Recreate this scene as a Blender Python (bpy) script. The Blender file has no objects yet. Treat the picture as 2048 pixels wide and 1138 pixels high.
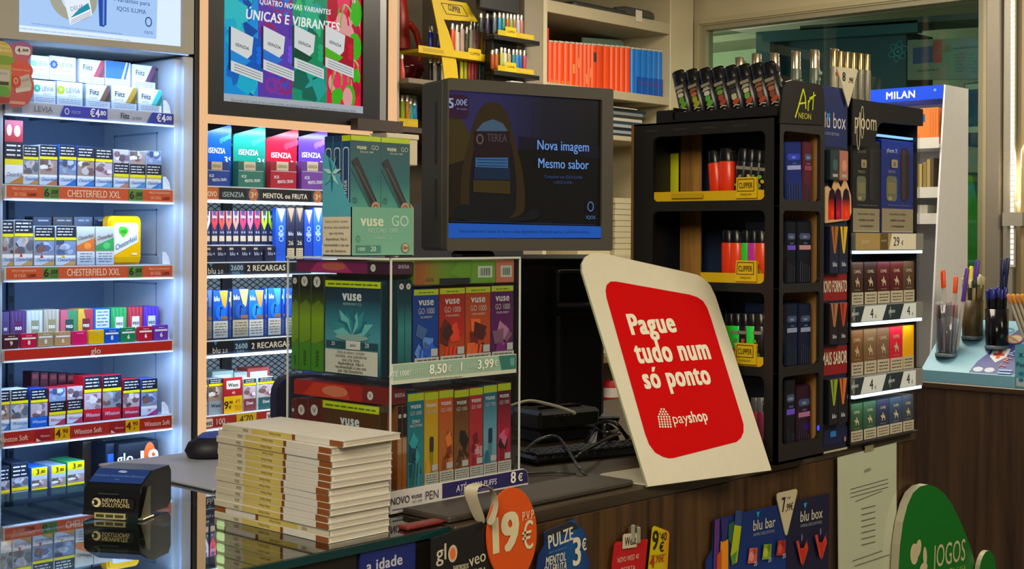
import bpy, math, random
from mathutils import Matrix, Vector
random.seed(11)
PI = math.pi
scene = bpy.context.scene
COL = scene.collection

# ------------------------------------------------------------------ camera, world, exposure
ANG = math.radians(42.85)
SA, CA = math.sin(ANG), math.cos(ANG)
FPX, HV, ROLL, EYE = 2780.0, 475.0, 0.005, 1.5
cam = bpy.data.cameras.new('camera')
cam.sensor_width = 36.0
cam.lens = 36.0 * FPX / 2048.0
cam.shift_y = -(569.0 - HV) / 2048.0
cam.clip_start = 0.05
scene.cycles.transparent_max_bounces = 32
camo = bpy.data.objects.new('camera', cam)
COL.objects.link(camo)
M = Matrix(((SA, 0, -CA, 0), (-CA, 0, -SA, 0), (0, 1, 0, EYE), (0, 0, 0, 1)))
camo.matrix_world = M @ Matrix.Rotation(ROLL, 4, 'Z')
scene.camera = camo
scene.view_settings.view_transform = 'Standard'
scene.view_settings.look = 'None'
scene.view_settings.gamma = 1.0
scene.view_settings.use_curve_mapping = False
scene.view_settings.exposure = 0.0
world = bpy.data.worlds.new('room_fill')
scene.world = world
world.use_nodes = True
bg = world.node_tree.nodes['Background']
bg.inputs[0].default_value = (1.0, 0.86, 0.62, 1)
bg.inputs[1].default_value = 0.10


def lamp(name, loc, size, power, color, target=None, sy=None, spread=None):
    l = bpy.data.lights.new(name, 'AREA')
    l.energy = power
    l.color = color
    l.size = size
    if sy:
        l.shape = 'RECTANGLE'
        l.size_y = sy
    if spread:
        l.spread = spread
    o = bpy.data.objects.new(name, l)
    COL.objects.link(o)
    o.location = loc
    d = Vector(target) - Vector(loc) if target else Vector((0, 0, -1))
    o.rotation_euler = d.to_track_quat('-Z', 'Y').to_euler()
    return o


WARM = (1.0, 0.88, 0.68)
COOL = (0.29, 0.54, 1.0)
lamp('ceiling_light_customer', (0.2, 0.7, 2.66), 1.4, 75, WARM, (1.6, 1.8, 1.0))
lamp('ceiling_light_right', (3.3, -0.1, 2.66), 1.2, 56, WARM, (3.3, 1.7, 1.0))
lamp('ceiling_light_clerk', (3.9, 2.5, 2.68), 0.9, 36, WARM)
for xx, ww, pw, ccol in ((2.06, 0.50, 1.0, COOL), (2.75, 0.62, 0.9, (0.62, 0.8, 1.0))):
    for k, zz in enumerate((1.99, 1.81, 1.585, 1.365, 1.15, 0.925) if xx < 2.3 else (1.83, 1.595, 1.37, 1.13, 0.905)):
        lamp('cabinet_led_strip', (xx, 3.47, zz), ww, 1.3 * pw, ccol, (xx, 3.56, zz - 0.13), 0.012)


# ------------------------------------------------------------------ picture -> place (rays through the lens onto real planes)
def ray(u, v):
    du, dv = u - 1024.0, v - HV
    a = (du + ROLL * dv) / FPX
    b = -(dv - ROLL * du) / FPX
    return Vector((a * SA + CA, -a * CA + SA, b))


def hy(u, v, y):
    r = ray(u, v)
    t = y / r.y
    return r.x * t, EYE + r.z * t


def hx(u, v, x):
    r = ray(u, v)
    t = x / r.x
    return r.y * t, EYE + r.z * t


def hz(u, v, z=1.05):
    r = ray(u, v)
    t = (z - EYE) / r.z
    return r.x * t, r.y * t


# ------------------------------------------------------------------ materials
def lin(h):
    if not isinstance(h, str):
        return tuple(h)
    h = h.lstrip('#')
    out = []
    for i in (0, 2, 4):
        c = int(h[i:i + 2], 16) / 255.0
        out.append(c / 12.92 if c <= 0.04045 else ((c + 0.055) / 1.055) ** 2.4)
    return tuple(out)


MATS = {}


def newmat(name):
    m = bpy.data.materials.new(name)
    m.use_nodes = True
    nt = m.node_tree
    return m, nt, nt.nodes['Principled BSDF']


def mat(h, rough=0.45, metal=0.0, var=0.05, scale=60.0, spec=0.5, bump=0.0):
    key = ('m', h, rough, metal, var, scale, spec, bump)
    if key in MATS:
        return MATS[key]
    m, nt, b = newmat('surface_' + str(h))
    c = lin(h)
    tc = nt.nodes.new('ShaderNodeTexCoord')
    nz = nt.nodes.new('ShaderNodeTexNoise')
    nz.inputs['Scale'].default_value = scale
    nz.inputs['Detail'].default_value = 3
    nt.links.new(tc.outputs['Object'], nz.inputs['Vector'])
    mx = nt.nodes.new('ShaderNodeMix')
    mx.data_type = 'RGBA'
    mx.inputs[6].default_value = (*[x * (1 - var) for x in c], 1)
    mx.inputs[7].default_value = (*[min(1, x * (1 + var)) for x in c], 1)
    nt.links.new(nz.outputs['Fac'], mx.inputs[0])
    nt.links.new(mx.outputs[2], b.inputs['Base Color'])
    b.inputs['Roughness'].default_value = rough
    b.inputs['Metallic'].default_value = metal
    b.inputs['Specular IOR Level'].default_value = spec
    if bump:
        bp = nt.nodes.new('ShaderNodeBump')
        bp.inputs['Strength'].default_value = bump
        bp.inputs['Distance'].default_value = 0.002
        nt.links.new(nz.outputs['Fac'], bp.inputs['Height'])
        nt.links.new(bp.outputs[0], b.inputs['Normal'])
    MATS[key] = m
    return m


def em(h, s=1.0):
    key = ('e', h, s)
    if key in MATS:
        return MATS[key]
    m, nt, b = newmat('lit_' + str(h))
    c = lin(h)
    b.inputs['Base Color'].default_value = (0.01, 0.01, 0.01, 1)
    b.inputs['Roughness'].default_value = 0.25
    b.inputs['Specular IOR Level'].default_value = 0.08
    b.inputs['Emission Color'].default_value = (*c, 1)
    b.inputs['Emission Strength'].default_value = s
    MATS[key] = m
    return m


def grad(stops, axis, a0, a1, rough=0.35, emit=0.0):
    """printed colour blend along an object axis"""
    key = ('g', tuple(stops), axis, round(a0, 4), round(a1, 4), rough, emit)
    if key in MATS:
        return MATS[key]
    m, nt, b = newmat('print_blend')
    tc = nt.nodes.new('ShaderNodeTexCoord')
    sp = nt.nodes.new('ShaderNodeSeparateXYZ')
    nt.links.new(tc.outputs['Object'], sp.inputs[0])
    mr = nt.nodes.new('ShaderNodeMapRange')
    mr.inputs[1].default_value = a0
    mr.inputs[2].default_value = a1
    nt.links.new(sp.outputs['XYZ'.index(axis)], mr.inputs[0])
    rp = nt.nodes.new('ShaderNodeValToRGB')
    el = rp.color_ramp.elements
    el[0].position, el[0].color = stops[0][0], (*lin(stops[0][1]), 1)
    el[1].position, el[1].color = stops[-1][0], (*lin(stops[-1][1]), 1)
    for p, c in stops[1:-1]:
        e = el.new(p)
        e.color = (*lin(c), 1)
    nt.links.new(mr.outputs[0], rp.inputs[0])
    b.inputs['Roughness'].default_value = rough
    if emit:
        b.inputs['Base Color'].default_value = (0.01, 0.01, 0.01, 1)
        nt.links.new(rp.outputs[0], b.inputs['Emission Color'])
        b.inputs['Emission Strength'].default_value = emit
        b.inputs['Specular IOR Level'].default_value = 0.08
    else:
        nt.links.new(rp.outputs[0], b.inputs['Base Color'])
    MATS[key] = m
    return m


def clear(tint='ffffff', ior=1.45, rough=0.03, gloss='ffffff'):
    """thin clear sheet: see-through with Fresnel reflection"""
    key = ('c', tint, ior, rough, gloss)
    if key in MATS:
        return MATS[key]
    m = bpy.data.materials.new('clear_sheet')
    m.use_nodes = True
    nt = m.node_tree
    nt.nodes.clear()
    o = nt.nodes.new('ShaderNodeOutputMaterial')
    t = nt.nodes.new('ShaderNodeBsdfTransparent')
    t.inputs[0].default_value = (*lin(tint), 1)
    g = nt.nodes.new('ShaderNodeBsdfGlossy')
    g.inputs['Color'].default_value = (*lin(gloss), 1)
    g.inputs['Roughness'].default_value = rough
    lw = nt.nodes.new('ShaderNodeLayerWeight')
    lw.inputs['Blend'].default_value = 0.5
    pw = nt.nodes.new('ShaderNodeMath')
    pw.operation = 'POWER'
    pw.inputs[1].default_value = 5.0
    nt.links.new(lw.outputs['Facing'], pw.inputs[0])
    r0 = ((ior - 1) / (ior + 1)) ** 2
    f = nt.nodes.new('ShaderNodeMath')
    f.operation = 'MULTIPLY_ADD'
    f.inputs[1].default_value = 1 - r0
    f.inputs[2].default_value = r0
    nt.links.new(pw.outputs[0], f.inputs[0])
    # a smear of dust so that the sheet is not perfectly uniform
    tc = nt.nodes.new('ShaderNodeTexCoord')
    nz = nt.nodes.new('ShaderNodeTexNoise')
    nz.inputs['Scale'].default_value = 25
    nt.links.new(tc.outputs['Object'], nz.inputs['Vector'])
    ma = nt.nodes.new('ShaderNodeMath')
    ma.operation = 'MULTIPLY_ADD'
    ma.inputs[1].default_value = 0.02
    nt.links.new(nz.outputs['Fac'], ma.inputs[0])
    nt.links.new(f.outputs[0], ma.inputs[2])
    mx = nt.nodes.new('ShaderNodeMixShader')
    nt.links.new(ma.outputs[0], mx.inputs[0])
    nt.links.new(t.outputs[0], mx.inputs[1])
    nt.links.new(g.outputs[0], mx.inputs[2])
    nt.links.new(mx.outputs[0], o.inputs[0])
    MATS[key] = m
    return m


def wood(c1, c2, axis='Z', rough=0.4, sx=30.0):
    key = ('w', c1, c2, axis, rough, sx)
    if key in MATS:
        return MATS[key]
    m, nt, b = newmat('wood_grain')
    tc = nt.nodes.new('ShaderNodeTexCoord')
    mp = nt.nodes.new('ShaderNodeMapping')
    s = [sx, sx, sx]
    s['XYZ'.index(axis)] = sx * 0.045
    mp.inputs['Scale'].default_value = s
    nt.links.new(tc.outputs['Object'], mp.inputs[0])
    nz = nt.nodes.new('ShaderNodeTexNoise')
    nz.inputs['Scale'].default_value = 1.0
    nz.inputs['Detail'].default_value = 6
    nz.inputs['Roughness'].default_value = 0.65
    nz.inputs['Distortion'].default_value = 0.6
    nt.links.new(mp.outputs[0], nz.inputs['Vector'])
    rp = nt.nodes.new('ShaderNodeValToRGB')
    rp.color_ramp.elements[0].position = 0.34
    rp.color_ramp.elements[0].color = (*lin(c1), 1)
    rp.color_ramp.elements[1].position = 0.68
    rp.color_ramp.elements[1].color = (*lin(c2), 1)
    nt.links.new(nz.outputs['Fac'], rp.inputs[0])
    nt.links.new(rp.outputs[0], b.inputs['Base Color'])
    b.inputs['Roughness'].default_value = rough
    MATS[key] = m
    return m


def lattice(c_bg, c_wire, scale, width=0.16):
    """expanded-metal diamond mesh over a plain backing"""
    m, nt, b = newmat('diamond_mesh')
    tc = nt.nodes.new('ShaderNodeTexCoord')
    sp = nt.nodes.new('ShaderNodeSeparateXYZ')
    nt.links.new(tc.outputs['Object'], sp.inputs[0])

    def mth(op, a, bb):
        n = nt.nodes.new('ShaderNodeMath')
        n.operation = op
        for i, x in enumerate((a, bb)):
            if isinstance(x, (int, float)):
                n.inputs[i].default_value = x
            elif x is not None:
                nt.links.new(x, n.inputs[i])
        return n.outputs[0]
    X = mth('MULTIPLY', sp.outputs[0], scale * 0.75)
    Zz = mth('MULTIPLY', sp.outputs[2], scale * 1.25)
    f = []
    for op in ('ADD', 'SUBTRACT'):
        q = mth('FRACT', mth('ADD', mth(op, X, Zz), 100.0), None)
        f.append(mth('LESS_THAN', q, width))
    w = mth('MAXIMUM', f[0], f[1])
    mx = nt.nodes.new('ShaderNodeMix')
    mx.data_type = 'RGBA'
    mx.inputs[6].default_value = (*lin(c_bg), 1)
    mx.inputs[7].default_value = (*lin(c_wire), 1)
    nt.links.new(w, mx.inputs[0])
    nt.links.new(mx.outputs[2], b.inputs['Base Color'])
    b.inputs['Roughness'].default_value = 0.5
    return m


# ------------------------------------------------------------------ lettering
GL = {}
_tmpc = bpy.data.curves.new('glyphs', 'FONT')
_tmpo = bpy.data.objects.new('glyphs', _tmpc)
COL.objects.link(_tmpo)
_tmpc.resolution_u = 3


def _mesh(body, off):
    _tmpc.body = body
    _tmpc.offset = off
    dg = bpy.context.evaluated_depsgraph_get()
    dg.update()
    ev = _tmpo.evaluated_get(dg)
    me = ev.to_mesh()
    vs = [(v.co.x, v.co.y) for v in me.vertices]
    fs = [tuple(p.vertices) for p in me.polygons]
    ev.to_mesh_clear()
    return vs, fs


CAPH = 1.0
ACC = {'ó': 'o', 'á': 'a', 'é': 'e', 'ú': 'u', 'ê': 'e', 'â': 'a', 'ã': 'a', 'É': 'E', 'Ú': 'U', 'Á': 'A'}


def glyph(ch, w):
    k = (ch, w)
    if ch in ACC and k not in GL:
        base, adv0 = glyph(ACC[ch], w)[:2], glyph(ACC[ch], w)[2]
        vs, fs = list(base[0]), list(base[1])
        tp = max(p[1] for p in vs) + 0.06
        mx_ = sum(p[0] for p in vs) / len(vs)
        n = len(vs)
        t_ = 0.05 + 0.03 * w
        if ch in 'âê':
            q = [(-0.16, 0), (-0.16 + t_ * 1.4, 0), (0, 0.09), (0.16 - t_ * 1.4, 0), (0.16, 0), (0, 0.16)]
        elif ch == 'ã':
            q = [(-0.15, 0), (-0.05, 0.06), (0.05, 0.0), (0.15, 0.06), (0.15, 0.06 + t_), (0.05, t_), (-0.05, 0.06 + t_), (-0.15, t_)]
        else:
            q = [(-0.06, 0), (-0.06 + t_, 0), (0.06 + t_ * 1.2, 0.16), (0.02, 0.16)]
        vs += [(mx_ + a, tp + b_, 0.0) for a, b_ in q]
        GL[k] = (vs, fs + [tuple(range(n, n + len(q)))], adv0)
        return GL[k]
    if k not in GL:
        vs, fs = _mesh(ch, 0.0) if ch != ' ' else ([], [])
        a, _ = _mesh('H' + ch + 'H', 0.0)
        bb, _ = _mesh('HH', 0.0)
        adv = max(x for x, _ in a) - max(x for x, _ in bb)
        sh = (((0, 0),), ((-0.011, 0), (0.011, 0)), ((-0.026, -0.012), (-0.026, 0.012), (0.026, -0.012), (0.026, 0.012)),
              ((-0.046, -0.02), (-0.046, 0.02), (0.0, -0.02), (0.0, 0.02), (0.046, -0.02), (0.046, 0.02)))[w]
        v2, f2 = [], []
        for dx, dy in sh:
            n0 = len(v2)
            v2 += [(p[0] + dx, p[1] + dy, n0 and sh.index((dx, dy)) * 4e-5) for p in vs]
            f2 += [tuple(i + n0 for i in q) for q in fs]
        GL[k] = (v2, f2, adv + (0.0, 0.01, 0.035, 0.06)[w])
    return GL[k]


_h, _ = _mesh('H', 0.0)
CAPH = max(p[1] for p in _h)


def text_geo(s, w=0):
    vs, fs, x = [], [], 0.0
    for ch in s:
        gv, gf, adv = glyph(ch, w)
        b = len(vs)
        vs += [(x + p[0], p[1], p[2] if len(p) > 2 else 0.0) for p in gv]
        fs += [tuple(i + b for i in f) for f in gf]
        x += adv
    return vs, fs, x


# ------------------------------------------------------------------ mesh builder
AX, AY, AZ = Vector((1, 0, 0)), Vector((0, 1, 0)), Vector((0, 0, 1))


class MB:
    def __init__(s):
        s.v, s.f, s.mi, s.sm, s.mats = [], [], [], [], []
        s.T = Matrix.Identity(4)
        s.face()

    def idx(s, m):
        if isinstance(m, str):
            m = mat(m)
        if m not in s.mats:
            s.mats.append(m)
        return s.mats.index(m)

    def raw(s, vs, fs, m, smooth=False):
        b = len(s.v)
        s.v += [s.T @ Vector(p) for p in vs]
        i = s.idx(m)
        for f in fs:
            s.f.append(tuple(k + b for k in f))
            s.mi.append(i)
            s.sm.append(smooth)

    # ---- solids
    def box(s, x0, x1, y0, y1, z0, z1, m):
        vs = [(x, y, z) for x in (x0, x1) for y in (y0, y1) for z in (z0, z1)]
        s.raw(vs, [(0, 1, 3, 2), (4, 6, 7, 5), (0, 4, 5, 1), (2, 3, 7, 6), (0, 2, 6, 4), (1, 5, 7, 3)], m)

    def cbox(s, x0, x1, y0, y1, z0, z1, m, b=0.002):
        lo, hi = (x0, y0, z0), (x1, y1, z1)
        b = min(b, 0.45 * min(x1 - x0, y1 - y0, z1 - z0))
        vs, id_ = [], {}
        for i in (0, 1):
            for j in (0, 1):
                for k in (0, 1):
                    c = [(lo, hi)[q][n] for n, q in enumerate((i, j, k))]
                    sg = [1 if q == 0 else -1 for q in (i, j, k)]
                    for ax in range(3):
                        p = [c[n] + (0 if n == ax else sg[n] * b) for n in range(3)]
                        id_[(i, j, k, ax)] = len(vs)
                        vs.append(p)
        fs = []
        for ax in range(3):
            o = [n for n in range(3) if n != ax]
            for sd in (0, 1):
                q = []
                for (a, c) in ((0, 0), (1, 0), (1, 1), (0, 1)):
                    k = [0, 0, 0]
                    k[ax], k[o[0]], k[o[1]] = sd, a, c
                    q.append(id_[(*k, ax)])
                fs.append(tuple(q))
            for a in (0, 1):
                for c in (0, 1):
                    k0, k1 = [0, 0, 0], [0, 0, 0]
                    k0[ax], k1[ax] = 0, 1
                    for k in (k0, k1):
                        k[o[0]], k[o[1]] = a, c
                    fs.append((id_[(*k0, o[0])], id_[(*k1, o[0])], id_[(*k1, o[1])], id_[(*k0, o[1])]))
        for i in (0, 1):
            for j in (0, 1):
                for k in (0, 1):
                    fs.append(tuple(id_[(i, j, k, a)] for a in range(3)))
        s.raw(vs, fs, m)

    def prism(s, pts, m, d, side=None):
        """polygon in the current face plane, given thickness d behind it"""
        n = len(pts)
        f = [s.P(a, b, 0) for a, b in pts]
        k = [s.P(a, b, -d) for a, b in pts]
        s.raw(f, [tuple(range(n))], m)
        s.raw(k, [tuple(reversed(range(n)))], side or m)
        s.raw(f + k, [(i, n + i, n + (i + 1) % n, (i + 1) % n) for i in range(n)], side or m)

    def frame(s, outer, inner, m, d, side=None):
        """ring between two outlines with the same number of points"""
        n = len(outer)
        fo = [s.P(a, b, 0) for a, b in outer]
        fi = [s.P(a, b, 0) for a, b in inner]
        ko = [s.P(a, b, -d) for a, b in outer]
        ki = [s.P(a, b, -d) for a, b in inner]
        q = range(n)
        s.raw(fo + fi, [(i, (i + 1) % n, n + (i + 1) % n, n + i) for i in q], m)
        s.raw(ko + ki, [(i, n + i, n + (i + 1) % n, (i + 1) % n) for i in q], side or m)
        s.raw(fo + ko, [(i, n + i, n + (i + 1) % n, (i + 1) % n) for i in q], side or m)
        s.raw(fi + ki, [(i, (i + 1) % n, n + (i + 1) % n, n + i) for i in q], side or m)

    def tube(s, path, r, m, n=8, cap=True):
        path = [Vector(p) for p in path]
        rs = r if isinstance(r, (list, tuple)) else [r] * len(path)
        vs, fs = [], []
        up = None
        for i, p in enumerate(path):
            a = path[max(0, i - 1)]
            c = path[min(len(path) - 1, i + 1)]
            t = (c - a).normalized()
            if up is None:
                up = Vector((0, 0, 1)) if abs(t.z) < 0.9 else Vector((1, 0, 0))
            u = (up - t * up.dot(t)).normalized()
            up = u
            w = t.cross(u)
            for k in range(n):
                an = 2 * PI * k / n
                vs.append(p + (u * math.cos(an) + w * math.sin(an)) * rs[i])
        for i in range(len(path) - 1):
            for k in range(n):
                k2 = (k + 1) % n
                fs.append((i * n + k, i * n + k2, (i + 1) * n + k2, (i + 1) * n + k))
        s.raw(vs, fs, m, True)
        if cap:
            s.raw(vs[:n], [tuple(reversed(range(n)))], m)
            s.raw(vs[-n:], [tuple(range(n))], m)

    def lathe(s, prof, m, c=(0, 0), n=20, sx=1.0, sy=1.0):
        vs, fs = [], []
        for r, z in prof:
            for k in range(n):
                an = 2 * PI * k / n
                vs.append((c[0] + r * sx * math.cos(an), c[1] + r * sy * math.sin(an), z))
        for i in range(len(prof) - 1):
            for k in range(n):
                k2 = (k + 1) % n
                fs.append((i * n + k, i * n + k2, (i + 1) * n + k2, (i + 1) * n + k))
        s.raw(vs, fs, m, True)
        s.raw(vs[:n], [tuple(reversed(range(n)))], m)
        s.raw(vs[-n:], [tuple(range(n))], m)

    # ---- printing on a face
    def face(s, o=(0, 0, 0), r=AX, u=AZ):
        s.o, s.r, s.u = Vector(o), Vector(r).normalized(), Vector(u).normalized()
        s.n = s.r.cross(s.u)
        s.lift = 0.0002
        return s

    def P(s, a, b, l=None):
        return s.o + s.r * a + s.u * b + s.n * (s.lift if l is None else l)

    def up_(s):
        s.lift += 0.00018

    def poly(s, pts, m):
        s.raw([s.P(a, b) for a, b in pts], [tuple(range(len(pts)))], m)
        s.up_()

    def rect(s, a0, b0, a1, b1, m):
        s.poly([(a0, b0), (a1, b0), (a1, b1), (a0, b1)], m)

    def rrect(s, a0, b0, a1, b1, r, m, n=5):
        s.poly(rr(a0, b0, a1, b1, r, n), m)

    def ell(s, a, b, ra, rb, m, n=20, rot=0.0):
        c, q = math.cos(rot), math.sin(rot)
        s.poly([(a + ra * math.cos(t) * c - rb * math.sin(t) * q, b + ra * math.cos(t) * q + rb * math.sin(t) * c)
                for t in (2 * PI * k / n for k in range(n))], m)

    def ring(s, a, b, ra, rb, w, m, n=24):
        o = [(a + ra * math.cos(2 * PI * k / n), b + rb * math.sin(2 * PI * k / n)) for k in range(n)]
        i = [(a + (ra - w) * math.cos(2 * PI * k / n), b + (rb - w) * math.sin(2 * PI * k / n)) for k in range(n)]
        s.raw([s.P(*p) for p in o + i], [(k, (k + 1) % n, n + (k + 1) % n, n + k) for k in range(n)], m)
        s.up_()

    def line(s, pts, w, m):
        for (a0, b0), (a1, b1) in zip(pts[:-1], pts[1:]):
            L = math.hypot(a1 - a0, b1 - b0) or 1e-9
            nx, ny = -(b1 - b0) / L * w / 2, (a1 - a0) / L * w / 2
            s.raw([s.P(a0 + nx, b0 + ny), s.P(a0 - nx, b0 - ny), s.P(a1 - nx, b1 - ny), s.P(a1 + nx, b1 + ny)], [(0, 1, 2, 3)], m)
        s.up_()

    def text(s, t, a, b, h, m, al='C', w=1, fit=None, it=0.0, rot=0.0, sx=1.0):
        """t with cap height h, baseline at b, centred / left / right on a"""
        vs, fs, W = text_geo(t, w)
        k = h / CAPH
        kx = k * sx
        if fit and W * kx > fit:
            kx = fit / W
        x0 = {'C': -W * kx / 2, 'L': 0, 'R': -W * kx}[al]
        c, q = math.cos(rot), math.sin(rot)
        pts = []
        for x, y, dz in vs:
            X, Yy = x0 + x * kx + it * y * k, y * k
            pts.append(s.P(a + X * c - Yy * q, b + X * q + Yy * c, s.lift + dz))
        s.raw(pts, fs, m)
        s.up_()
        return W * kx

    def lines(s, a0, b0, a1, b1, n, m, ragged=0.15, centre=True, fill=0.34):
        """rows of print too small to read"""
        b0, b1 = min(b0, b1), max(b0, b1)
        a0, a1 = min(a0, a1), max(a0, a1)
        st = max((b1 - b0) / n, (a1 - a0) / 60.0, 1e-5) if n == 1 else max((b1 - b0) / n, 1e-5)
        for i in range(n):
            z = b1 - (i + 0.72) * st
            cut = random.random() * ragged * (a1 - a0) * (1.6 if i == n - 1 else 1)
            x0, x1 = (a0 + cut / 2, a1 - cut / 2) if centre else (a0, a1 - cut)
            x = x0
            while x < x1:
                wd = random.uniform(0.5, 1.6) * st * 1.6
                e = min(x + wd, x1)
                s.raw([s.P(x, z), s.P(e, z), s.P(e, z + st * fill), s.P(x, z + st * fill)], [(0, 1, 2, 3)], m)
                x = e + st * 0.35
        s.up_()

    def build(s, name, parent=None, loc=(0, 0, 0), rz=0.0, rx=0.0, ry=0.0):
        me = bpy.data.meshes.new(name)
        me.from_pydata([tuple(p) for p in s.v], [], s.f)
        for m in s.mats:
            me.materials.append(m)
        me.polygons.foreach_set('material_index', s.mi)
        me.polygons.foreach_set('use_smooth', s.sm)
        me.update()
        o = bpy.data.objects.new(name, me)
        COL.objects.link(o)
        o.location = loc
        o.rotation_euler = (rx, ry, rz)
        if parent:
            o.parent = parent
        return o


def rr(a0, b0, a1, b1, r, n=5):
    pts = []
    for cx, cy, st in ((a1 - r, b0 + r, -PI / 2), (a1 - r, b1 - r, 0), (a0 + r, b1 - r, PI / 2), (a0 + r, b0 + r, PI)):
        for k in range(n + 1):
            t = st + PI / 2 * k / n
            pts.append((cx + r * math.cos(t), cy + r * math.sin(t)))
    return pts


def tag(o, label, cat, group=None, kind=None):
    o['label'] = label
    o['category'] = cat
    if group:
        o['group'] = group
    if kind:
        o['kind'] = kind
    return o


def root(name, label, cat, loc=(0, 0, 0), rz=0.0, group=None, rx=0.0, ry=0.0):
    o = bpy.data.objects.new(name, None)
    o.empty_display_size = 0.05
    COL.objects.link(o)
    o.location = loc
    o.rotation_euler = (rx, ry, rz)
    return tag(o, label, cat, group)


def struct(o):
    o['kind'] = 'structure'
    return o


WHITE, BLACK, YEL = '#e9e6df', '#14141a', '#e8d800'
ORD = ['first', 'second', 'third', 'fourth', 'fifth', 'sixth', 'seventh', 'eighth', 'ninth', 'tenth', 'eleventh', 'twelfth', 'thirteenth', 'fourteenth', 'fifteenth', 'sixteenth']


def pack(name, label, cat, group, x0, x1, z0, z1, y, dep, body, design=None, rz=0.0, bev=0.0012, rx=0.0, ry=0.0, top=None):
    """a printed carton standing with its front in the plane y"""
    w, h = x1 - x0, z1 - z0
    m = MB()
    m.cbox(-w / 2, w / 2, 0, dep, 0, h, body, bev)
    if top:
        m.face((-w / 2, 0, h), AX, AY).rect(0.001, 0.001, w - 0.001, dep - 0.001, top)
    m.face((-w / 2, 0, 0), AX, AZ)
    if design:
        design(m, w, h)
    o = m.build(name, None, ((x0 + x1) / 2, y, z0), rz, rx, ry)
    return tag(o, label, cat, group)
# ------------------------------------------------------------------ the room
WALL = mat('#a49a82', 0.85, scale=8)
CREAM = mat('#c3b795', 0.5, scale=15)


def slab(name, x0, x1, y0, y1, z0, z1, m):
    b = MB()
    b.box(x0, x1, y0, y1, z0, z1, m)
    return struct(b.build(name))


slab('floor', -1.5, 8.2, -1.5, 4.6, -0.05, 0, mat('#8b8478', 0.4, scale=6))
slab('ceiling', 0.4, 8.2, -1.0, 4.6, 2.72, 2.78, mat('#c9c3b4', 0.9))
slab('wall_back', 0.4, 5.1, 4.25, 4.35, 0, 2.72, mat('#8d8474', 0.9, scale=10))
b = MB()
b.box(5.1, 5.2, 3.60, 4.25, 0, 2.72, CREAM)
b.box(5.1, 5.2, 2.262, 3.60, 2.455, 2.72, CREAM)
b.box(5.1, 5.2, 2.262, 3.60, 0, 1.22, CREAM)
b.box(5.1, 5.2, 1.2, 2.262, 0, 2.72, CREAM)
struct(b.build('wall_right'))
# window opening into the room behind, with its mouldings
b = MB()
fm = mat('#b0a684', 0.45)
def wring(x, y0, y1, z0, z1, w, d, mm):
    b.face((x, 0, 0), -AY, AZ)
    b.lift = 0
    b.frame([(-y1, z0), (-y0, z0), (-y0, z1), (-y1, z1)], [(-y1 + w, z0 + w), (-y0 - w, z0 + w), (-y0 - w, z1 - w), (-y1 + w, z1 - w)], mm, d)


wring(5.078, 2.255, 3.612, 1.20, 2.472, 0.022, 0.03, fm)
wring(5.085, 2.268, 3.598, 1.215, 2.458, 0.016, 0.03, mat('#9a9172', 0.45))
wring(5.092, 2.275, 3.590, 1.222, 2.450, 0.028, 0.06, mat('#8f8a70', 0.5))
wf = struct(b.build('window_1'))
b = MB()
b.box(5.118, 5.122, 2.29, 3.56, 1.235, 2.41, clear('dcebe0', 1.3))
b.build('pane', wf)
# post of the frontage at the far right with its light strip
b = MB()
b.cbox(5.04, 5.10, 2.195, 2.25, 0, 2.72, mat('#8f877a', 0.4, 0.2), 0.004)
b.cbox(5.06, 5.10, 2.155, 2.193, 0, 2.72, mat('#a8a295', 0.4, 0.2), 0.004)
b.cbox(5.05, 5.10, 1.9, 2.12, 0, 2.72, mat('#a38f66', 0.4), 0.004)
struct(b.build('trim_1'))
m = MB()
m.box(5.035, 5.05, 2.136, 2.152, 1.40, 2.72, '#d8d8d0')
m.face((5.035, 2.152, 0), -AY, AZ)
for k in range(66):
    z = 1.41 + k * 0.0195
    m.rect(0.003, z, 0.013, z + 0.013, em('#fff4d6', 3.2))
yy = hx(2040, 440, 5.03)
m.box(5.02, 5.055, 2.10, 2.175, yy[1] - 0.022, yy[1] + 0.028, '#a5a196')
lamp('strip_light', (5.02, 2.10, 1.95), 0.02, 5, (1.0, 0.95, 0.84), (4.3, 1.7, 1.7), 1.2)
tag(m.build('led_light_strip'), 'vertical warm white strip light on the frame at the far right', 'light strip')

# room behind the window
slab('wall_beyond', 7.6, 7.7, 1.0, 6.0, 0, 2.9, mat('#a9b898', 0.9))
slab('trim_2', 7.2, 7.6, 1.0, 6.0, 2.72, 2.76, mat('#9a9c84', 0.8))
lamp('back_room_fill', (5.7, 2.9, 2.70), 0.8, 15, (1.0, 0.98, 0.86), (6.3, 2.9, 1.4))
lamp('back_room_fill', (6.2, 5.3, 2.3), 0.8, 22, (1.0, 0.98, 0.84), (7.6, 4.7, 2.0))  # added lamp out of view, aimed to brighten the far wall


def pxp(b, X, pts, m, d, side=None):
    q = []
    for u, v in pts:
        y, z = hx(u, v, X)
        q.append((-y, z))
    b.face((X, 0, 0), -AY, AZ)
    b.lift = 0
    b.prism(q, m, d, side)


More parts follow.
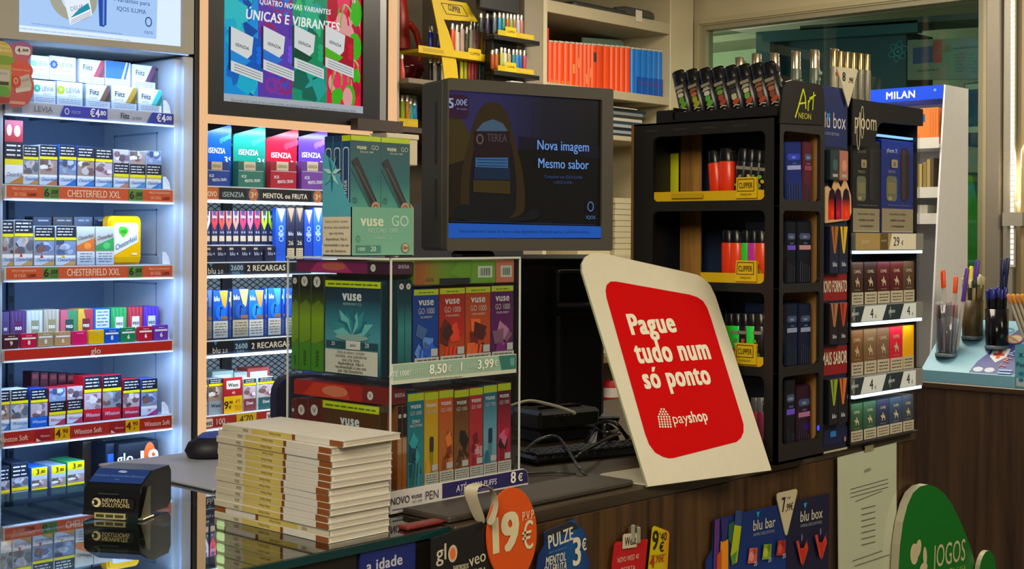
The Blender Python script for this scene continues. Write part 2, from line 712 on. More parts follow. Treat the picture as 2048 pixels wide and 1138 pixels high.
TEAL = mat('#0d4654', 0.6, scale=20)
t = root('teal_partition', 'tall dark teal cabinet in the room behind the window', 'cabinet', (6.6, *hx(1660, 560, 6.6)))
inv = Vector((-6.6, -hx(1660, 560, 6.6)[0], -hx(1660, 560, 6.6)[1]))
b = MB()
b.T = Matrix.Translation(inv)
pxp(b, 6.6, [(1528, 560), (1528, 78), (1812, 62), (1812, 560)], mat('#0d4354', 0.6), 0.3)
b.build('door', t)
b = MB()
b.T = Matrix.Translation(inv)
pxp(b, 6.55, [(1512, 560), (1512, 64), (1835, 40), (1835, 64), (1540, 84), (1540, 560)], mat('#0f4c5a', 0.6), 0.05)
b.build('frame', t)
b = MB()
b.T = Matrix.Translation(inv)
pxp(b, 6.55, [(1600, 52), (1985, 22), (1985, 36), (1600, 60)], mat('#233d3d', 0.6), 0.3)
b.build('top_shelf', t)
b = MB()
b.T = Matrix.Translation(inv)
b.face((6.598, 0, 0), -AY, AZ)
for k in range(3):
    y, z = hx(1796, 103, 6.598)
    c, s_ = math.cos(k * PI / 3 + 0.3), math.sin(k * PI / 3 + 0.3)
    pts = []
    for j in range(25):
        tt = 2 * PI * j / 24
        ex, ey = 0.055 * math.cos(tt), 0.02 * math.sin(tt)
        pts.append((-y + ex * c - ey * s_, z + ex * s_ + ey * c))
    b.line(pts, 0.004, '#2d8a9a')
b.ell(-hx(1796, 103, 6.598)[0], hx(1796, 103, 6.598)[1], 0.008, 0.008, '#2d8a9a')
b.build('atom_drawing', t)


def back_board(name, label, cat, X, pts, col, d, extra=None):
    cx = sum(p[0] for p in pts) / len(pts)
    cz = max(p[1] for p in pts)
    y, z = hx(cx, cz, X)
    b = MB()
    b.T = Matrix.Translation((-X, -y, -z))
    pxp(b, X, pts, col, d)
    if extra:
        extra(b, X)
    return tag(b.build(name, None, (X, y, z)), label, cat)


def notice(b, X):
    b.face((X, 0, 0), -AY, AZ)
    b.lift = 0.0015

    def R(u0, v0, u1, v1, c):
        y0, z0 = hx(u0, v1, X)
        y1, z1 = hx(u1, v0, X)
        b.rect(-y0, z0, -y1, z1, c)
    R(1826, 92, 1866, 128, '#123c66')
    R(1866, 80, 1884, 126, '#7d3a34')
    R(1888, 90, 1902, 104, '#5d5d44')
    for u in (1908, 1938, 1958):
        y0, z0 = hx(u, 146, X)
        y1, z1 = hx(u + 22, 104, X)
        b.lines(-y0, z0, -y1, z1, 6, mat('#3b6a64'))
    R(1905, 92, 1978, 96, '#2c5a5a')
    y0, z0 = hx(1830, 146, X)
    y1, z1 = hx(1880, 134, X)
    b.lines(-y0, z0, -y1, z1, 1, mat('#2a4c4c'))


back_board('notice_board', 'pale green notice board with printed sheets behind the window', 'board', 6.5,
           [(1815, 160), (1815, 80), (1985, 74), (1985, 158)], '#5c6e64', 0.02, notice)
back_board('dark_file_box', 'dark blue box on a shelf behind the window, right of the white stand', 'box', 6.5,
           [(1928, 292), (1928, 168), (1976, 160), (1976, 292)], '#0c3344', 0.3,
           lambda b, X: (b.face((X, 0, 0), -AY, AZ), setattr(b, 'lift', 0.0015),
                         b.rect(-hx(1930, 180, X)[0], hx(1930, 180, X)[1], -hx(1970, 166, X)[0], hx(1970, 166, X)[1], '#8a9a78'),
                         b.rect(-hx(1930, 266, X)[0], hx(1930, 266, X)[1], -hx(1972, 252, X)[0], hx(1972, 252, X)[1], '#9aa894')))
back_board('leaning_board', 'bright green sloping panel seen low through the window', 'board', 6.2,
           [(1924, 1165), (1922, 350), (1944, 350), (1972, 492), (1990, 1165)], '#2a8a10', 0.03)
back_board('standing_board', 'dark teal panel standing behind the bright green one', 'board', 6.4,
           [(1930, 1130), (1930, 345), (1985, 345), (1985, 1130)], '#17424a', 0.05)

# ------------------------------------------------------------------ counters
DWOOD = wood('#2a1b0d', '#5c3f1e', 'Z', 0.38, 26)
b = MB()
b.cbox(1.525, 3.06, 1.535, 2.43, 0, 1.025, DWOOD, 0.002)
b.cbox(1.525, 3.06, 1.532, 2.43, 1.026, 1.05, wood('#2c2318', '#4e4030', 'X', 0.35, 26), 0.003)
o = b.build('counter', None)
struct(o)
b = MB()
b.cbox(4.13, 4.62, 1.0, 3.2, 0, 1.03, wood('#32231a', '#5c4430', 'Z', 0.42, 24), 0.002)
b.cbox(4.125, 4.63, 0.99, 3.21, 1.03, 1.05, wood('#2c1f14', '#543e28', 'Y', 0.4, 24), 0.003)
struct(b.build('side_counter', None))

g = root('glass_display_counter', 'low display counter topped with reflective glass at the left front', 'counter', (1.0, 1.9, 0))
b = MB()
b.T = Matrix.Translation((-1.0, -1.9, 0))
b.box(0.45, 1.52, 1.56, 2.28, 0, 0.60, '#17120e')
for (x0, x1, y0, y1) in ((0.45, 1.52, 1.55, 1.565), (0.45, 1.52, 2.265, 2.28), (1.50, 1.52, 1.55, 2.28)):
    b.box(x0, x1, y0, y1, 0.60, 1.037, '#17120e')
b.face((0, 1.549, 0), AX, AZ)
b.build('base', g)
b = MB()
b.T = Matrix.Translation((-1.0, -1.9, 0))
b.box(0.47, 1.498, 1.57, 2.26, 0.601, 0.625, mat('#10203c', 0.7))
b.build('lining', g)
b = MB()
b.T = Matrix.Translation((-1.0, -1.9, 0))
b.cbox(0.44, 1.525, 1.545, 2.285, 1.038, 1.05, None or clear('b4ccc2', 2.1, 0.012), 0.0015)
b.build('top_glass', g)
b = MB()
b.T = Matrix.Translation((-1.0, -1.9, 0))
b.box(0.44, 1.525, 1.5425, 1.5445, 1.0375, 1.0495, mat('#123536', 0.15))
b.build('edge_trim', g)
b = MB()
b.T = Matrix.Translation((-1.0, -1.9, 0))
yl, _ = hx(446, 1090, 1.497)
b.box(1.492, 1.499, yl - 0.016, yl + 0.016, 0.63, 1.028, '#c8c8b0')
b.face((1.492, yl + 0.016, 0), -AY, AZ)
for k in range(19):
    b.rrect(0.004, 0.64 + k * 0.0205, 0.028, 0.655 + k * 0.0205, 0.004, em('#f6f0b0', 3.5), 3)
    b.lift = 0.0004
b.build('led_strip', g)
b = MB()
(bx0, bz1), (bx1, bz0) = hy(722, 1082, 1.5445), hy(832, 1180, 1.5445)
bz1 = min(bz1, 1.0365)
b.T = Matrix.Translation((-(bx0 + bx1) / 2, -1.546, -bz0))
b.box(bx0, bx1, 1.546, 1.5495, bz0, bz1, '#16246e')
b.face((bx0, 1.546, bz0), AX, AZ)
b.text('a idade', 0.012, bz1 - bz0 - 0.030, 0.016, '#b9bccb', 'L', 2)
b.text('é a partir dos 18', 0.012, bz1 - bz0 - 0.062, 0.009, '#b9bccb', 'L', 1)
tag(b.build('age_sticker', None, ((bx0 + bx1) / 2, 1.546, bz0)), 'dark blue age notice under the glass counter edge', 'sticker')

# board and mats lying on the counters
b = MB()
b.cbox(-0.235, 0.235, -0.085, 0.025, 0, 0.011, mat('#3b342c', 0.5, scale=200), 0.003)
tag(b.build('counter_board', None, (1.765, 1.635, 1.0505)), 'thin dark board under the clear vape display on the counter', 'board')
b = MB()
b.cbox(-0.24, 0.16, -0.19, 0.19, 0, 0.006, mat('#9a9fae', 0.4), 0.002)
tag(b.build('counter_mat', None, (1.675, 2.235, 1.0505)), 'pale grey counter mat behind the stack of books', 'mat')
# ------------------------------------------------------------------ left cigarette cabinet
YC = 3.5
CABW = mat('#c4c8cc', 0.45)
cab = root('cigarette_cabinet', 'tall white cigarette cabinet lit in blue at the left', 'cabinet', (2.06, 3.7, 0))
CT = Matrix.Translation((-2.06, -3.7, 0))


def part(name, fn, parent=cab, T=CT):
    b = MB()
    b.T = T
    fn(b)
    return b.build(name, parent)


def carc(b):
    b.cbox(1.70, 1.786, YC, 3.95, 0, 2.71, mat('#9fa2a6', 0.45), 0.003)
    b.cbox(2.343, 2.380, YC, 3.95, 0, 2.03, mat('#bcc0ca', 0.4), 0.003)
    b.box(1.786, 2.343, 3.90, 3.95, 0, 2.03, mat('#7c8698', 0.6))
    b.box(1.786, 2.343, YC, 3.95, 0, 0.10, CABW)


part('carcass', carc)


def liner(b):
    b.box(2.322, 2.343, YC + 0.012, 3.90, 0.10, 2.02, CABW)
    b.face((2.322, 3.90, 0), -AY, AZ)
    for z0, z1 in ((1.88, 2.0), (1.66, 1.81), (1.44, 1.58), (1.22, 1.36), (1.0, 1.15), (0.76, 0.92), (0.5, 0.7)):
        b.ring  # moulded panel outline
        for q in ((0.06, z0, 0.30, z0 + 0.006), (0.06, z1 - 0.006, 0.30, z1), (0.06, z0, 0.066, z1), (0.294, z0, 0.30, z1)):
            b.rect(*q, mat('#8f9bb0', 0.4))
            b.lift = 0.0002


part('side_lining', liner)


def rail(b):
    b.box(2.0, 2.02, 3.885, 3.90, 0.1, 2.02, mat('#3a414d', 0.5))
    for k in range(40):
        b.box(2.005, 2.015, 3.883, 3.885, 0.15 + k * 0.046, 0.17 + k * 0.046, '#14161a')


part('shelf_rail', rail)


def header(b):
    o = [(1.70, 2.016), (2.360, 2.035), (2.360, 2.71), (1.70, 2.71)]
    i = [(1.813, 2.040), (2.322, 2.053), (2.322, 2.66), (1.813, 2.66)]
    b.face((0, YC - 0.03, 0), AX, AZ)
    b.lift = 0
    b.frame(o, i, mat('#b3aea2', 0.5), 0.28)


part('header_frame', header)
HS = em('#c9dcff', 1.0)


def hscreen(b):
    b.box(1.80, 2.35, YC - 0.018, YC - 0.012, 2.03, 2.67, em('#a9cdfb', 0.95))
    b.face((0, YC - 0.018, 0), AX, AZ)
    f = lambda u, v: hy(u, v, YC - 0.018)
    q = [f(315, 0), f(364, 0), f(362, 98), f(312, 93)]
    b.poly([q[0], q[3], q[2], q[1]], em('#d4e6ff', 1.1))
    q = [f(28, 49), f(312, 78), f(312, 93), f(28, 64)]
    b.poly([q[3], q[2], q[1], q[0]], em('#d4e6ff', 1.1))
    x, z = f(147, 4)
    b.ell(x, z + 0.01, 0.072, 0.062, em('#b3b3a0', 0.8), 28)
    b.ell(x + 0.005, z + 0.02, 0.045, 0.05, em('#c2dcff', 1.0), 28)
    pk = [f(128, 0), f(140, 50), f(184, 30), f(176, -18)]
    b.poly(list(reversed(pk)), em('#e4edfa', 1.0))
    pk = [f(139, 38), f(150, 26), f(160, 16), f(176, 6), f(180, 18)]
    b.poly(pk, em('#0f93b0', 0.9))
    x, z = f(140, 12)
    b.text('DELIA', x + 0.022, z - 0.007, 0.011, em('#7f97b8', 0.8), 'C', 0, rot=0.35)
    pk = [f(139, 37), f(140, 50), f(184, 30), f(182, 18)]
    b.poly(list(reversed(pk)), em('#eef4ff', 1.0))
    for k in range(3):
        a, c = f(141, 41 + k * 3.2), f(181, 22.5 + k * 3.2)
        b.line([a, c], 0.0012, em('#6d7c9a', 0.7))
    q = [f(194, -40), f(213, -40), f(212, 50), f(206, 54), f(198, 52)]
    b.poly(list(reversed(q)), em('#1c4fb4', 0.85))
    b.line([f(207, -40), f(206, 50)], 0.005, em('#6fa0ea', 0.9))
    x, z = f(262, 7)
    b.text('4 variantes para', x, z, 0.0125, em('#4a6ca8', 0.8), 'C', 1, fit=0.125)
    x, z = f(262, 25)
    b.text('IQOS ILUMA', x, z, 0.0125, em('#4a6ca8', 0.8), 'C', 1, fit=0.095)
    x, z = f(296, 44)
    b.ring(x, z, 0.0115, 0.0145, 0.0035, em('#2c4f96', 0.8))
    x, z = f(296, 68)
    b.text('IQOS', x, z, 0.008, em('#5a78b0', 0.8), 'C', 1, fit=0.045)
    for (ua, va, ub, vb) in ((62, 48, 245, 70), (32, 57, 270, 84)):
        a, c = f(ua, va), f(ub, vb)
        b.text('Este produto não é isento de riscos e contém nicotina, uma substância que causa dependência. Destinado apenas a fumadores adultos.', a[0], a[1], 0.0042, em('#6f8fc4', 0.8), 'L', 1, fit=c[0] - a[0], rot=math.atan2(c[1] - a[1], c[0] - a[0]))


part('screen', hscreen)
ACR = clear('f2f6fa', 1.35, 0.05)


def f_strip(y):
    return lambda u, v: hy(u, v, y)


SHELF = [('S1', 1.824, 1.857), ('S2', 1.598, 1.634), ('S3', 1.380, 1.414), ('S4', 1.166, 1.193), ('S5', 0.938, 0.975), ('S6', 0.715, 0.752)]
YS = YC - 0.003
STRIPS = {}


def strip_art(k, b, z0, z1):
    h = z1 - z0
    x = lambda u: hy(u, 475, YS)[0] - 1.79
    W = 0.518
    if k == 0:
        b.rect(0, 0, W, h, '#a9adb8')
        for q in range(7):
            b.rect(x(24) + q * 0.004, 0.002, x(24) + q * 0.004 + 0.0015, h - 0.002, '#4c5260')
        b.text('LEVIA', x(85), 0.010, 0.015, '#5a6270', 'C', 0, fit=0.075)
        b.poly([(x(118), 0.001), (x(213), 0.001), (x(213), h - 0.001), (x(126), h - 0.001)], '#2630a8')
        b.ring(x(132), h / 2, 0.007, 0.009, 0.0025, '#c9d4f0')
        b.text('IQOS', x(150), 0.012, 0.008, '#8fa0e0', 'C', 1)
        b.text('€4', x(178), 0.007, 0.021, '#eef0ff', 'L', 2, fit=0.03)
        b.text(',80', x(196), 0.013, 0.012, '#eef0ff', 'L', 2, fit=0.022)
        b.text('Fiitz', x(248), 0.009, 0.015, '#22262e', 'C', 2, fit=0.028)
        b.text('by V2U0', x(272), 0.009, 0.007, '#5a6270', 'C', 1, fit=0.03)
        b.poly([(x(292), 0.001), (W, 0.001), (W, h - 0.001), (x(302), h - 0.001)], '#1230a0')
        b.text('€4', x(311), 0.007, 0.021, '#eef0ff', 'L', 2, fit=0.03)
        b.text(',00', x(328), 0.013, 0.012, '#eef0ff', 'L', 2, fit=0.022)
    elif k in (1, 2):
        b.rect(0.004, 0.001, W, h - 0.001, '#d2562a')
        b.text('CHESTERFIELD XXL', x(188), 0.008, 0.019, '#f3dcc0', 'C', 1, fit=0.165)
        for c in (102, 271):
            b.rect(x(c) - 0.023, 0.001, x(c) + 0.023, h - 0.001, '#5d8a3c')
            b.text('6', x(c) - 0.013, 0.007, 0.021, '#14211a', 'C', 2)
            b.text(',00€', x(c) + 0.010, 0.014, 0.012, '#14211a', 'C', 2, fit=0.025)
            b.text('40 CIGS', x(c) + 0.010, 0.006, 0.004, '#14211a', 'C', 1, fit=0.022)
        for c in (48, 318):
            b.text('PREÇO EQUIVALENTE', x(c), h - 0.013, 0.006, '#f0b898', 'C', 2, fit=0.07)
            b.text('20 CIGS.', x(c) - 0.012, 0.007, 0.008, '#f0b898', 'C', 2, fit=0.036)
            b.text('3,00€', x(c) + 0.022, 0.007, 0.008, '#5c1a10', 'C', 2, fit=0.026)
    elif k == 3:
        b.rect(0, 0, W, h, '#c22814')
        b.poly([(x(193) - 0.014, 0.001), (x(193), -0.010), (x(193) + 0.014, 0.001)], '#c22814')
        b.text('glo', x(193), 0.003, 0.017, '#e9d8d0', 'C', 1)
    else:
        b.rect(0, 0, W, h, '#b3281c')
        for c in (28, 178, 316):
            b.text('Winston Soft', x(c), 0.011, 0.014, '#f0d2c8', 'C', 1, fit=0.085)
        for c in (88, 236):
            b.poly([(x(c) - 0.022, 0.003), (x(c) + 0.022, 0.003), (x(c) + 0.022, h - 0.003), (x(c) - 0.022, h - 0.003)], '#a01a26')
            b.poly([(x(c) - 0.020, 0.004), (x(c) - 0.006, 0.004), (x(c) - 0.020, 0.013)], '#e6d5d0')
            b.text('Winston', x(c) + 0.006, 0.014, 0.006, '#e6c5c0', 'C', 1, fit=0.028)
        for c in (126, 266):
            b.rect(x(c) - 0.0225, 0.001, x(c) + 0.0225, h, '#e6b400')
            b.text('4', x(c) - 0.012, 0.009, 0.021, '#5a1a10', 'C', 2)
            b.text('90', x(c) + 0.009, 0.019, 0.011, '#5a1a10', 'C', 2)
            b.text('.€', x(c) + 0.005, 0.008, 0.006, '#5a1a10', 'C', 2)


GAPS = {0: (111, 167.5, 220, 273.5), 1: (115.5, 152.5, 188.5, 225, 257.5, 290.5), 2: (67, 110, 152.5, 190.5), 4: (22, 60, 98, 134, 168, 205, 245.5, 282), 5: (23.5, 62, 101)}
for k, (nm, z0, z1) in enumerate(SHELF):
    b = MB()
    b.T = CT
    b.box(1.787, 2.321, YC + 0.006, 3.885, z1 - 0.010, z1 + 0.002, CABW)
    b.box(1.787, 2.321, YC + 0.004, YC + 0.012, z0 - 0.004, z1 - 0.010, CABW)
    # ribs under the shelf
    for q in range(5):
        b.box(1.85 + q * 0.1, 1.86 + q * 0.1, YC + 0.03, 3.86, z1 - 0.018, z1 - 0.010, mat('#7f8794', 0.5))
    sh = b.build('shelf', cab)
    b = MB()
    b.T = CT
    b.box(1.789, 2.309, YS, YC + 0.004, z0, z1, '#c8ccd2')
    b.face((1.79, YS, z0), AX, AZ)
    if k < 5:
        strip_art(k, b, z0, z1)
    else:
        strip_art(1, b, z0, z1)
    st = b.build('price_strip', sh)
    b = MB()
    b.T = CT
    b.box(1.787, 2.311, YC - 0.004, YC + 0.004, z0 - 0.006, z0 - 0.001, mat('#e6ecf5', 0.3))
    b.build('light_channel', sh)
    b = MB()
    b.T = CT
    zz = z1 + 0.003
    if k != 3:
        b.box(1.79, 2.27, YC + 0.010, YC + 0.0115, zz, zz + 0.022, ACR)
        for u in GAPS.get(k, ()):
            xx = hy(u, 500, YC + 0.016)[0]
            b.box(xx - 0.0006, xx + 0.0006, YC + 0.0115, YC + 0.07, zz, zz + 0.07, ACR)
    b.face((0, YC + 0.012, 0), AX, AZ)
    b.prism([(2.286, zz), (2.310, zz), (2.306, zz + 0.020), (2.294, zz + 0.036), (2.286, zz + 0.036)], mat('#dfe8f4', 0.25), 0.004)
    b.build('pusher_tray', sh)


# ---------------- packs
def shade(c, k):
    c = c.lstrip('#')
    return '#' + ''.join('%02x' % max(0, min(255, int(int(c[i:i + 2], 16) * k))) for i in (0, 2, 4))


PH = [('#8d939f', '#40444e', '#c9b8a8'), ('#b9aab0', '#5a4a52', '#e6dcd8'), ('#7e8fae', '#3c4a6a', '#b8c4d8'), ('#a08a80', '#4c3a34', '#e8e4e0'), ('#c6b2ba', '#8a6a78', '#e9dde2')]


def photo(m, a0, b0, a1, b1, seed):
    """a blurred health-warning picture: just soft shapes"""
    rnd = random.Random(seed)
    bgc, dk, lt = PH[seed % len(PH)]
    m.rect(a0, b0, a1, b1, mat(bgc, 0.4, var=0.25, scale=160))
    w, h = a1 - a0, b1 - b0
    cx, cy = a0 + w * rnd.uniform(0.4, 0.6), b0 + h * 0.5
    for q in range(7):
        c = mat((dk, lt, shade(bgc, 0.7), shade(bgc, 1.25), shade(lt, 0.85), shade(dk, 1.4), '#7a5a58')[(q + seed) % 7], 0.4, var=0.3, scale=220)
        sx_, sz_ = w * rnd.uniform(0.12, 0.32), h * rnd.uniform(0.12, 0.36)
        px, pz = rnd.uniform(a0 + w * 0.12, a1 - w * 0.12), rnd.uniform(b0 + h * 0.12, b1 - h * 0.12)
        n_ = rnd.randint(6, 9)
        pts = []
        for k_ in range(n_):
            t_ = 2 * PI * k_ / n_
            r_ = rnd.uniform(0.7, 1.15)
            pts.append((max(a0, min(a1, px + sx_ * r_ * math.cos(t_))), max(b0, min(b1, pz + sz_ * r_ * math.sin(t_)))))
        m.poly(pts, c)
        m.lift -= 0.00012
    m.up_()


TXTW = mat('#d6d6d6', 0.5)


def cig(seed, kind, brand, c_brand, c_base='#e9ecf0', c_ink='#2a5fae', script=0.25, tab=None, wfrac=0.27):
    def d(m, w, h):
        e = 0.0006
        bz = h * wfrac
        m.rect(e, e, w - e, bz, c_base)
        if kind != 'R':
            m.poly([(w * 0.35, e), (w - e, e), (w - e, bz * 0.62)], c_brand)
        else:
            m.rect(e, e, w - e, bz * 0.99, c_brand)
        m.text(brand, w / 2, bz * 0.38, bz * 0.30, c_ink, 'C', 1, fit=w * 0.82, it=script)
        if tab:
            m.poly([(w * 0.28, bz * 0.72), (w * 0.46, bz * 0.72), (w * 0.37, bz * 1.1)], tab)
        if kind in 'AR':
            ph0, ph1 = bz, h * 0.64
            bl0, bl1 = h * 0.71, h - e
            yl0, yl1 = h * 0.64, h * 0.71
        else:
            ph0, ph1 = h * 0.64, h - e
            bl0, bl1 = h * 0.36, h * 0.64
            yl0, yl1 = bz + 0.001, h * 0.36
        if kind in 'AR' or kind == 'B':
            photo(m, e, ph0, w - e, ph1, seed)
            m.rect(e, bl0, w - e, bl1, '#0d1322')
            m.lines(w * 0.08, bl0 + (bl1 - bl0) * 0.12, w * 0.92, bl1 - (bl1 - bl0) * 0.1, 3, TXTW, centre=False)
            m.rect(e, yl0, w - e, yl1, YEL)
    return d


def at_shelf(k):
    return SHELF[k][2] + 0.003


def row(items, k, y, dep, group, zbot=None):
    for it in items:
        u0, u1, vt, body, des, label = it[:6]
        zb = at_shelf(k) if zbot is None else zbot
        x0, x1 = hy(u0, 500, y)[0], hy(u1, 500, y)[0]
        z1 = hy((u0 + u1) / 2, vt, y)[1]
        pack('cigarette_pack', label, 'cigarette pack', group, x0 + 0.0004, x1 - 0.0004, zb, z1, y, dep, body, des)


# top shelf: wide slim boxes in two tiers
def slim(brand, flower=None, swoosh=None, solid=None, ink='#8f98a6', bold=0):
    def d(m, w, h):
        e = 0.0006
        m.rect(e, e, w - e, h * 0.28, '#e2e4e6')
        m.lines(w * 0.06, h * 0.05, w * 0.95, h * 0.27, 3, mat('#7d838c', 0.5), fill=0.3)
        if solid:
            m.rect(e, h * 0.29, w - e, h - e, solid)
            m.poly([(w * 0.62, h * 0.29), (w - e, h * 0.29), (w - e, h - e), (w * 0.82, h - e)], '#cfdcf2')
            m.poly([(w * 0.72, h * 0.29), (w * 0.8, h * 0.29), (w * 0.96, h - e), (w * 0.88, h - e)], '#3a5a78')
        if swoosh:
            m.poly([(w * 0.55, h * 0.29), (w - e, h * 0.29), (w - e, h - e), (w * 0.86, h - e)], swoosh)
            m.poly([(w * 0.74, h * 0.29), (w * 0.92, h * 0.29), (w - e, h * 0.5), (w - e, h * 0.8)], shade(swoosh, 0.6))
        if flower:
            for q in range(8):
                t = q * PI / 4
                m.ell(w * 0.15 + w * 0.10 * math.cos(t), h * 0.64 + w * 0.10 * math.sin(t), w * 0.055, w * 0.055, flower, 8)
                m.lift -= 0.00018
            m.up_()
            m.ell(w * 0.15, h * 0.64, w * 0.11, w * 0.12, flower, 12)
            m.ring(w * 0.15, h * 0.64, w * 0.05, w * 0.06, w * 0.02, '#e8f0ff', 10)
        if not solid:
            m.text(brand, w * (0.62 if not swoosh else 0.33), h * 0.55, h * (0.2 if not swoosh else 0.22), ink, 'C', min(bold, 1), fit=w * (0.55 if not swoosh else 0.40))
            m.lines(w * 0.4 if not swoosh else w * 0.1, h * 0.38, w * 0.8 if not swoosh else w * 0.5, h * 0.45, 1, mat('#9aa0aa', 0.5))
    return d


YR = YC + 0.075
zt = at_shelf(0)
b = MB()
b.T = CT
b.box(1.80, 2.27, YR - 0.004, 3.80, zt, hy(180, 172, YR)[1], ACR)
b.build('riser', cab)
zr = hy(180, 167, YR)[1]
IQ = 'slim boxes on the top cabinet shelf'
for (u0, u1, vt, vb, des, lab) in (
        (60, 97, 111, 156, slim('LEVIA', '#7fe0cc'), 'mint edged slim white box, back tier of the top cabinet shelf'),
        (98, 150, 113, 161, slim('LEVIA', '#1f46d6'), 'slim white box with a blue flower, back tier of the top shelf'),
        (157, 207, 119, 166, slim('Fiitz', None, '#b32a3c', ink='#15223e', bold=2), 'slim white box with a red slanting corner, back tier of top shelf'),
        (209, 259, 123, 169, slim('Fiitz', None, None, '#0a62d8'), 'slim bright blue box in the back tier of the top shelf'),
        (263, 309, 130, 173, slim('Fiitz', None, '#6a3a5e', ink='#15223e', bold=2), 'slim white box with a plum corner, rightmost in the back tier')):
    y = YR
    x0, x1 = hy(u0, 500, y)[0], hy(u1, 500, y)[0]
    z1 = hy((u0 + u1) / 2, vt, y)[1]
    z0 = hy((u0 + u1) / 2, vb + 2, y)[1]
    pack('tobacco_stick_box', lab, 'box', IQ, x0, x1, zr, z1, y, 0.05, '#dfe3e8', des)
y = YC + 0.016
for (u0, u1, vt, des, lab) in (
        (66, 110, 161, slim('LEVIA', '#16b48e'), 'slim white box with a teal flower, front tier of the top shelf'),
        (112, 164, 164, slim('LEVIA', '#c2d400'), 'slim white box with a yellow-green flower on the top shelf'),
        (171, 219, 169, slim('Fiitz', None, '#6d5248', ink='#15223e', bold=2), 'slim white box with a brown corner, front tier of top shelf'),
        (221, 272, 173, slim('Fiitz', None, '#b8922c', ink='#15223e', bold=2), 'slim white box with a golden corner, front tier of top shelf'),
        (275, 322, 178, slim('Fiitz', None, '#2cc0c0', ink='#15223e', bold=2), 'slim white box with a turquoise corner, front tier of top shelf')):
    x0, x1 = hy(u0, 500, y)[0], hy(u1, 500, y)[0]
    z1 = hy((u0 + u1) / 2, vt, y)[1]
    pack('tobacco_stick_box', lab, 'box', IQ, x0, x1, zt, z1, y, 0.05, '#e4e8ec', des)

y = YC + 0.016
CH = 'Chesterfield'
G2 = 'cigarette packs on the second cabinet shelf'
row([
    (9, 44, 240, '#20242e', None, 'tall pack with a red top, leftmost on the second cabinet shelf'),
    (45, 76, 291, '#d6dae0', cig(0, 'A', CH, '#e89a52'), 'white pack with orange foot, black warning and grey picture, second shelf'),
    (78, 114, 290, '#d6dae0', cig(3, 'A', CH, '#e8854a'), 'second shelf pack with brown eye picture and orange foot corner'),
    (117, 152, 290, '#2a6fc0', cig(2, 'A', CH, '#2f7fd0'), 'second shelf pack with a blue foot and a pale figure picture'),
    (153, 188, 293, '#1f60c0', cig(13, 'A', CH, '#3a8fd8'), 'deep blue edged pack left of the pink picture pack, second shelf'),
    (189, 224, 296, '#3a3f50', cig(4, 'A', CH, '#7fb8d8'), 'second shelf pack with a pink warning picture under black'),
    (226, 257, 299, '#c6cace', cig(1, 'B', CH, '#e0976a'), 'pack with its picture at the top and orange foot, second shelf'),
    (258, 290, 302, '#c6cace', cig(3, 'B', CH, '#58a8d0'), 'pack with a dark eye picture at the top, second shelf'),
    (291, 322, 302, '#c6cace', cig(2, 'B', CH, '#2f86d0'), 'rightmost pack of the second shelf, blue picture at the top'),
], 1, y, 0.022 * 3, G2)
# the tall red-topped pack gets its own print
o = [q for q in bpy.data.objects if q.name.startswith('cigarette_pack')][0]
bpy.data.objects.remove(o)
x0, x1 = hy(8, 500, y)[0], hy(45, 500, y)[0]


def tallp(m, w, h):
    m.rect(0.0006, h * 0.66, w - 0.0006, h - 0.0006, '#a81c28')
    m.ell(w * 0.25, h * 0.84, w * 0.14, h * 0.09, '#d8b8a8')
    m.ell(w * 0.68, h * 0.83, w * 0.18, h * 0.09, '#c8a088')
    m.rect(0.0006, h * 0.40, w - 0.0006, h * 0.66, '#101522')
    m.lines(w * 0.1, h * 0.42, w * 0.9, h * 0.64, 3, TXTW, centre=False)
    m.rect(0.0006, h * 0.30, w - 0.0006, h * 0.39, YEL)
    m.rect(0.0006, 0.0006, w - 0.0006, h * 0.30, '#e6e9ee')
    m.poly([(w * 0.2, 0.0006), (w - 0.0006, 0.0006), (w - 0.0006, h * 0.14)], '#e89a3c')
    m.text(CH, w / 2, h * 0.12, h * 0.06, '#2a4f9e', 'C', 1, fit=w * 0.85, it=0.3)


pack('cigarette_pack', 'tall pack with a red top, leftmost on the second cabinet shelf', 'cigarette pack', G2, x0, x1, at_shelf(1), hy(26, 240, y)[1], y, 0.06, '#20242e', tallp)


def chest_half(c):
    def d(m, w, h):
        e = 0.0006
        m.rect(e, h * 0.36, w - e, h - e, '#b9b4a2')
        m.poly([(e, h * 0.37), (w - e, h * 0.37), (w - e, h * 0.72), (e, h * 0.50)], c)
        m.ell(w * 0.6, h * 0.5, w * 0.2, h * 0.09, shade(c, 1.3), 10)
        m.text(CH, w / 2, h * 0.68, h * 0.10, '#39424c', 'C', 1, fit=w * 0.86, it=0.3, rot=0.2)
        m.rect(e, e, w - e, h * 0.35, '#d6dce2')
        m.lines(w * 0.12, h * 0.06, w * 0.9, h * 0.33, 4, mat('#6a7078', 0.5))
    return d


G3 = 'cigarette packs on the third cabinet shelf'
row([
    (4, 27, 441, '#d6dae0', cig(5, 'A', CH, '#e8a852'), 'leftmost pack of the third shelf, cut by the frame edge'),
    (28, 66, 440, '#d6dae0', cig(0, 'A', CH, '#e8b062', tab='#c03030'), 'third shelf pack with grey picture and small red shield'),
    (68, 109, 452, '#d6dae0', cig(7, 'A', CH, '#e8b062', tab='#b03a20'), 'third shelf pack with blue picture and dark red tab'),
    (111, 152, 452, '#d6dae0', cig(12, 'A', CH, '#e8b062', tab='#d0c020'), 'third shelf pack with blue picture and yellow tab'),
    (153, 190, 453, '#b9b4a2', chest_half('#d8702c'), 'beige pack with an orange band, third shelf'),
    (191, 228, 453, '#b9b4a2', chest_half('#3a9a52'), 'beige pack with a green band beside the yellow tin'),
], 2, y, 0.066, G3)
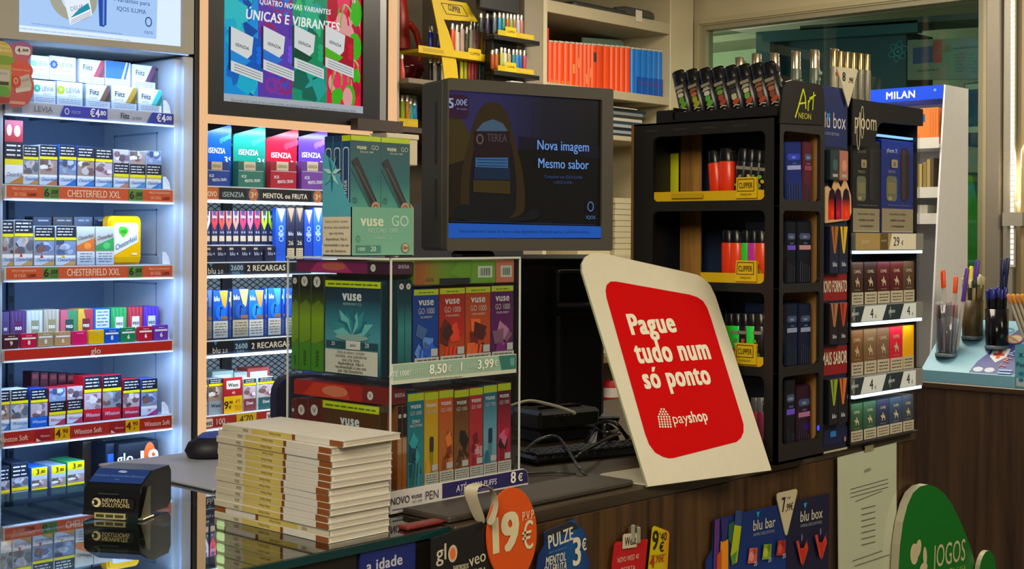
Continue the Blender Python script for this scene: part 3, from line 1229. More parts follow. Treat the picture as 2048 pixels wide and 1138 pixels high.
# dark packs standing behind
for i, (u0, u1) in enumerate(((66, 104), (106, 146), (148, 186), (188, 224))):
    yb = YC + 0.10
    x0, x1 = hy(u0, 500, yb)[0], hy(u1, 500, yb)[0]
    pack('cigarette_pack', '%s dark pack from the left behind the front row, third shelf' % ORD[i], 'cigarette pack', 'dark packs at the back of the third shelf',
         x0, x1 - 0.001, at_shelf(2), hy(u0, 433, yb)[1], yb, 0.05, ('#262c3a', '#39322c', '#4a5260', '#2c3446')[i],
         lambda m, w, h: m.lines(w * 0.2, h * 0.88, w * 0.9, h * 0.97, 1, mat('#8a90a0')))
# yellow tin
x0, x1 = hy(227, 500, y - 0.012)[0], hy(292, 500, y - 0.012)[0]
z0, z1 = at_shelf(2), hy(258, 432, y - 0.012)[1]
w, h = x1 - x0, z1 - z0
t = root('yellow_tobacco_case', 'rounded bright yellow case with a white label at the right end of the third shelf', 'case', ((x0 + x1) / 2, y + 0.032, z0))
m = MB()
m.face((0, -0.014, 0), AX, AZ)
m.lift = 0
m.prism(rr(-w / 2, 0, w / 2, h, 0.014), mat('#e9a800', 0.25), 0.028)
m.face((0, -0.022, 0), AX, AZ)
m.lift = 0
m.prism(rr(-w / 2 + 0.006, 0.006, w / 2 - 0.004, h - 0.006, 0.012), mat('#f2b400', 0.25), 0.010)
m.build('shell', t)
m = MB()
m.face((0, -0.0222, 0), AX, AZ)
m.lift = 0.0005
q = [(-w * 0.36, h * 0.19), (w * 0.38, h * 0.47), (w * 0.38, h * 0.80), (w * 0.34, h * 0.86), (-w * 0.32, h * 0.86), (-w * 0.36, h * 0.82)]
m.poly(q, '#e6e8ea')
m.poly([(-w * 0.22, h * 0.66), (-w * 0.08, h * 0.55), (w * 0.08, h * 0.68), (w * 0.04, h * 0.76), (-w * 0.16, h * 0.79), (-w * 0.22, h * 0.74)], '#46b81e')
m.text('102', -w * 0.07, h * 0.65, h * 0.06, '#16401a', 'C', 2, rot=0.1)
m.text(CH, w * 0.02, h * 0.40, h * 0.105, '#25375c', 'C', 1, fit=w * 0.72, it=0.3, rot=0.42)
m.rect(w * 0.18, h * 0.20, w * 0.34, h * 0.235, '#f4e8c0')
m.build('label', t)
m = MB()
m.box(-w / 2 - 0.003, -w / 2 + 0.002, -0.02, 0.01, h * 0.42, h * 0.56, '#d89a00')
m.build('clasp', t)


# fourth shelf: coloured packs above coloured price cards
def neo(c2, tag_c, ttxt, style=0):
    def d(m, w, h):
        e = 0.0006
        if style == 1:
            m.poly([(w * 0.5, e), (w - e, e), (w - e, h - e), (w * 0.35, h - e), (w * 0.6, h * 0.5)], c2)
        elif style == 2:
            m.rect(w * 0.1, h * 0.42, w * 0.92, h - 0.003, '#cfd8e8')
            m.lines(w * 0.15, h * 0.46, w * 0.88, h * 0.95, 5, mat('#58688a'))
            m.poly([(e, e), (w - e, e), (w - e, h * 0.2), (w * 0.5, h * 0.32), (e, h * 0.18)], c2)
        else:
            for q in range(4):
                m.line([(w * (0.1 + 0.25 * q), e + 0.001), (w * (0.25 + 0.2 * q), h * 0.45), (w * (0.12 + 0.25 * q), h - 0.001)], w * 0.05, c2)
                m.lift -= 0.00018
            m.up_()
        if style != 2:
            m.rect(w * 0.28, h * 0.36, w * 0.76, h * 0.72, tag_c)
            m.text(ttxt, w * 0.52, h * 0.47, h * 0.13, '#f0f0f0' if tag_c != '#e8eaf0' else '#333a4a', 'C', 2, fit=w * 0.42)
    return d


zc = at_shelf(3)
yb = YC + 0.055
G4 = 'small heated-stick packs on the fourth cabinet shelf'
for (u0, u1, vt, body, des, lab) in (
        (3, 20, 624, '#4a3f6a', neo('#6a5a90', '#4a3f6a', 'neo'), 'small violet pack cut off at the left end of the fourth shelf'),
        (21, 53, 622, '#4c3260', neo('#6c4a86', '#5a2458', 'neo'), 'small dark purple pack on the fourth cabinet shelf'),
        (54, 87, 621, '#b4b8b0', neo('#d6d8d0', '#8a8c6a', 'neo'), 'small silver pack on the fourth cabinet shelf'),
        (88, 120, 619, '#a89a86', neo('#cbb99e', '#93855a', 'neo'), 'small beige pack on the fourth cabinet shelf'),
        (122, 156, 620, '#c85a6a', neo('#3f8a58', '#2c4a40', 'veo', 1), 'small pack half pink, half green, on the fourth shelf'),
        (157, 188, 618, '#d8a838', neo('#b83848', '#7a2430', 'veo', 1), 'small pack half yellow, half red, on the fourth shelf'),
        (189, 222, 617, '#1664c8', neo('#38a0e8', '#1664c8', '', 2), 'small bright blue pack with white panel on the fourth shelf'),
        (223, 255, 615, '#2f9a50', neo('#58c070', '#e8eaf0', 'veo'), 'small green wavy pack on the fourth shelf'),
        (256, 287, 614, '#b8303c', neo('#d85a62', '#e8eaf0', 'veo'), 'small red wavy pack on the fourth shelf'),
        (288, 319, 613, '#5a38b8', neo('#7a58d8', '#e8eaf0', 'veo'), 'small violet wavy pack at the right end of the fourth shelf')):
    x0, x1 = hy(u0, 500, yb)[0], hy(u1, 500, yb)[0]
    z1 = hy((u0 + u1) / 2, vt, yb)[1]
    pack('heated_stick_pack', lab, 'cigarette pack', G4, x0, x1 - 0.0006, zc, z1, yb, 0.06, body, des)
yf = YC + 0.008
for i, (u0, u1, vt, col, n, cn) in enumerate((
        (8, 38, 668, '#4a2028', '9', 'dark brown price card reading 9'), (43, 74, 667, '#b8123a', '8', 'crimson price card reading 8'), (77, 107, 664, '#a08a62', '8', 'khaki price card reading 8'),
        (111, 142, 663, '#b08a58', '6', 'tan price card reading 6'), (146, 175, 662, '#d0145a', '', 'blank pink price card'), (179, 209, 660, '#d8a800', '', 'blank yellow price card'),
        (210, 239, 657, '#0c50b0', '8', 'blue price card reading 8'), (243, 272, 655, '#1a7a48', '6', 'green price card reading 6'), (278, 306, 653, '#b8142c', '6', 'red price card reading 6'), (309, 337, 650, '#6a34a0', '6', 'purple price card reading 6'))):
    x0, x1 = hy(u0, 500, yf)[0], hy(u1, 500, yf)[0]
    z1 = hy((u0 + u1) / 2, vt, yf)[1]

    def des(m, w, h, n=n, col=col):
        m.rect(0.0006, 0.0006, w - 0.0006, h - 0.0006, mat(col, 0.3))
        if n:
            m.text(n, w * 0.52, h * 0.22, h * 0.28, '#f2eae0', 'C', 2)
            m.rect(w * 0.06, h * 0.60, w * 0.94, h * 0.72, '#e8e0d8')
        m.lines(w * 0.3, h * 0.78, w * 0.75, h * 0.90, 1, mat('#d8c8c0'))
    pack('price_card', cn + ' on the front edge of the fourth shelf', 'price card', 'price cards along the fourth shelf', x0, x1, zc - 0.006 if False else zc, z1, yf, 0.012, shade(col, 1.0), des)

G5 = 'cigarette packs on the fifth cabinet shelf'
WI = 'Winston'
row([
    (2, 21, 780, '#d8dce2', cig(3, 'A', WI, '#3a8ad0'), 'leftmost pack of the fifth shelf, half hidden by the frame'),
    (23, 58, 778, '#d8dce2', cig(0, 'A', WI, '#b8d0e8'), 'white footed pack with grey picture, fifth shelf'),
    (62, 97, 777, '#123f9a', cig(6, 'R', WI, '#1268d0', c_ink='#f0f4ff'), 'blue footed pack among white and red ones, fifth shelf'),
    (99, 133, 776, '#c01828', cig(2, 'B', WI, '#d0405a', c_ink='#c01838'), 'red sided pack with a bearded figure picture at top'),
    (135, 167, 772, '#c01828', cig(1, 'B', WI, '#d0405a', c_ink='#c01838'), 'red and white pack with a purple picture at the top'),
    (169, 204, 752, '#b81022', cig(9, 'R', WI, '#d01830', c_ink='#fff0f0'), 'taller red pack picturing a long haired woman'),
    (206, 244, 750, '#b81022', cig(5, 'R', WI, '#d81830', c_ink='#fff0f0'), 'taller red pack second from its kind, hands picture'),
    (247, 281, 758, '#b81022', cig(11, 'R', WI, '#d02040', c_ink='#fff0f0'), 'red footed pack with two faces, fifth shelf right'),
    (283, 316, 757, '#3a4fa0', cig(7, 'A', 'W', '#c03890', c_ink='#d02a50'), 'rightmost fifth shelf pack with blue picture and magenta foot'),
], 4, y, 0.06, G5)
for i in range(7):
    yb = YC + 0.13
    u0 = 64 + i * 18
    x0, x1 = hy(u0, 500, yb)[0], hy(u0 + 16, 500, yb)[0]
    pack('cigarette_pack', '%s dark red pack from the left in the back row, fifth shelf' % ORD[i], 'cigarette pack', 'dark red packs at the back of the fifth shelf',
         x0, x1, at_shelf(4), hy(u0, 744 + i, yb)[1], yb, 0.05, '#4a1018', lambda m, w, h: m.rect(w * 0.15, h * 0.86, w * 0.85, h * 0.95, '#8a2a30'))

# bottom shelf that shows above the glass counter
z6 = at_shelf(5)
G6 = 'cigarette packs on the lowest visible shelf'


def low(side, tagc):
    def d(m, w, h):
        m.rect(0.0006, 0.0006, w - 0.0006, h - 0.0006, '#aeb4ba')
        if tagc:
            m.rect(0.001, h * 0.80, w - 0.001, h - 0.001, '#141a28' if False else '#e0c400')
            m.text('3', w * 0.4, h * 0.83, h * 0.12, '#241c08', 'C', 2)
            m.text(',80', w * 0.7, h * 0.85, h * 0.07, '#241c08', 'C', 2)
        else:
            m.rect(0.0006, h * 0.70, w - 0.0006, h - 0.0006, '#10182a')
            m.lines(w * 0.1, h * 0.72, w * 0.9, h * 0.96, 3, TXTW, centre=False)
        photo(m, 0.001, h * 0.50, w - 0.001, h * 0.70, 3 if tagc else 0)
        m.rect(0.0006, h * 0.44, w - 0.0006, h * 0.50, YEL)
        m.lines(w * 0.1, h * 0.1, w * 0.9, h * 0.40, 4, TXTW)
    return d


for (u0, u1, vt, body, des, lab) in (
        (0, 22, 933, '#1c2636', low(0, 0), 'leftmost pack on the lowest shelf with a black warning'),
        (25, 59, 925, '#1c2636', low(0, 0), 'second pack on the lowest shelf, black warning above grey picture'),
        (65, 97, 934, '#1a62c0', low(1, 1), 'blue edged pack with a yellow price tag, lowest shelf'),
        (105, 134, 930, '#8a96a8', low(1, 1), 'grey edged pack with a yellow price tag, lowest shelf'),
        (137, 171, 922, '#2a8a4a', low(1, 1), 'green edged pack with a yellow price tag, lowest shelf')):
    x0, x1 = hy(u0, 500, y)[0], hy(u1, 500, y)[0]
    pack('cigarette_pack', lab, 'cigarette pack', G6, x0, x1, z6, hy((u0 + u1) / 2, vt, y)[1], y, 0.1, body, des)


def glob(m, w, h):
    m.text('glo', w * 0.16, h * 0.62, h * 0.20, '#e9e9e9', 'C', 1)
    m.text('hyper', w * 0.42, h * 0.62, h * 0.10, '#c9c9c9', 'C', 0)
    m.text('pro', w * 0.46, h * 0.40, h * 0.17, '#d6d6d6', 'C', 1)
    m.ell(w * 0.78, h * 0.62, w * 0.17, h * 0.36, '#e0561c')
    m.text('19', w * 0.74, h * 0.50, h * 0.32, '#f5e4d8', 'C', 2)
    m.text('€', w * 0.88, h * 0.50, h * 0.18, '#f5e4d8', 'C', 2)
    for q, c in enumerate(('#2a7ad0', '#3a9a4a', '#d05a2a')):
        m.rect(w * (0.34 + 0.09 * q), h * 0.06, w * (0.40 + 0.09 * q), h * 0.22, c)


x0, x1 = hy(240, 500, y)[0], hy(318, 500, y)[0]
pack('device_carton', 'black device carton with an orange 19€ circle on the lowest shelf', 'box', None, x0, x1, z6, hy(279, 884, y)[1], y, 0.08, '#16161c', glob)
x0, x1 = hy(168, 500, y + 0.1)[0], hy(214, 500, y + 0.1)[0]
pack('brown_carton', 'dark brown carton at the back of the lowest shelf', 'box', None, x0, x1, z6, hy(190, 880, y + 0.1)[1], y + 0.1, 0.08, '#3a2418', lambda m, w, h: m.rect(w * 0.55, 0.002, w * 0.6, h - 0.002, '#5a3a24'))
x0, x1 = hy(214, 500, y + 0.02)[0], hy(231, 500, y + 0.02)[0]
pack('narrow_blue_carton', 'narrow black and blue carton left of the orange circle carton', 'box', None, x0, x1, z6, hy(225, 886, y + 0.02)[1], y + 0.02, 0.08, '#121826', lambda m, w, h: (m.rect(w * 0.2, h * 0.5, w * 0.9, h * 0.8, '#2a5aa8'), m.rect(w * 0.1, h * 0.1, w * 0.95, h * 0.3, '#3a9ad8')))

# leaflets hanging at the left edge
def blob(pts, k=3):
    """closed outline smoothed by corner cutting"""
    for _ in range(k):
        q = []
        for i in range(len(pts)):
            a, c = pts[i], pts[(i + 1) % len(pts)]
            q += [(a[0] * .75 + c[0] * .25, a[1] * .75 + c[1] * .25), (a[0] * .25 + c[0] * .75, a[1] * .25 + c[1] * .75)]
        pts = q
    return pts


def leaflet(name, label, out, yl, colr, art):
    f = lambda u, v: hy(u, v, yl)
    zs = [f(*p) for p in out]
    x0 = sum(p[0] for p in zs) / len(zs)
    z0 = min(p[1] for p in zs)
    g = lambda u, v: (f(u, v)[0] - x0, f(u, v)[1] - z0)
    m = MB()
    m.face((0, 0, 0), AX, AZ)
    m.lift = 0
    m.prism(blob([g(*p) for p in reversed(out)]), colr, 0.0015)
    m.lift = 0.0004
    art(m, g)
    return tag(m.build(name, None, (x0, yl, z0)), label, 'leaflet', 'die-cut leaflets at the cabinet edge')


def art_red(m, g):
    x, z = g(45, 102)
    m.rrect(x - 0.021, z - 0.010, x + 0.022, z + 0.012, 0.008, '#e8e0e2')
    m.text('4', x - 0.010, z - 0.005, 0.012, '#1c1c22', 'C', 2)
    m.text(',80€', x + 0.008, z - 0.001, 0.007, '#1c1c22', 'C', 2)
    x, z = g(42, 140)
    m.ell(x, z, 0.034, 0.024, '#e0503c')
    m.text('Novidade frutos', x, z - 0.002, 0.005, '#f0c0b0', 'C', 1)
    x, z = g(44, 163)
    m.poly([(x - 0.026, z + 0.004), (x + 0.018, z + 0.022), (x + 0.028, z - 0.010), (x - 0.016, z - 0.026)], '#c8bcb8')
    m.ell(x - 0.016, z - 0.002, 0.013, 0.016, '#d0402c')
    m.ring(x - 0.018, z, 0.006, 0.008, 0.002, '#f0d8c8', 12)
    m.text('LEVIA', x + 0.010, z + 0.002, 0.006, '#8a8080', 'C', 0, rot=0.35)
    m.poly([(x - 0.020, z - 0.022), (x + 0.026, z - 0.012), (x + 0.024, z - 0.022), (x - 0.018, z - 0.032)], '#d8d0cc')
    x, z = g(30, 207)
    m.rect(x - 0.03, z - 0.002, x + 0.028, z + 0.006, '#d8a090')


def art_yel(m, g):
    x, z = g(6, 95)
    m.text('NOVOS', x, z, 0.007, '#f6e8a0', 'C', 2)
    m.text('SABORES', x, z - 0.011, 0.007, '#f6e8a0', 'C', 2)
    x, z = g(8, 120)
    m.ell(x, z, 0.03, 0.012, '#7aa018')
    x, z = g(8, 150)
    m.rect(x - 0.03, z - 0.016, x + 0.016, z + 0.014, '#c8c0bc')
    m.text('LEVIA', x - 0.004, z, 0.007, '#8a8080', 'C', 0)
    m.rect(x - 0.03, z - 0.026, x + 0.012, z - 0.018, '#20242a')
    x, z = g(4, 182)
    m.ell(x, z, 0.02, 0.014, '#58a030')
    m.rect(x - 0.02, z - 0.03, x + 0.02, z - 0.016, '#a02018')


leaflet('promotional_leaflet', 'red and violet die-cut leaflet with a white 4,80€ bubble', [(10, 100), (22, 86), (44, 82), (64, 88), (66, 108), (54, 122), (64, 134), (62, 152), (70, 172), (64, 196), (52, 214), (6, 216)], YC - 0.05, grad([(0, '#b02030'), (0.35, '#c83c30'), (0.7, '#c04050'), (0.85, '#a03080'), (1, '#803090')], 'Z', 0.0, 0.19), art_red)
leaflet('promotional_leaflet', 'yellow die-cut leaflet cut off by the left picture edge', [(-46, 84), (0, 80), (20, 88), (28, 112), (20, 122), (24, 134), (22, 200), (10, 210), (-46, 210)], YC - 0.056, grad([(0, '#8a2018'), (0.3, '#8aa020'), (0.6, '#a8a010'), (1, '#d0a010')], 'Z', 0.0, 0.19), art_yel)
# ------------------------------------------------------------------ second display cabinet, framed in warm light
cb2 = root('vape_display_cabinet', 'display cabinet framed by warm light strips, with black mesh back', 'cabinet', (2.78, 3.7, 0))
CT2 = Matrix.Translation((-2.78, -3.7, 0))
GREY = mat('#6f747c', 0.35, 0.5)


def p2(name, fn, parent=cb2):
    return part(name, fn, parent, CT2)


def carc2(b):
    b.box(2.384, 2.397, YC, 3.95, 0, 2.71, mat('#23232b', 0.5))
    b.box(2.4245, 2.4262, YC + 0.02, 3.95, 0, 2.71, mat('#8a8d94', 0.4))
    b.box(3.115, 3.145, YC, 3.95, 0, 2.71, mat('#8d8f92', 0.35, 0.4))
    b.box(3.190, 3.205, YC + 0.0, 3.95, 0, 2.71, mat('#9a958a', 0.4))
    b.box(2.425, 3.12, YC + 0.07, 3.95, 1.846, 1.866, mat('#1c1c22', 0.5))
    b.box(2.425, 3.12, 3.93, 3.95, 0, 1.846, mat('#3c4048', 0.5))


p2('carcass', carc2)
mesh_m = lattice('#aeb6ba', '#1b1d22', 42.0, 0.2)


def mback(b):
    b.box(2.44, 3.11, 3.895, 3.90, 0.2, 1.846, mesh_m)
    b.box(2.76, 2.80, 3.885, 3.895, 0.2, 1.80, mat('#15161b', 0.5))


p2('mesh_back', mback)
LED2 = em('#f0bd8a', 0.97)


def post(x0, x1, z0, z1):
    def f(b):
        b.cbox(x0, x1, YC - 0.012, YC + 0.006, z0, z1, LED2, 0.002)
    return f


p2('light_strip', post(2.403, 2.424, 0, 2.71))
p2('light_strip', post(2.424, 3.078, 1.838, 1.864))
p2('light_strip', post(3.158, 3.186, 1.86, 2.71))


def pframe(b):
    b.face((0, YC - 0.006, 0), AX, AZ)
    b.lift = 0
    b.frame([(2.426, 1.866), (3.112, 1.866), (3.112, 2.71), (2.426, 2.71)], [(2.484, 1.908), (3.038, 1.908), (3.038, 2.66), (2.484, 2.66)], mat('#17181f', 0.35), 0.05)


p2('poster_frame', pframe)


def poster(b):
    y = YC + 0.006
    b.box(2.46, 3.06, y, y + 0.006, 1.88, 2.68, em('#1c9be0', 0.6))
    b.face((0, y, 0), AX, AZ)
    f = lambda u, v: hy(u, v, y)
    E = lambda c, s=0.85: em(c, s)
    zt, zb = 2.66, f(580, 200)[1]
    xs = [f(443, 100)[0], f(516, 100)[0], f(585, 100)[0], f(654, 100)[0], f(722, 100)[0]]
    for i, c in enumerate(('#0f8fd8', '#5a3aa8', '#12906a', '#e0123e')):
        b.rect(xs[i], zb, xs[i + 1], zt, E(c))
        b.lift -= 0.00018
    b.up_()
    rnd = random.Random(3)
    cols = (('#18b6d8', '#1668c8', '#30c8d0', '#0a4fa8'), ('#8a38a0', '#3a58c8', '#a02868', '#2a78d8'), ('#28b884', '#0f6a58', '#20a8a0', '#3ac070'), ('#f03060', '#3ab81a', '#e8a0a0', '#b80830'))
    for i in range(4):
        for q in range(64):
            ca, cbb = rnd.uniform(xs[i] + 0.02, xs[i + 1] - 0.02), rnd.uniform(zb + 0.02, 2.62)
            c = rnd.choice(cols[i])
            if i in (0, 2):
                n = rnd.randint(3, 5)
                r_ = rnd.uniform(0.016, 0.042)
                ph = rnd.uniform(0, 6)
                pts = [(max(xs[i], min(xs[i + 1], ca + r_ * math.cos(ph + 2 * PI * k / n))), max(zb, cbb + r_ * math.sin(ph + 2 * PI * k / n) * rnd.uniform(0.8, 1.5))) for k in range(n)]
                b.poly(pts, E(c, 0.75))
            elif i == 1:
                r_ = rnd.uniform(0.014, 0.032)
                b.ring(ca, cbb, r_, r_, r_ * 0.35, E(c, 0.75), 14)
            else:
                r_ = rnd.uniform(0.014, 0.030)
                b.ell(ca, cbb, min(r_, xs[4] - ca, ca - xs[3]), r_ * 1.6, E(c, 0.8), 12, 0)
            b.lift -= 0.00017
    b.up_()
    # long dragon-fruit outlines on the red quarter
    for (u, v) in ((690, 40), (672, 170), (705, 150)):
        x, z = f(u, v)
        pts = [(x + 0.02 * math.cos(t) + 0.004 * math.sin(3 * t), z + 0.05 * math.sin(t)) for t in [k * 0.22 for k in range(18)]]
        b.line(pts, 0.005, E('#46c020'))
        b.line([(p[0] + 0.004, p[1]) for p in pts[3:12]], 0.0025, E('#f0c0c0'))
    # titles
    q = [f(515, 20), f(668, 20)]
    x, z = f(590, 19)
    b.text('QUATRO NOVAS VARIANTES', x, z, 0.016, E('#e8f0f0'), 'C', 2, fit=0.285, it=0.12)
    x, z = f(586, 51)
    b.text('ÚNICAS E VIBRANTES', x, z, 0.029, E('#eef4f2'), 'C', 2, fit=0.375, it=0.12)
    x, z = f(705, 6)
    b.text('18', x, z, 0.012, E('#f0d0d8'), 'C', 2)
    # four packs printed on the poster
    for i, (u, v, c, c2) in enumerate(((492, 110, '#0a58b8', '#1f8fe0'), (555, 108, '#5a40b0', '#2a78d8'), (615, 105, '#0f8a5c', '#0a4a34'), (675, 104, '#a80828', '#4fb81e'))):
        x, z = f(u, v)
        W, H, s_ = 0.060, 0.068, 0.016
        P_ = lambda a, d: (x + a, z + d - a * 0.22)
        b.poly([P_(-W - 0.008, -H + 0.004), P_(-W, -H), P_(-W, H), P_(-W - 0.008, H - 0.006)], E(shade(c, 0.55), 0.7))
        b.poly([P_(-W, -H), P_(W, -H), P_(W, H * 0.9), P_(-W, H)], E(c, 0.85))
        b.poly([P_(-W, -H * 0.2), P_(0, -H * 0.2), P_(W * 0.3, H * 0.1), P_(W * 0.4, H * 0.9), P_(-W, H)], E('#d8dcdc', 0.85))
        b.poly([P_(-W, -H * 0.5), P_(-W * 0.1, -H * 0.5), P_(W * 0.25, -H * 0.2), P_(-W, -H * 0.05)], E(c2, 0.8))
        b.text('iSENZIA', x - W * 0.32, z + H * 0.28, 0.0095, E('#5a6068', 0.7), 'C', 2, fit=0.058, rot=-0.2)
        b.poly([P_(-W, -H), P_(W, -H), P_(W, -H * 0.52), P_(-W, -H * 0.52)], E('#d4dada', 0.85))
        for k in range(3):
            b.line([P_(-W * 0.8, -H * (0.64 + 0.12 * k)), P_(W * 0.9, -H * (0.64 + 0.12 * k))], 0.002, E('#7a8084', 0.6))
            b.lift -= 0.00018
        b.up_()
        for q_ in range(3):
            b.ell(x + W * 0.75, z - H * 0.1 + 0.018 * q_ - 0.2 * W * 0.75, 0.012, 0.010, E(shade(c, 1.35), 0.7), 10)
    # foot
    b.rect(xs[0], zb - 0.06, xs[4], zb, E('#b4bcc6', 0.75))
    b.text('Este produto não é isento de risco e contém nicotina, uma substância que causa dependência. Destinado apenas a fumadores adultos.', (xs[0] + xs[4]) / 2, zb - 0.022, 0.009, E('#5c646e', 0.7), 'C', 0, fit=(xs[4] - xs[0]) * 0.9)


p2('poster', poster)
# ---- shelves
SH2 = [('T1', 1.606, 1.650, 2.880), ('T2', 1.379, 1.420, 2.98), ('T3', 1.139, 1.184, 2.98), ('T4', 0.920, 0.958, 2.98)]
YS2 = YC + 0.0


def strip2(k, b, h):
    X0 = 2.427
    x = lambda u: hy(u, 475, YS2)[0] - X0
    if k == 0:
        b.rect(0, 0.004, x(437), h - 0.003, '#c46a3c')
        b.text('NOVO', x(421), 0.013, 0.015, '#f3e6da', 'C', 2, fit=0.044)
        b.rect(x(437), 0.004, x(523), h - 0.003, '#1a2026')
        b.text('iSENZIA', x(466), 0.013, 0.015, '#9fb4c0', 'C', 2, fit=0.08)
        b.rect(x(523), 0.004, x(625), h - 0.003, '#12161c')
        b.text('MENTOL ou FRUTA', x(570), 0.013, 0.015, '#f0ece6', 'C', 2, fit=0.175)
        for u in (506, 634):
            b.rect(x(u) - 0.026, 0.004, x(u) + 0.024, h - 0.003, '#16395a')
            b.ell(x(u), h / 2, 0.0185, 0.0205, '#b8734a')
            b.text('3', x(u) - 0.004, 0.013, 0.016, '#f0dcc8', 'C', 2)
            b.text('€', x(u) + 0.008, 0.019, 0.009, '#f0dcc8', 'C', 2)
    elif k in (1, 2):
        b.rect(0, 0.003, 0.40, h - 0.002, '#171c26')
        o = 0 if k == 1 else 0.018
        b.poly([(x(418) + o, h - 0.002), (x(426) + o, h - 0.002), (x(422) + o, h - 0.014)], '#2a80c0')
        b.text('blu', x(424) + o, 0.008, 0.017, '#dfe6ea', 'C', 0, fit=0.03)
        b.text('2.0', x(441) + o, 0.008, 0.011, '#dfe6ea', 'C', 0, fit=0.024)
        b.rect(x(458) + o, 0.004, x(488) + o, h - 0.003, '#1c3a58')
        b.text('2600', x(474) + o, 0.017, 0.015, '#a8c8d8', 'C', 2, fit=0.058)
        b.text('PUFFS', x(472) + o, 0.006, 0.007, '#88a8b8', 'C', 1)
        b.text('2 RECARGAS', x(533) + o, 0.014, 0.0175, '#ece6dc', 'C', 2, fit=0.148)
    else:
        b.rect(0, 0.002, 0.40, h - 0.002, '#a8302c')
        for u in (414, 548, 660):
            b.rrect(x(u) - 0.026, 0.007, x(u) + 0.024, h - 0.006, 0.004, '#e8e0d8')
            b.text('West', x(u), 0.013, 0.013, '#2c2420', 'C', 2, fit=0.044)
        b.text('100', x(442), 0.011, 0.018, '#f0d8d0', 'C', 1, fit=0.036)
        b.text('s', x(457), 0.011, 0.008, '#f0d8d0', 'C', 1)
        b.rect(x(474), 0.003, x(514), h - 0.002, '#d8b020')
        b.text("4'70", x(494), 0.009, 0.021, '#3a2a10', 'C', 1, fit=0.05)


for k, (nm, z0, z1, xe) in enumerate(SH2):
    b = MB()
    b.T = CT2
    b.box(2.427, xe + 0.12, YC + 0.006, 3.88, z1 - 0.008, z1 + 0.001, mat('#cfd6de', 0.35))
    sh = b.build('shelf', cb2)
    b = MB()
    b.T = CT2
    b.box(2.427, xe, YS2, YC + 0.006, z0, z1, '#c9ced4')
    b.face((2.427, YS2, z0), AX, AZ)
    strip2(k, b, z1 - z0)
    b.build('price_strip', sh)
    b = MB()
    b.T = CT2
    b.box(2.427, xe, YC - 0.003, YC + 0.006, z0 - 0.006, z0 - 0.001, mat('#e6ecf2', 0.25))
    b.build('light_channel', sh)
tz = lambda k: SH2[k][2] + 0.0015
# first shelf: four tall coloured cards with a pack in front of each
y = YC + 0.040
G7 = 'tall flavour cards on the upper right shelf'
for (ul, ur, vl, vr, c, cp, lab, lab2) in (
        (408, 463, 264, 250, '#0a58c0', '#123a8a', 'tall bright blue card with a slanting top, leftmost of four', 'dark blue pack in front of the blue card'),
        (467, 531, 268, 252, '#1c9a8a', '#2a6a5a', 'tall teal card with a slanting top, second of four', 'dark green pack in front of the teal card'),
        (532, 597, 276, 257, '#b81838', '#a01028', 'tall crimson card with a slanting top, third of four', 'red pack in front of the crimson card'),
        (594, 655, 274, 260, '#5a38b0', '#6a3a90', 'tall violet card with a slanting top, rightmost of four', 'purple pack in front of the violet card')):
    x0, zl = hy(ul, vl, y)
    x1, zr_ = hy(ur, vr, y)
    zb = tz(0)
    m = MB()
    w = x1 - x0
    m.face((-w / 2, 0, 0), AX, AZ)
    m.lift = 0
    H0, H1 = zl - zb, zr_ - zb
    m.prism([(0, 0), (w, 0), (w, H1 - 0.006), (w - 0.005, H1), (0.004, H0), (0, H0 - 0.008)], grad([(0, shade(c, 0.8)), (0.6, c), (1, shade(c, 1.15))], 'Z', 0, H1, 0.25), 0.003)
    m.lift = 0.0004
    for q in range(4):
        m.ell(w * (0.62 + 0.1 * q), H0 * (0.86 + 0.03 * q), w * 0.07, w * 0.09, shade(c, 1.5 + 0.1 * q), 8, q)
    m.text('iSENZIA', w * 0.46, H0 * 0.62, 0.016, '#e6ecf0', 'C', 2, fit=w * 0.62)
    m.text('3', w * 0.80, H0 * 0.44, 0.020, '#e6ecf0', 'C', 2)
    m.text('€', w * 0.93, H0 * 0.50, 0.009, '#e6ecf0', 'C', 2)
    o = m.build('flavour_card', None, ((x0 + x1) / 2, y, zb))
    tag(o, lab, 'card', G7)
    yp = YC + 0.012
    xa, xb = hy(ul + (4 if ul < 420 else 9), 500, yp)[0], hy(ur - 5, 500, yp)[0]

    def des(m, w, h, cp=cp):
        m.rect(0.0006, h * 0.64, w - 0.0006, h - 0.0006, shade(cp, 0.8))
        m.rect(w * 0.22, h * 0.66, w * 0.68, h - 0.001, '#b8a88a')
        m.text('iSENZIA', w * 0.45, h * 0.76, h * 0.11, '#6a5a44', 'C', 2, fit=w * 0.38)
        m.rect(0.0006, 0.0006, w - 0.0006, h * 0.62, cp)
        m.text('ICE', w * 0.22, h * 0.36, h * 0.10, '#d8e0e8', 'C', 2)
        m.text('MENTOL CRUSH', w * 0.56, h * 0.20, h * 0.11, '#d8e0e8', 'C', 2, fit=w * 0.62, rot=0.06)
        m.line([(0, h * 0.63), (w, h * 0.63)], 0.0012, '#c8d0e0')
    pack('heated_stick_pack', lab2 + ' on the upper right shelf', 'cigarette pack', 'packs in front of the tall flavour cards', xa, xb, zb, hy((ul + ur) / 2, 323, yp)[1], yp, 0.026, cp, des)

# second shelf: slim device boxes in an angled tray
y = YC + 0.05


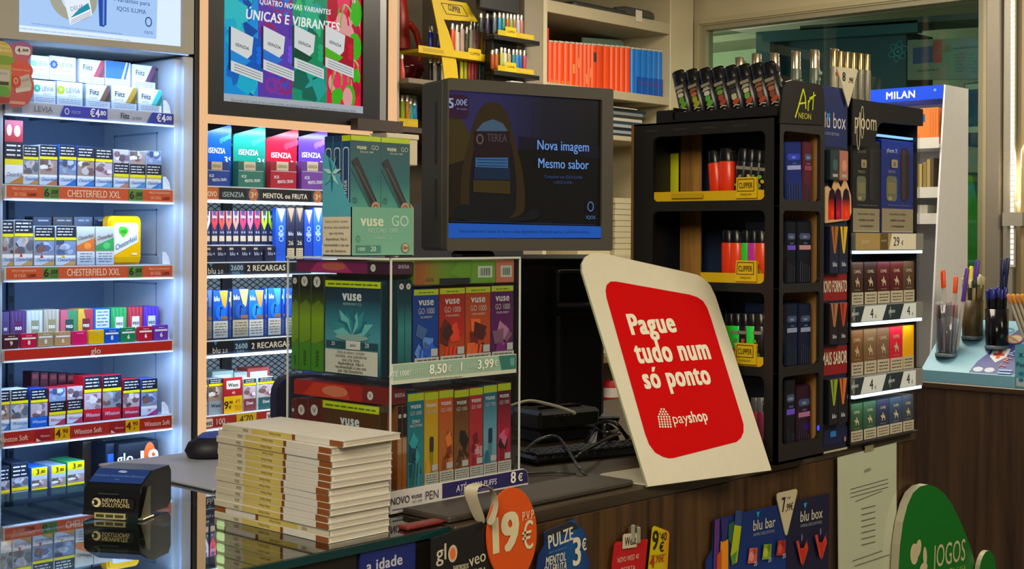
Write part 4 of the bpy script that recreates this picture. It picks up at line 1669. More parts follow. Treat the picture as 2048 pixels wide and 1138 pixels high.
def tip(c, body, lab='blu', foot='#c9b8a2'):
    def d(m, w, h):
        m.poly([(w * 0.05, h - 0.001), (w * 0.95, h - 0.001), (w * 0.95, h * 0.66), (w * 0.5, h * 0.42), (w * 0.05, h * 0.66)], c)
        m.poly([(w * 0.2, h - 0.001), (w * 0.8, h - 0.001), (w * 0.5, h * 0.62)], body)
        m.text(lab, w * 0.5, h * 0.78, h * 0.09, '#d8e0f0', 'C', 1, fit=w * 0.7)
        m.rect(w * 0.1, h * 0.10, w * 0.9, h * 0.26, foot)
        m.ell(w * 0.35, h * 0.36, w * 0.14, h * 0.04, '#8a90a8', 8)
        m.ell(w * 0.7, h * 0.36, w * 0.14, h * 0.04, '#8a90a8', 8)
    return d


zb2 = tz(1) + 0.052
b = MB()
b.T = CT2
b.box(2.428, 2.97, YC + 0.042, 3.70, tz(1) - 0.0015, zb2 - 0.0005, mat('#dfe4ea', 0.3))
b.build('tier', cb2)
G8 = 'slim pod boxes in the middle tier of the right cabinet'
NAVY = '#17204a'
items = [(408, 421, 'white tipped', '#c8ccd8'), (422, 436, 'scarlet tipped', '#e02838'), (437, 450, 'coral red tipped', '#e04030'), (451, 464, 'salmon tipped', '#f06048'), (465, 478, 'rose tipped', '#e88a7a'), (479, 493, 'hot pink tipped', '#f02858'), (494, 507, 'pale pink tipped', '#f8708a'), (508, 521, 'deep pink tipped', '#e81c48'), (522, 535, 'pale lime tipped', '#b8e820'), (536, 550, 'yellow-green tipped', '#a8d818')]
for (u0, u1, nm, c) in items:
    x0, x1 = hy(u0, 500, y)[0], hy(u1, 500, y)[0]
    pack('pod_box', '%s slim navy box in the pod tier of the lit cabinet' % nm, 'box', G8, x0, x1 - 0.0006, zb2, hy(u0, 421, y)[1], y, 0.06, NAVY, tip(c, '#1a2a6a'))
for (u0, u1, vt, nm, c, cc) in ((552, 572, 416, 'taller blue box with round marks beside the lime tipped pair', '#1450c8', '#e8a078'), (573, 590, 415, 'left of two tall navy boxes with brown tops', '#141a38', '#8a6a48'), (591, 607, 415, 'right of two tall navy boxes with brown tops', '#141a38', '#8a6a48'), (609, 626, 419, 'tall blue box with a yellow edge, second from the right end', '#1440b8', '#d8a878'), (627, 645, 415, 'tall blue box with a peach tip at the right end', '#1458d8', '#f0a890')):
    yb = YC + 0.02
    x0, x1 = hy(u0, 500, yb)[0], hy(u1, 500, yb)[0]

    def des(m, w, h, c=c, cc=cc, dark=c == '#141a38'):
        m.poly([(w * 0.1, h - 0.001), (w * 0.9, h - 0.001), (w * 0.55, h * 0.72)], cc)
        m.text('blu', w * 0.5, h * 0.48, h * 0.07, '#d0d8f0', 'C', 1, fit=w * 0.6)
        if dark:
            m.rect(w * 0.08, h * 0.04, w * 0.92, h * 0.24, '#c8b898')
            m.lines(w * 0.12, h * 0.06, w * 0.88, h * 0.22, 4, mat('#6a6050'))
            m.text('26', w * 0.5, h * 0.30, h * 0.08, '#d0c8b0', 'C', 1)
        else:
            for q in range(3):
                m.ring(w * 0.5, h * (0.62 - 0.1 * q), w * 0.24, w * 0.24, w * 0.08, '#9ac0f0', 10)
    pack('pod_box', nm, 'box', G8, x0, x1 - 0.0006, tz(1), hy(u0, vt, yb)[1], yb, 0.0212, c, des)
# navy sleeve boxes under the tier
for i, (u0, u1) in enumerate(((408, 452), (453, 525), (531, 551))):
    yb = YC + 0.018
    x0, x1 = hy(u0, 500, yb)[0], hy(u1, 500, yb)[0]

    def des(m, w, h):
        n = max(1, int(w / 0.034))
        for q in range(n):
            m.text('blu', w * (q + 0.5) / n, h * 0.40, h * 0.22, '#b8c4e0', 'C', 1)
            m.rect(w * (q + 0.5) / n - 0.012, h * 0.74, w * (q + 0.5) / n + 0.003, h * 0.88, '#b8a890')
            m.ell(w * (q + 0.9) / n, h * 0.5, 0.002, 0.004, '#b8c4e0', 8)
    pack('navy_sleeve_box', '%s low navy box from the left under the slim pod boxes' % ORD[i], 'box', 'low navy boxes under the pod boxes', x0, x1, tz(1), tz(1) + 0.049, yb, 0.022, '#101838', des)

# third shelf: blue refill packs
y = YC + 0.021


def refill(c, tipc, foot):
    def d(m, w, h):
        m.rect(0.0006, 0.0006, w - 0.0006, h * 0.36, foot)
        m.lines(w * 0.08, h * 0.04, w * 0.92, h * 0.33, 5, mat('#6c6a66'))
        m.poly([(w * 0.40, h - 0.001), (w - 0.001, h - 0.001), (w * 0.86, h * 0.66), (w * 0.72, h * 0.58)], tipc)
        m.text('blu', w * 0.24, h * 0.78, h * 0.10, '#e8f0ff', 'C', 2, fit=w * 0.4)
        m.ell(w * 0.5, h * 0.54, w * 0.34, h * 0.17, shade(c, 1.3), 14)
        m.line([(w * 0.45, h * 0.46), (w * 0.5, h * 0.66), (w * 0.62, h * 0.60)], w * 0.07, '#0c1c4a')
        m.rrect(w * 0.52, h * 0.38, w * 0.95, h * 0.46, 0.002, '#8a6a5a')
    return d


G9 = 'blue refill packs on the third shelf of the right cabinet'
for (u0, u1, vt, c, tc, ft, lab) in (
        (408, 425, 580, '#3a4a78', '#5a78b0', '#8a8478', 'dull slate blue refill pack half hidden at the left end'),
        (427, 457, 581, '#0a58c8', '#f0a028', '#c8cbc8', 'blue refill pack with an orange corner, second from the left'),
        (458, 464, 583, '#1a3aa0', '#c8d838', '#2a4a9a', 'thin edge-on blue refill pack with a lime stripe'),
        (466, 498, 578, '#16458a', '#d0bc70', '#b8b09a', 'darker blue refill pack with a sand coloured corner'),
        (499, 528, 580, '#1a70e0', '#f0964a', '#d0d2d0', 'blue refill pack with a pale orange corner, beside the darker one'),
        (529, 535, 577, '#1238a0', '#58b0f0', '#2a4a9a', 'thin edge-on blue refill pack with a sky blue stripe'),
        (537, 563, 576, '#1260d0', '#3a90d8', '#c8c6bc', 'blue refill pack with an all blue corner'),
        (564, 570, 577, '#123aa8', '#68c0f0', '#2a4a9a', 'thin edge-on refill pack next to the clear vape case'),
        (572, 598, 576, '#1050c0', '#3a80c8', '#c8c6bc', 'blue refill pack mostly hidden by the green vape cartons')):
    x0, x1 = hy(u0, 500, y)[0], hy(u1, 500, y)[0]
    pack('refill_pack', lab, 'pack', G9, x0, x1 - 0.0006, tz(2) + 0.0042, hy((u0 + u1) / 2, vt, y)[1], y, 0.03, c, refill(c, tc, ft))
b = MB()
b.T = CT2
b.box(2.43, 2.79, YC + 0.017, YC + 0.055, tz(2) - 0.001, tz(2) + 0.0035, ACR)
b.box(2.43, 2.79, YC + 0.014, YC + 0.0155, tz(2), tz(2) + 0.03, ACR)
b.build('clear_tray', cb2)

# fourth shelf
y = YC + 0.02


def west(seed, foot, txt, tcol='#e8ecf0'):
    def d(m, w, h):
        photo(m, 0.001, h * 0.38, w - 0.001, h * 0.78, seed)
        m.rect(0.0006, h * 0.86, w - 0.0006, h - 0.0006, '#1c2a30')
        m.lines(w * 0.1, h * 0.87, w * 0.9, h * 0.98, 2, TXTW)
        m.rect(0.0006, h * 0.79, w - 0.0006, h * 0.86, YEL)
        m.rect(0.0006, 0.0006, w - 0.0006, h * 0.38, foot)
        m.text(txt, w * 0.5, h * 0.2, h * 0.09, tcol, 'C', 2, fit=w * 0.8)
    return d


G10 = 'cigarette packs on the lowest shelf of the right cabinet'
for (u0, u1, vt, body, des, lab) in (
        (406, 416, 760, '#c8ccd2', west(1, '#b8bcc2', 'W', '#5a2020'), 'sliver of a pale pack at the left end above the red strip'),
        (418, 448, 757, '#8a94a8', west(3, '#8fa0b4', 'West', '#1a2a3a'), 'pack with a grey swirling picture left of the red West tag'),
        (488, 513, 757, '#d8d4d0', west(4, '#7a3a44', 'Davi'), 'pack with a pale hand picture right of the red price tag'),
        (517, 549, 754, '#cfe4e4', west(4, '#2c5a60', 'Davi'), 'pale teal pack rightmost on the lowest shelf')):
    lab = lab.replace('West ', '')
    x0, x1 = hy(u0, 500, y)[0], hy(u1, 500, y)[0]
    pack('cigarette_pack', lab, 'cigarette pack', G10, x0, x1, tz(3), hy((u0 + u1) / 2, vt, y)[1], y, 0.04, body, des)


def wtag(m, w, h):
    m.rect(0.0006, h * 0.48, w - 0.0006, h - 0.0006, '#a81824')
    m.rrect(w * 0.14, h * 0.68, w * 0.88, h * 0.92, 0.003, '#e0dcd4')
    m.text('West', w * 0.51, h * 0.745, h * 0.10, '#2a2420', 'C', 2, fit=w * 0.62)
    m.text('40', w * 0.52, h * 0.54, h * 0.07, '#f0c8b8', 'C', 2)
    m.rect(0.0006, 0.0006, w - 0.0006, h * 0.48, '#e6b800')
    m.text('9', w * 0.14, h * 0.14, h * 0.2, '#221a08', 'C', 2)
    m.text("'40", w * 0.36, h * 0.27, h * 0.08, '#221a08', 'C', 2, fit=w * 0.24)
    m.text('€', w * 0.34, h * 0.14, h * 0.08, '#221a08', 'C', 2)
    m.text("4'7", w * 0.74, h * 0.28, h * 0.09, '#c8641c', 'C', 2, fit=w * 0.36)
    m.lines(w * 0.58, h * 0.06, w * 0.95, h * 0.24, 3, mat('#c88a20'))


yb = YC + 0.011
x0, x1 = hy(449, 500, yb)[0], hy(486, 500, yb)[0]
pack('price_tag_pack', 'red and yellow price tag pack standing out on the lowest shelf', 'price tag', None, x0, x1, tz(3), hy(468, 755, yb)[1], yb, 0.006, '#a81824', wtag)
for i, (u0, u1, vt, c) in enumerate(((426, 468, 742, '#a8c4c4'), (470, 496, 744, '#b8ccd0'), (497, 540, 735, '#b84a48'))):
    yb = YC + 0.14
    x0, x1 = hy(u0, 500, yb)[0], hy(u1, 500, yb)[0]
    pack('cigarette_carton', ('pale teal carton lying at the back above the red strip', 'pale grey carton behind the red price tag', 'red topped carton at the back of the lowest shelf')[i], 'carton', None, x0, x1, tz(3), hy((u0 + u1) / 2, vt, yb)[1], yb, 0.06, c, lambda m, w, h: m.rect(w * 0.1, h * 0.75, w * 0.9, h * 0.9, '#dfe6e6'))
# ------------------------------------------------------------------ helper: standing carton at any turn
def carton(name, label, cat, group, loc, w, h, dep, body, design=None, rz=0.0, bev=0.0012, top=None, fx=None):
    m = MB()
    m.cbox(-w / 2, w / 2, 0, dep, 0, h, body, bev)
    if top:
        m.face((-w / 2, 0, h), AX, AY).rect(0.001, 0.001, w - 0.001, dep - 0.001, top)
    if fx:
        m.face((-w / 2, dep, 0), -AY, AZ)
        fx(m, dep, h)
    m.face((-w / 2, 0, 0), AX, AZ)
    if design:
        design(m, w, h)
    return tag(m.build(name, None, loc, rz), label, cat, group)


# ------------------------------------------------------------------ storage shelving on the back wall
YB = 3.6
TAUPE = mat('#8c8170', 0.7, scale=14)
SHELFM = mat('#b4a98c', 0.55, scale=12)
un = root('storage_shelving', 'built-in cream shelving on the back wall behind the till', 'shelving', (4.0, 3.9, 0))
UT = Matrix.Translation((-4.0, -3.9, 0))


def pu(name, fn):
    return part(name, fn, un, UT)


pu('back_panel', lambda b: b.box(3.21, 4.93, 4.17, 4.19, 0, 2.71, TAUPE))
pu('upright', lambda b: (b.box(3.945, 4.05, YB, 4.17, 0, 2.71, mat('#8f8675', 0.6, scale=14)), b.box(4.05, 4.073, YB - 0.004, 4.17, 0, 2.71, mat('#c8bd9f', 0.5))))
pu('upright', lambda b: b.cbox(4.88, 5.05, YB - 0.004, 4.17, 0, 2.71, CREAM, 0.003))
pu('shelf', lambda b: b.cbox(4.074, 4.88, YB, 4.17, 2.384, 2.432, SHELFM, 0.002))
ZB = 2.110
pu('shelf', lambda b: b.cbox(4.074, 4.88, YB, 4.17, 2.075, ZB, SHELFM, 0.002))
pu('shelf', lambda b: b.cbox(4.074, 4.88, YB, 4.17, 1.905, 1.925, SHELFM, 0.002))
pu('shelf', lambda b: b.cbox(4.074, 4.88, YB, 4.17, 1.40, 1.43, SHELFM, 0.002))
pu('shelf', lambda b: b.cbox(4.074, 4.88, YB, 4.17, 0.985, 1.015, mat('#7d5f34', 0.55), 0.002))
pu('shelf', lambda b: b.cbox(4.074, 4.88, YB, 4.17, 0.775, 0.80, SHELFM, 0.002))
pu('shelf', lambda b: b.cbox(3.21, 3.944, 3.46, 4.169, 2.022, 2.040, mat('#7c7160', 0.6), 0.002))
pu('shelf', lambda b: b.cbox(3.21, 3.944, YB - 0.02, 4.169, 1.865, 1.885, mat('#4a3d35', 0.5), 0.002))
pu('cupboard', lambda b: b.box(3.21, 3.945, YB, 4.17, 0, 1.62, mat('#24262e', 0.6)))
m = MB()
m.box(-0.17, 0.03, 0, 0.036, 0, 0.037, mat('#3a2c28', 0.5))
x, z = hy(757, 262, 3.45)
tag(m.build('wooden_ledge', None, (x + 0.08, 3.45, z)), 'dark brown ledge end just right of the warm light strip', 'ledge')
m = MB()
x0, z1 = hy(772, 266, 3.41)
x1, z0 = hy(834, 332, 3.41)
m.cbox(0, x1 - x0, 0, 0.084, 0, z1 - z0, mat('#b9ad92', 0.6), 0.003)
m.cbox(-0.003, x1 - x0 + 0.003, -0.003, 0.085, (z1 - z0) * 0.84, z1 - z0 + 0.001, mat('#c2b79c', 0.6), 0.002)
tag(m.build('cream_box', None, (x0, 3.406, z0)), 'cream cardboard box with lid left of the monitor', 'box')

# carton and lighters at the left end of the shelving
m = MB()
yq = 3.72
ZL = 1.887
x0, z1 = hy(801, 157, yq)
x1, _ = hy(834, 157, yq)
zt_ = 2.018
w = x1 - x0
m.cbox(-w / 2, w / 2, 0, 0.08, 0, zt_ - ZL, '#8b7d6a', 0.002)
m.face((-w / 2, 0, 0), AX, AZ)
m.rect(w * 0.25, 0.06, w * 0.75, 0.10, '#4a443c')
m.lines(w * 0.15, 0.01, w * 0.85, 0.05, 3, mat('#5a5248'))
tag(m.build('small_grey_carton', None, ((x0 + x1) / 2, yq, ZL)), 'small taupe carton standing under the red jug', 'carton')


def lighter(cx, y, z0, z1, r, col, capc='#c9c4b6', label='', group=None, tilt=0.0, name='lighter', print_=None, parent_parts=False, rz=0.0, rx=0.0, capmetal=0.9, capfrac=0.24):
    """pocket lighter: oval body, hood, wheel and gas lever"""
    h = z1 - z0
    hb = h * (1 - capfrac)
    bm = mat(col, 0.28, scale=90) if isinstance(col, str) else col
    cm = mat(capc, 0.25, capmetal)
    m = MB()
    m.lathe([(r * 0.88, 0), (r, 0.002), (r, hb - 0.002), (r * 0.93, hb)], bm, n=12, sy=0.62)
    if print_:
        m.face((0, -r * 0.63, 0), AX, AZ)
        print_(m, r, hb)
    c = m if not parent_parts else MB()
    c.lathe([(r * 0.90, hb), (r * 0.90, h * 0.985), (r * 0.78, h)], cm, c=(-r * 0.08, 0), n=12, sy=0.60)
    c.box(r * 0.45, r * 1.02, -r * 0.3, r * 0.3, hb, hb + (h - hb) * 0.55, mat('#1c1c1e', 0.4))
    c.tube([(r * 0.55, -r * 0.34, hb + (h - hb) * 0.7), (r * 0.55, r * 0.34, hb + (h - hb) * 0.7)], r * 0.26, mat('#6d6a66', 0.3, 0.8), 8)
    if not parent_parts:
        return tag(m.build(name, None, (cx, y, z0), rz, rx, tilt), label, 'lighter', group)
    t = root(name, label, 'lighter', (cx, y, z0), rz, group, rx, tilt)
    m.build('body', t)
    c.build('hood', t)
    return t


def lrow(spec, y, z0, group, where, vt=None, r=0.0115):
    for (u, v, c, words) in spec:
        x, z1 = hy(u, v, y)
        lighter(x, y, z0, z1, r, c, label=words + ' ' + where, group=group)


zt2 = ZL
lrow([(795, 196, '#c86a6a', 'rose coloured small lighter'), (805, 190, '#9ac818', 'lime green small lighter'), (815, 190, '#e08a28', 'orange small lighter'), (822, 196, '#38b8a0', 'mint green small lighter'), (830, 200, '#2888d8', 'sky blue small lighter')],
     3.60, zt2 + 0.018, 'lighters in the little yellow tray', 'in the small tray by the light strip', r=0.010)
m = MB()
x0, _ = hy(788, 230, 3.585)
x1, _ = hy(836, 230, 3.585)
w = x1 - x0
m.box(0, w, 0, 0.004, 0, 0.028, '#cfae18')
m.box(0, w, 0.004, 0.04, 0, 0.006, '#cfae18')
m.face((0, 0, 0), AX, AZ)
m.rrect(w * 0.12, 0.006, w * 0.45, 0.024, 0.002, '#e4c818')
m.text('CLIPPER', w * 0.28, 0.012, 0.006, '#4a3c10', 'C', 2, fit=w * 0.28)
m.rect(w * 0.55, 0.006, w * 0.95, 0.022, '#d8b820')
tag(m.build('lighter_tray', None, (x0, 3.585, zt2)), 'small yellow lighter tray by the warm light strip', 'tray')
x, z1 = hy(793, 130, 3.66)
m = MB()
m.lathe([(0.010, 0), (0.014, 0.004), (0.013, 0.05), (0.008, 0.072), (0.007, 0.09)], '#c24a44', n=12)
m.lathe([(0.008, 0.09), (0.008, 0.105), (0.004, 0.108)], mat('#d8d0c8', 0.3, 0.6), n=10)
tag(m.build('pink_bottle', None, (x + 0.005, 3.64, 2.0405)), 'small pink bottle with a silver cap left of the red jug', 'bottle')

# red jug
yj = 3.86
x, _ = hy(797, 100, yj)
zj = 2.0405
k = 0.00192
t = root('red_jug', 'dark red glass jug with a ridged handle on the left shelf', 'jug', (x, yj, zj))
m = MB()
m.lathe([(0.040, 0), (0.052, 0.004), (0.075, 0.04), (0.098, 0.085), (0.096, 0.10), (0.070, 0.128), (0.045, 0.150), (0.042, 0.165)], mat('#5a0e1c', 0.15), n=26)
m.build('bowl', t)
m = MB()
m.lathe([(0.043, 0.163), (0.044, 0.20), (0.040, 0.235), (0.038, 0.28), (0.030, 0.34), (0.05, 0.38)], mat('#b02418', 0.35), n=24)
m.build('neck', t)
m = MB()
pth = [(0.034, 0, 0.262), (0.058, -0.005, 0.262), (0.082, -0.008, 0.235), (0.098, -0.008, 0.195), (0.104, -0.006, 0.155), (0.098, -0.004, 0.12), (0.088, 0, 0.10)]
P2 = []
for a, c in zip(pth[:-1], pth[1:]):
    for q in range(4):
        P2.append(tuple(a[i] + (c[i] - a[i]) * q / 4 for i in range(3)))
m.tube(P2, [0.0115 + (0.0016 if i % 2 else -0.0006) for i in range(len(P2))], mat('#b82a14', 0.35), 10)
m.build('handle', t)

# yellow lighter stand
yy = 3.68
ZS = 2.0405
Q = lambda u, v, y=yy: hy(u, v, y)
xo, _ = Q(915, 150)
t = root('yellow_lighter_stand', 'bright yellow lighter stand with curved sides on the shelf behind the monitor', 'lighter stand', (xo, yy, ZS))
ST = Matrix.Translation((-xo, -yy, -ZS))
YL = mat('#d6b60a', 0.45)


def pst(name, fn):
    return part(name, fn, t, ST)


def side_l(b):
    b.face((0, yy - 0.075, 0), AX, AZ)
    b.lift = 0
    y_ = yy - 0.075
    ol = [(863, -4), (873, -2), (884, 30), (897, 62), (907, 95), (914, 130), (917, 160), (889, 160), (884, 115), (876, 60)]
    b.prism([(hy(u, v, y_)[0], max(hy(u, v, y_)[1], ZS)) for u, v in reversed(ol)], YL, 0.004)


def side_r(b):
    b.face((0, yy - 0.02, 0), AX, AZ)
    b.lift = 0
    y_ = yy - 0.02
    ol = [(972, 100), (977, 104), (982, 130), (984, 160), (979, 160), (976, 128)]
    b.prism([(hy(u, v, y_)[0], max(hy(u, v, y_)[1], ZS)) for u, v in reversed(ol)], YL, 0.004)


def signp(b):
    y_ = yy - 0.06
    b.face((0, y_, 0), AX, AZ)
    b.lift = 0
    g_ = lambda u, v: hy(u, v, y_)
    b.prism([g_(888, 39), g_(956, 44), g_(933, 6), g_(866, -4)], YL, 0.004)
    b.lift = 0.0006
    fr_ = [g_(893, 28), g_(936, 33), g_(924, 12), g_(882, 6)]
    b.line(fr_ + [fr_[0]], 0.003, '#4e4410')
    a = g_(909, 17)
    b.text('CLIPPER', a[0], a[1] - 0.012, 0.020, '#4e4410', 'C', 2, fit=0.064, it=-0.25, rot=-0.10)


def traymid(b):
    y0 = yy - 0.08
    xl, zl = hy(836, 97, y0)
    xr, _ = hy(998, 104, y0)
    z = zl
    b.box(xl, xr, y0, yy + 0.02, z - 0.011, z, YL)
    b.box(xl, xr, y0 - 0.003, y0, z - 0.014, z + 0.012, YL)
    b.face((xl, y0 - 0.003, z - 0.014), AX, AZ)
    b.rect((xr - xl) * 0.05, 0.006, (xr - xl) * 0.30, 0.020, '#b89a08')
    b.rrect((xr - xl) * 0.60, 0.004, (xr - xl) * 0.76, 0.042, 0.003, '#e0c010')
    b.text('CLIPPER', (xr - xl) * 0.68, 0.018, 0.010, '#5a4a10', 'C', 2, fit=(xr - xl) * 0.13)
    return z


pst('side_panel', side_l)
pst('side_panel', side_r)
pst('sign_panel', signp)
pst('tray', traymid)
ZM = hy(836, 97, yy - 0.08)[1] + 0.0005


def traylow(b):
    y0 = yy - 0.06
    xl, _ = hy(917, 150, y0)
    xr, _ = hy(980, 150, y0)
    b.box(xl, xr, y0 + 0.014, yy + 0.02, ZS, ZS + 0.012, YL)
    b.box(xl, xr, y0 + 0.010, y0 + 0.014, ZS, ZS + 0.024, YL)
    b.face((xl, y0 + 0.010, ZS), AX, AZ)
    b.rrect((xr - xl) * 0.12, 0.002, (xr - xl) * 0.42, 0.036, 0.003, '#e0c010')
    b.text('CLIPPER', (xr - xl) * 0.27, 0.016, 0.008, '#5a4a10', 'C', 2, fit=(xr - xl) * 0.26)


pst('tray', traylow)
wy = 'on the upper tray of the yellow stand'
lrow([(862, 52, '#1428a8', 'navy blue lighter, outer of two, left'), (878, 55, '#1428a8', 'navy blue lighter, inner of two, left'), (905, 42, '#d84a14', 'orange red lighter'), (914, 49, '#d8d0bc', 'ivory lighter'),
      (924, 41, '#c8a8a0', 'pink and cream patterned lighter'), (934, 53, '#4a5440', 'dark olive lighter'), (942, 42, '#a8a294', 'grey patterned lighter'), (950, 43, '#b8847a', 'dusty rose lighter'),
      (957, 43, '#9a6a64', 'brownish pink lighter'), (964, 44, '#b88a1c', 'mustard lighter'), (972, 45, '#a89430', 'dull gold lighter'), (978, 44, '#5a4478', 'violet lighter')], yy - 0.03, ZM, 'lighters on the upper tray of the yellow stand', wy)
wy = 'on the lower tray of the yellow stand'
lrow([(862, 110, '#1c1c22', 'black and white lighter'), (870, 116, '#c8c4bc', 'white lighter between two black ones'), (878, 110, '#1c1c22', 'second black lighter'), (885, 116, '#c8c4bc', 'white lighter beside the curved panel')],
     yy - 0.0, ZS + 0.0005, 'lighters at the left foot of the yellow stand', wy, r=0.009)
lrow([(923, 106, '#c8c418', 'yellow lighter'), (931, 106, '#a8b418', 'olive yellow lighter'), (939, 106, '#b83a3a', 'red lighter, leftmost of three'), (946, 107, '#c04850', 'rose red lighter'), (953, 109, '#a83a40', 'dark red lighter'),
      (961, 109, '#2f5a50', 'deep green lighter'), (968, 109, '#26486a', 'deep blue lighter'), (975, 110, '#30303c', 'charcoal lighter with a pale spot')], yy - 0.025, ZS + 0.0125, 'lighters on the lower tray of the yellow stand', wy, r=0.0085)

# black rack with two yellow trays of lighters
yr = 3.56
t = root('black_lighter_rack', 'black rack with yellow lighter trays beside the shelving upright', 'rack', (3.93, yr, ZS))
RT = Matrix.Translation((-3.93, -yr, -ZS))
f = lambda u, v: hy(u, v, yr)
xl, xr = f(984, 80)[0], f(1056, 80)[0]
zu = f(1020, 76)[1]
zl = f(1020, 146)[1]


def rk(b):
    b.box(xl, f(1046, 0)[0], yr + 0.032, yr + 0.035, ZS + 0.0005, f(1000, -40)[1], mat('#15161b', 0.5))
    for z in (zu, zl):
        b.box(xl - 0.02, f(1068, 0)[0], yr - 0.03, yr + 0.032, z - 0.018, z - 0.002, mat('#111216', 0.4))
    b.box(xl, xl + 0.01, yr, yr + 0.03, ZS + 0.0005, zu, mat('#111216', 0.4))


part('rack_frame', rk, t, RT)
for z in (zu, zl):
    def tr(b, z=z):
        b.box(xl, xr, yr - 0.028, yr + 0.03, z - 0.0015, z + 0.004, '#c9ac14')
        b.box(xl, xr, yr - 0.031, yr - 0.027, z - 0.0015, z + 0.018, '#c9ac14')
        b.face((xl, yr - 0.031, z), AX, AZ)
        W = xr - xl
        b.rrect(W * 0.2, 0, W * 0.5, 0.034, 0.003, '#dcbe14')
        b.text('CLIPPER', W * 0.35, 0.013, 0.008, '#5a4a10', 'C', 2, fit=W * 0.26)
        b.rect(W * 0.6, 0.003, W * 0.97, 0.014, '#d0b040')
    part('tray', tr, t, RT)
part('top_box', lambda b: b.cbox(f(962, 0)[0], f(1040, 0)[0], yr - 0.0, yr + 0.031, f(990, 22)[1], f(990, -40)[1], mat('#2e3133', 0.35), 0.006), t, RT)
wy = 'on the top tray of the black rack'
G = 'lighters on the black rack'
lrow([(962, 26, '#2c3a3c', 'dark smoky lighter, leftmost'), (975, 27, '#3e3560', 'dark violet lighter')], yr + 0.01, zu + 0.005, G, wy, r=0.010)
lrow([(989, 25, '#5a6a78', 'slate grey lighter'), (999, 25, '#2a8ac0', 'sky blue lighter'), (1007, 26, '#2a8a68', 'sea green lighter'), (1015, 27, '#b85018', 'rust orange lighter'), (1022, 28, '#6aa848', 'leaf green lighter'),
      (1029, 29, '#a85a4a', 'brick lighter'), (1036, 29, '#a8b4c0', 'pale blue grey lighter'), (1043, 30, '#b06a60', 'dusty red lighter')], yr - 0.01, zu + 0.005, G, wy, r=0.0095)
wy = 'on the bottom tray of the black rack'
lrow([(985, 100, '#a8481c', 'rust brown lighter, first'), (993, 98, '#b05a28', 'copper lighter'), (1003, 95, '#a8b850', 'pale lime lighter'), (1010, 96, '#d0c8b0', 'cream lighter'), (1018, 98, '#a89a70', 'tan patterned lighter'), (1027, 99, '#2a7a90', 'petrol blue lighter'),
      (1034, 99, '#2a80c0', 'azure lighter'), (1041, 100, '#2858a0', 'cobalt lighter'), (1049, 101, '#b04450', 'raspberry lighter')], yr - 0.01, zl + 0.005, G, wy, r=0.0095)
m = MB()
x, z = hy(1040, 163, 3.48)
m.cbox(-0.05, 0.05, 0, 0.05, 0, 0.012, '#b9b9c4', 0.004)
m.cbox(-0.04, 0.036, 0.005, 0.045, 0.012, 0.036, '#c4c4d0', 0.006)
for q in range(4):
    m.box(-0.035, 0.03, 0.003, 0.005, 0.014 + q * 0.005, 0.016 + q * 0.005, '#8c8c9c')
tag(m.build('folded_paper_bundle', None, (x - 0.01, 3.472, ZS + 0.0006)), 'small white folded paper bundle on the shelf above the monitor', 'paper')

# ---- right bay: orange and blue binders
Yb = 3.63
fb = lambda u, v: hy(u, v, Yb)


def binder(u0, u1, vt, col, label, mark=None, sk=None):
    x0, x1 = fb(u0, 120)[0], fb(u1, 120)[0]
    z1 = fb((u0 + u1) / 2, vt)[1]
    w, h = x1 - x0 - 0.0012, z1 - ZB - 0.001
    t = root('binder', label, 'binder', ((x0 + x1) / 2, Yb, ZB + 0.0006), 0, 'binders on the right back shelf')
    m = MB()
    r = min(w * 0.48, 0.012)
    n = 6
    prof = [(-w / 2 + w * k / n, -r * 0.6 * math.sin(PI * k / n)) for k in range(n + 1)]
    vs = [(a, c + r * 0.6, 0) for a, c in prof] + [(a, c + r * 0.6, h) for a, c in prof]
    m.raw(vs, [(k, k + 1, n + 2 + k, n + 1 + k) for k in range(n)], mat(col, 0.3), True)
    m.box(-w / 2, w / 2, r * 0.6, 0.17, 0, h, mat(col, 0.35))
    m.face((-w / 2, 0, 0), AX, AZ)
    if mark == 'dot':
        m.ell(w * 0.5, h * 0.07, w * 0.2, 0.005, '#c89020', 8)
    elif mark == 'band':
        m.rect(w * 0.1, h * 0.0, w * 0.9, h * 0.40, '#1450b0')
        m.text('OCB', w * 0.5, h * 0.24, 0.009, '#7a2a6a', 'C', 2, fit=w * 0.8)
    if sk:
        m.rect(w * 0.25, h * sk, w * 0.75, h * (sk + 0.22), '#e88a48' if mark != 'clip' else '#3a3a3a')  # paler patch on the spine; dark where it is a clip
    m.build('cover', t)
    m = MB()
    m.cbox(-w * 0.40, w * 0.40, 0.004, 0.15, h, h + 0.008, mat('#c9c2ae', 0.5), 0.002)
    m.build('page_block', t)


OR = '#e64a0a'
spec = [(1094, 1097, 56, '#d83a1a', 'thin red folder edge at the far left of the binder row', None, None)]
ob = [1099, 1109, 1119, 1131, 1142, 1153, 1161, 1169, 1177, 1185, 1196, 1210, 1223, 1233, 1243, 1253, 1263]
words = ['first orange binder from the left, gold dot near its foot', 'second orange binder from the left, gold dot near its foot', 'third orange binder from the left, gold dot near its foot', 'fourth orange binder from the left, gold dot near its foot',
         'fifth orange binder with a pale patch low down', 'sixth orange binder with a pale patch halfway', 'seventh orange binder from the left, narrow', 'eighth orange binder with a pale patch low', 'ninth orange binder with a pale patch in the middle',
         'tenth orange binder with a dark clip on its spine', 'eleventh orange binder, wide and plain', 'fifth plain orange binder left of the blue ones', 'fourth plain orange binder left of the blue ones', 'third plain orange binder left of the blue ones', 'second plain orange binder left of the blue ones', 'orange binder touching the first blue one']
mk = ['dot', 'dot', 'dot', 'dot', None, None, None, None, None, 'clip', None, None, None, None, None, None]
sks = [None, None, None, None, 0.3, 0.45, None, 0.1, 0.25, 0.62, None, None, None, None, None, None]
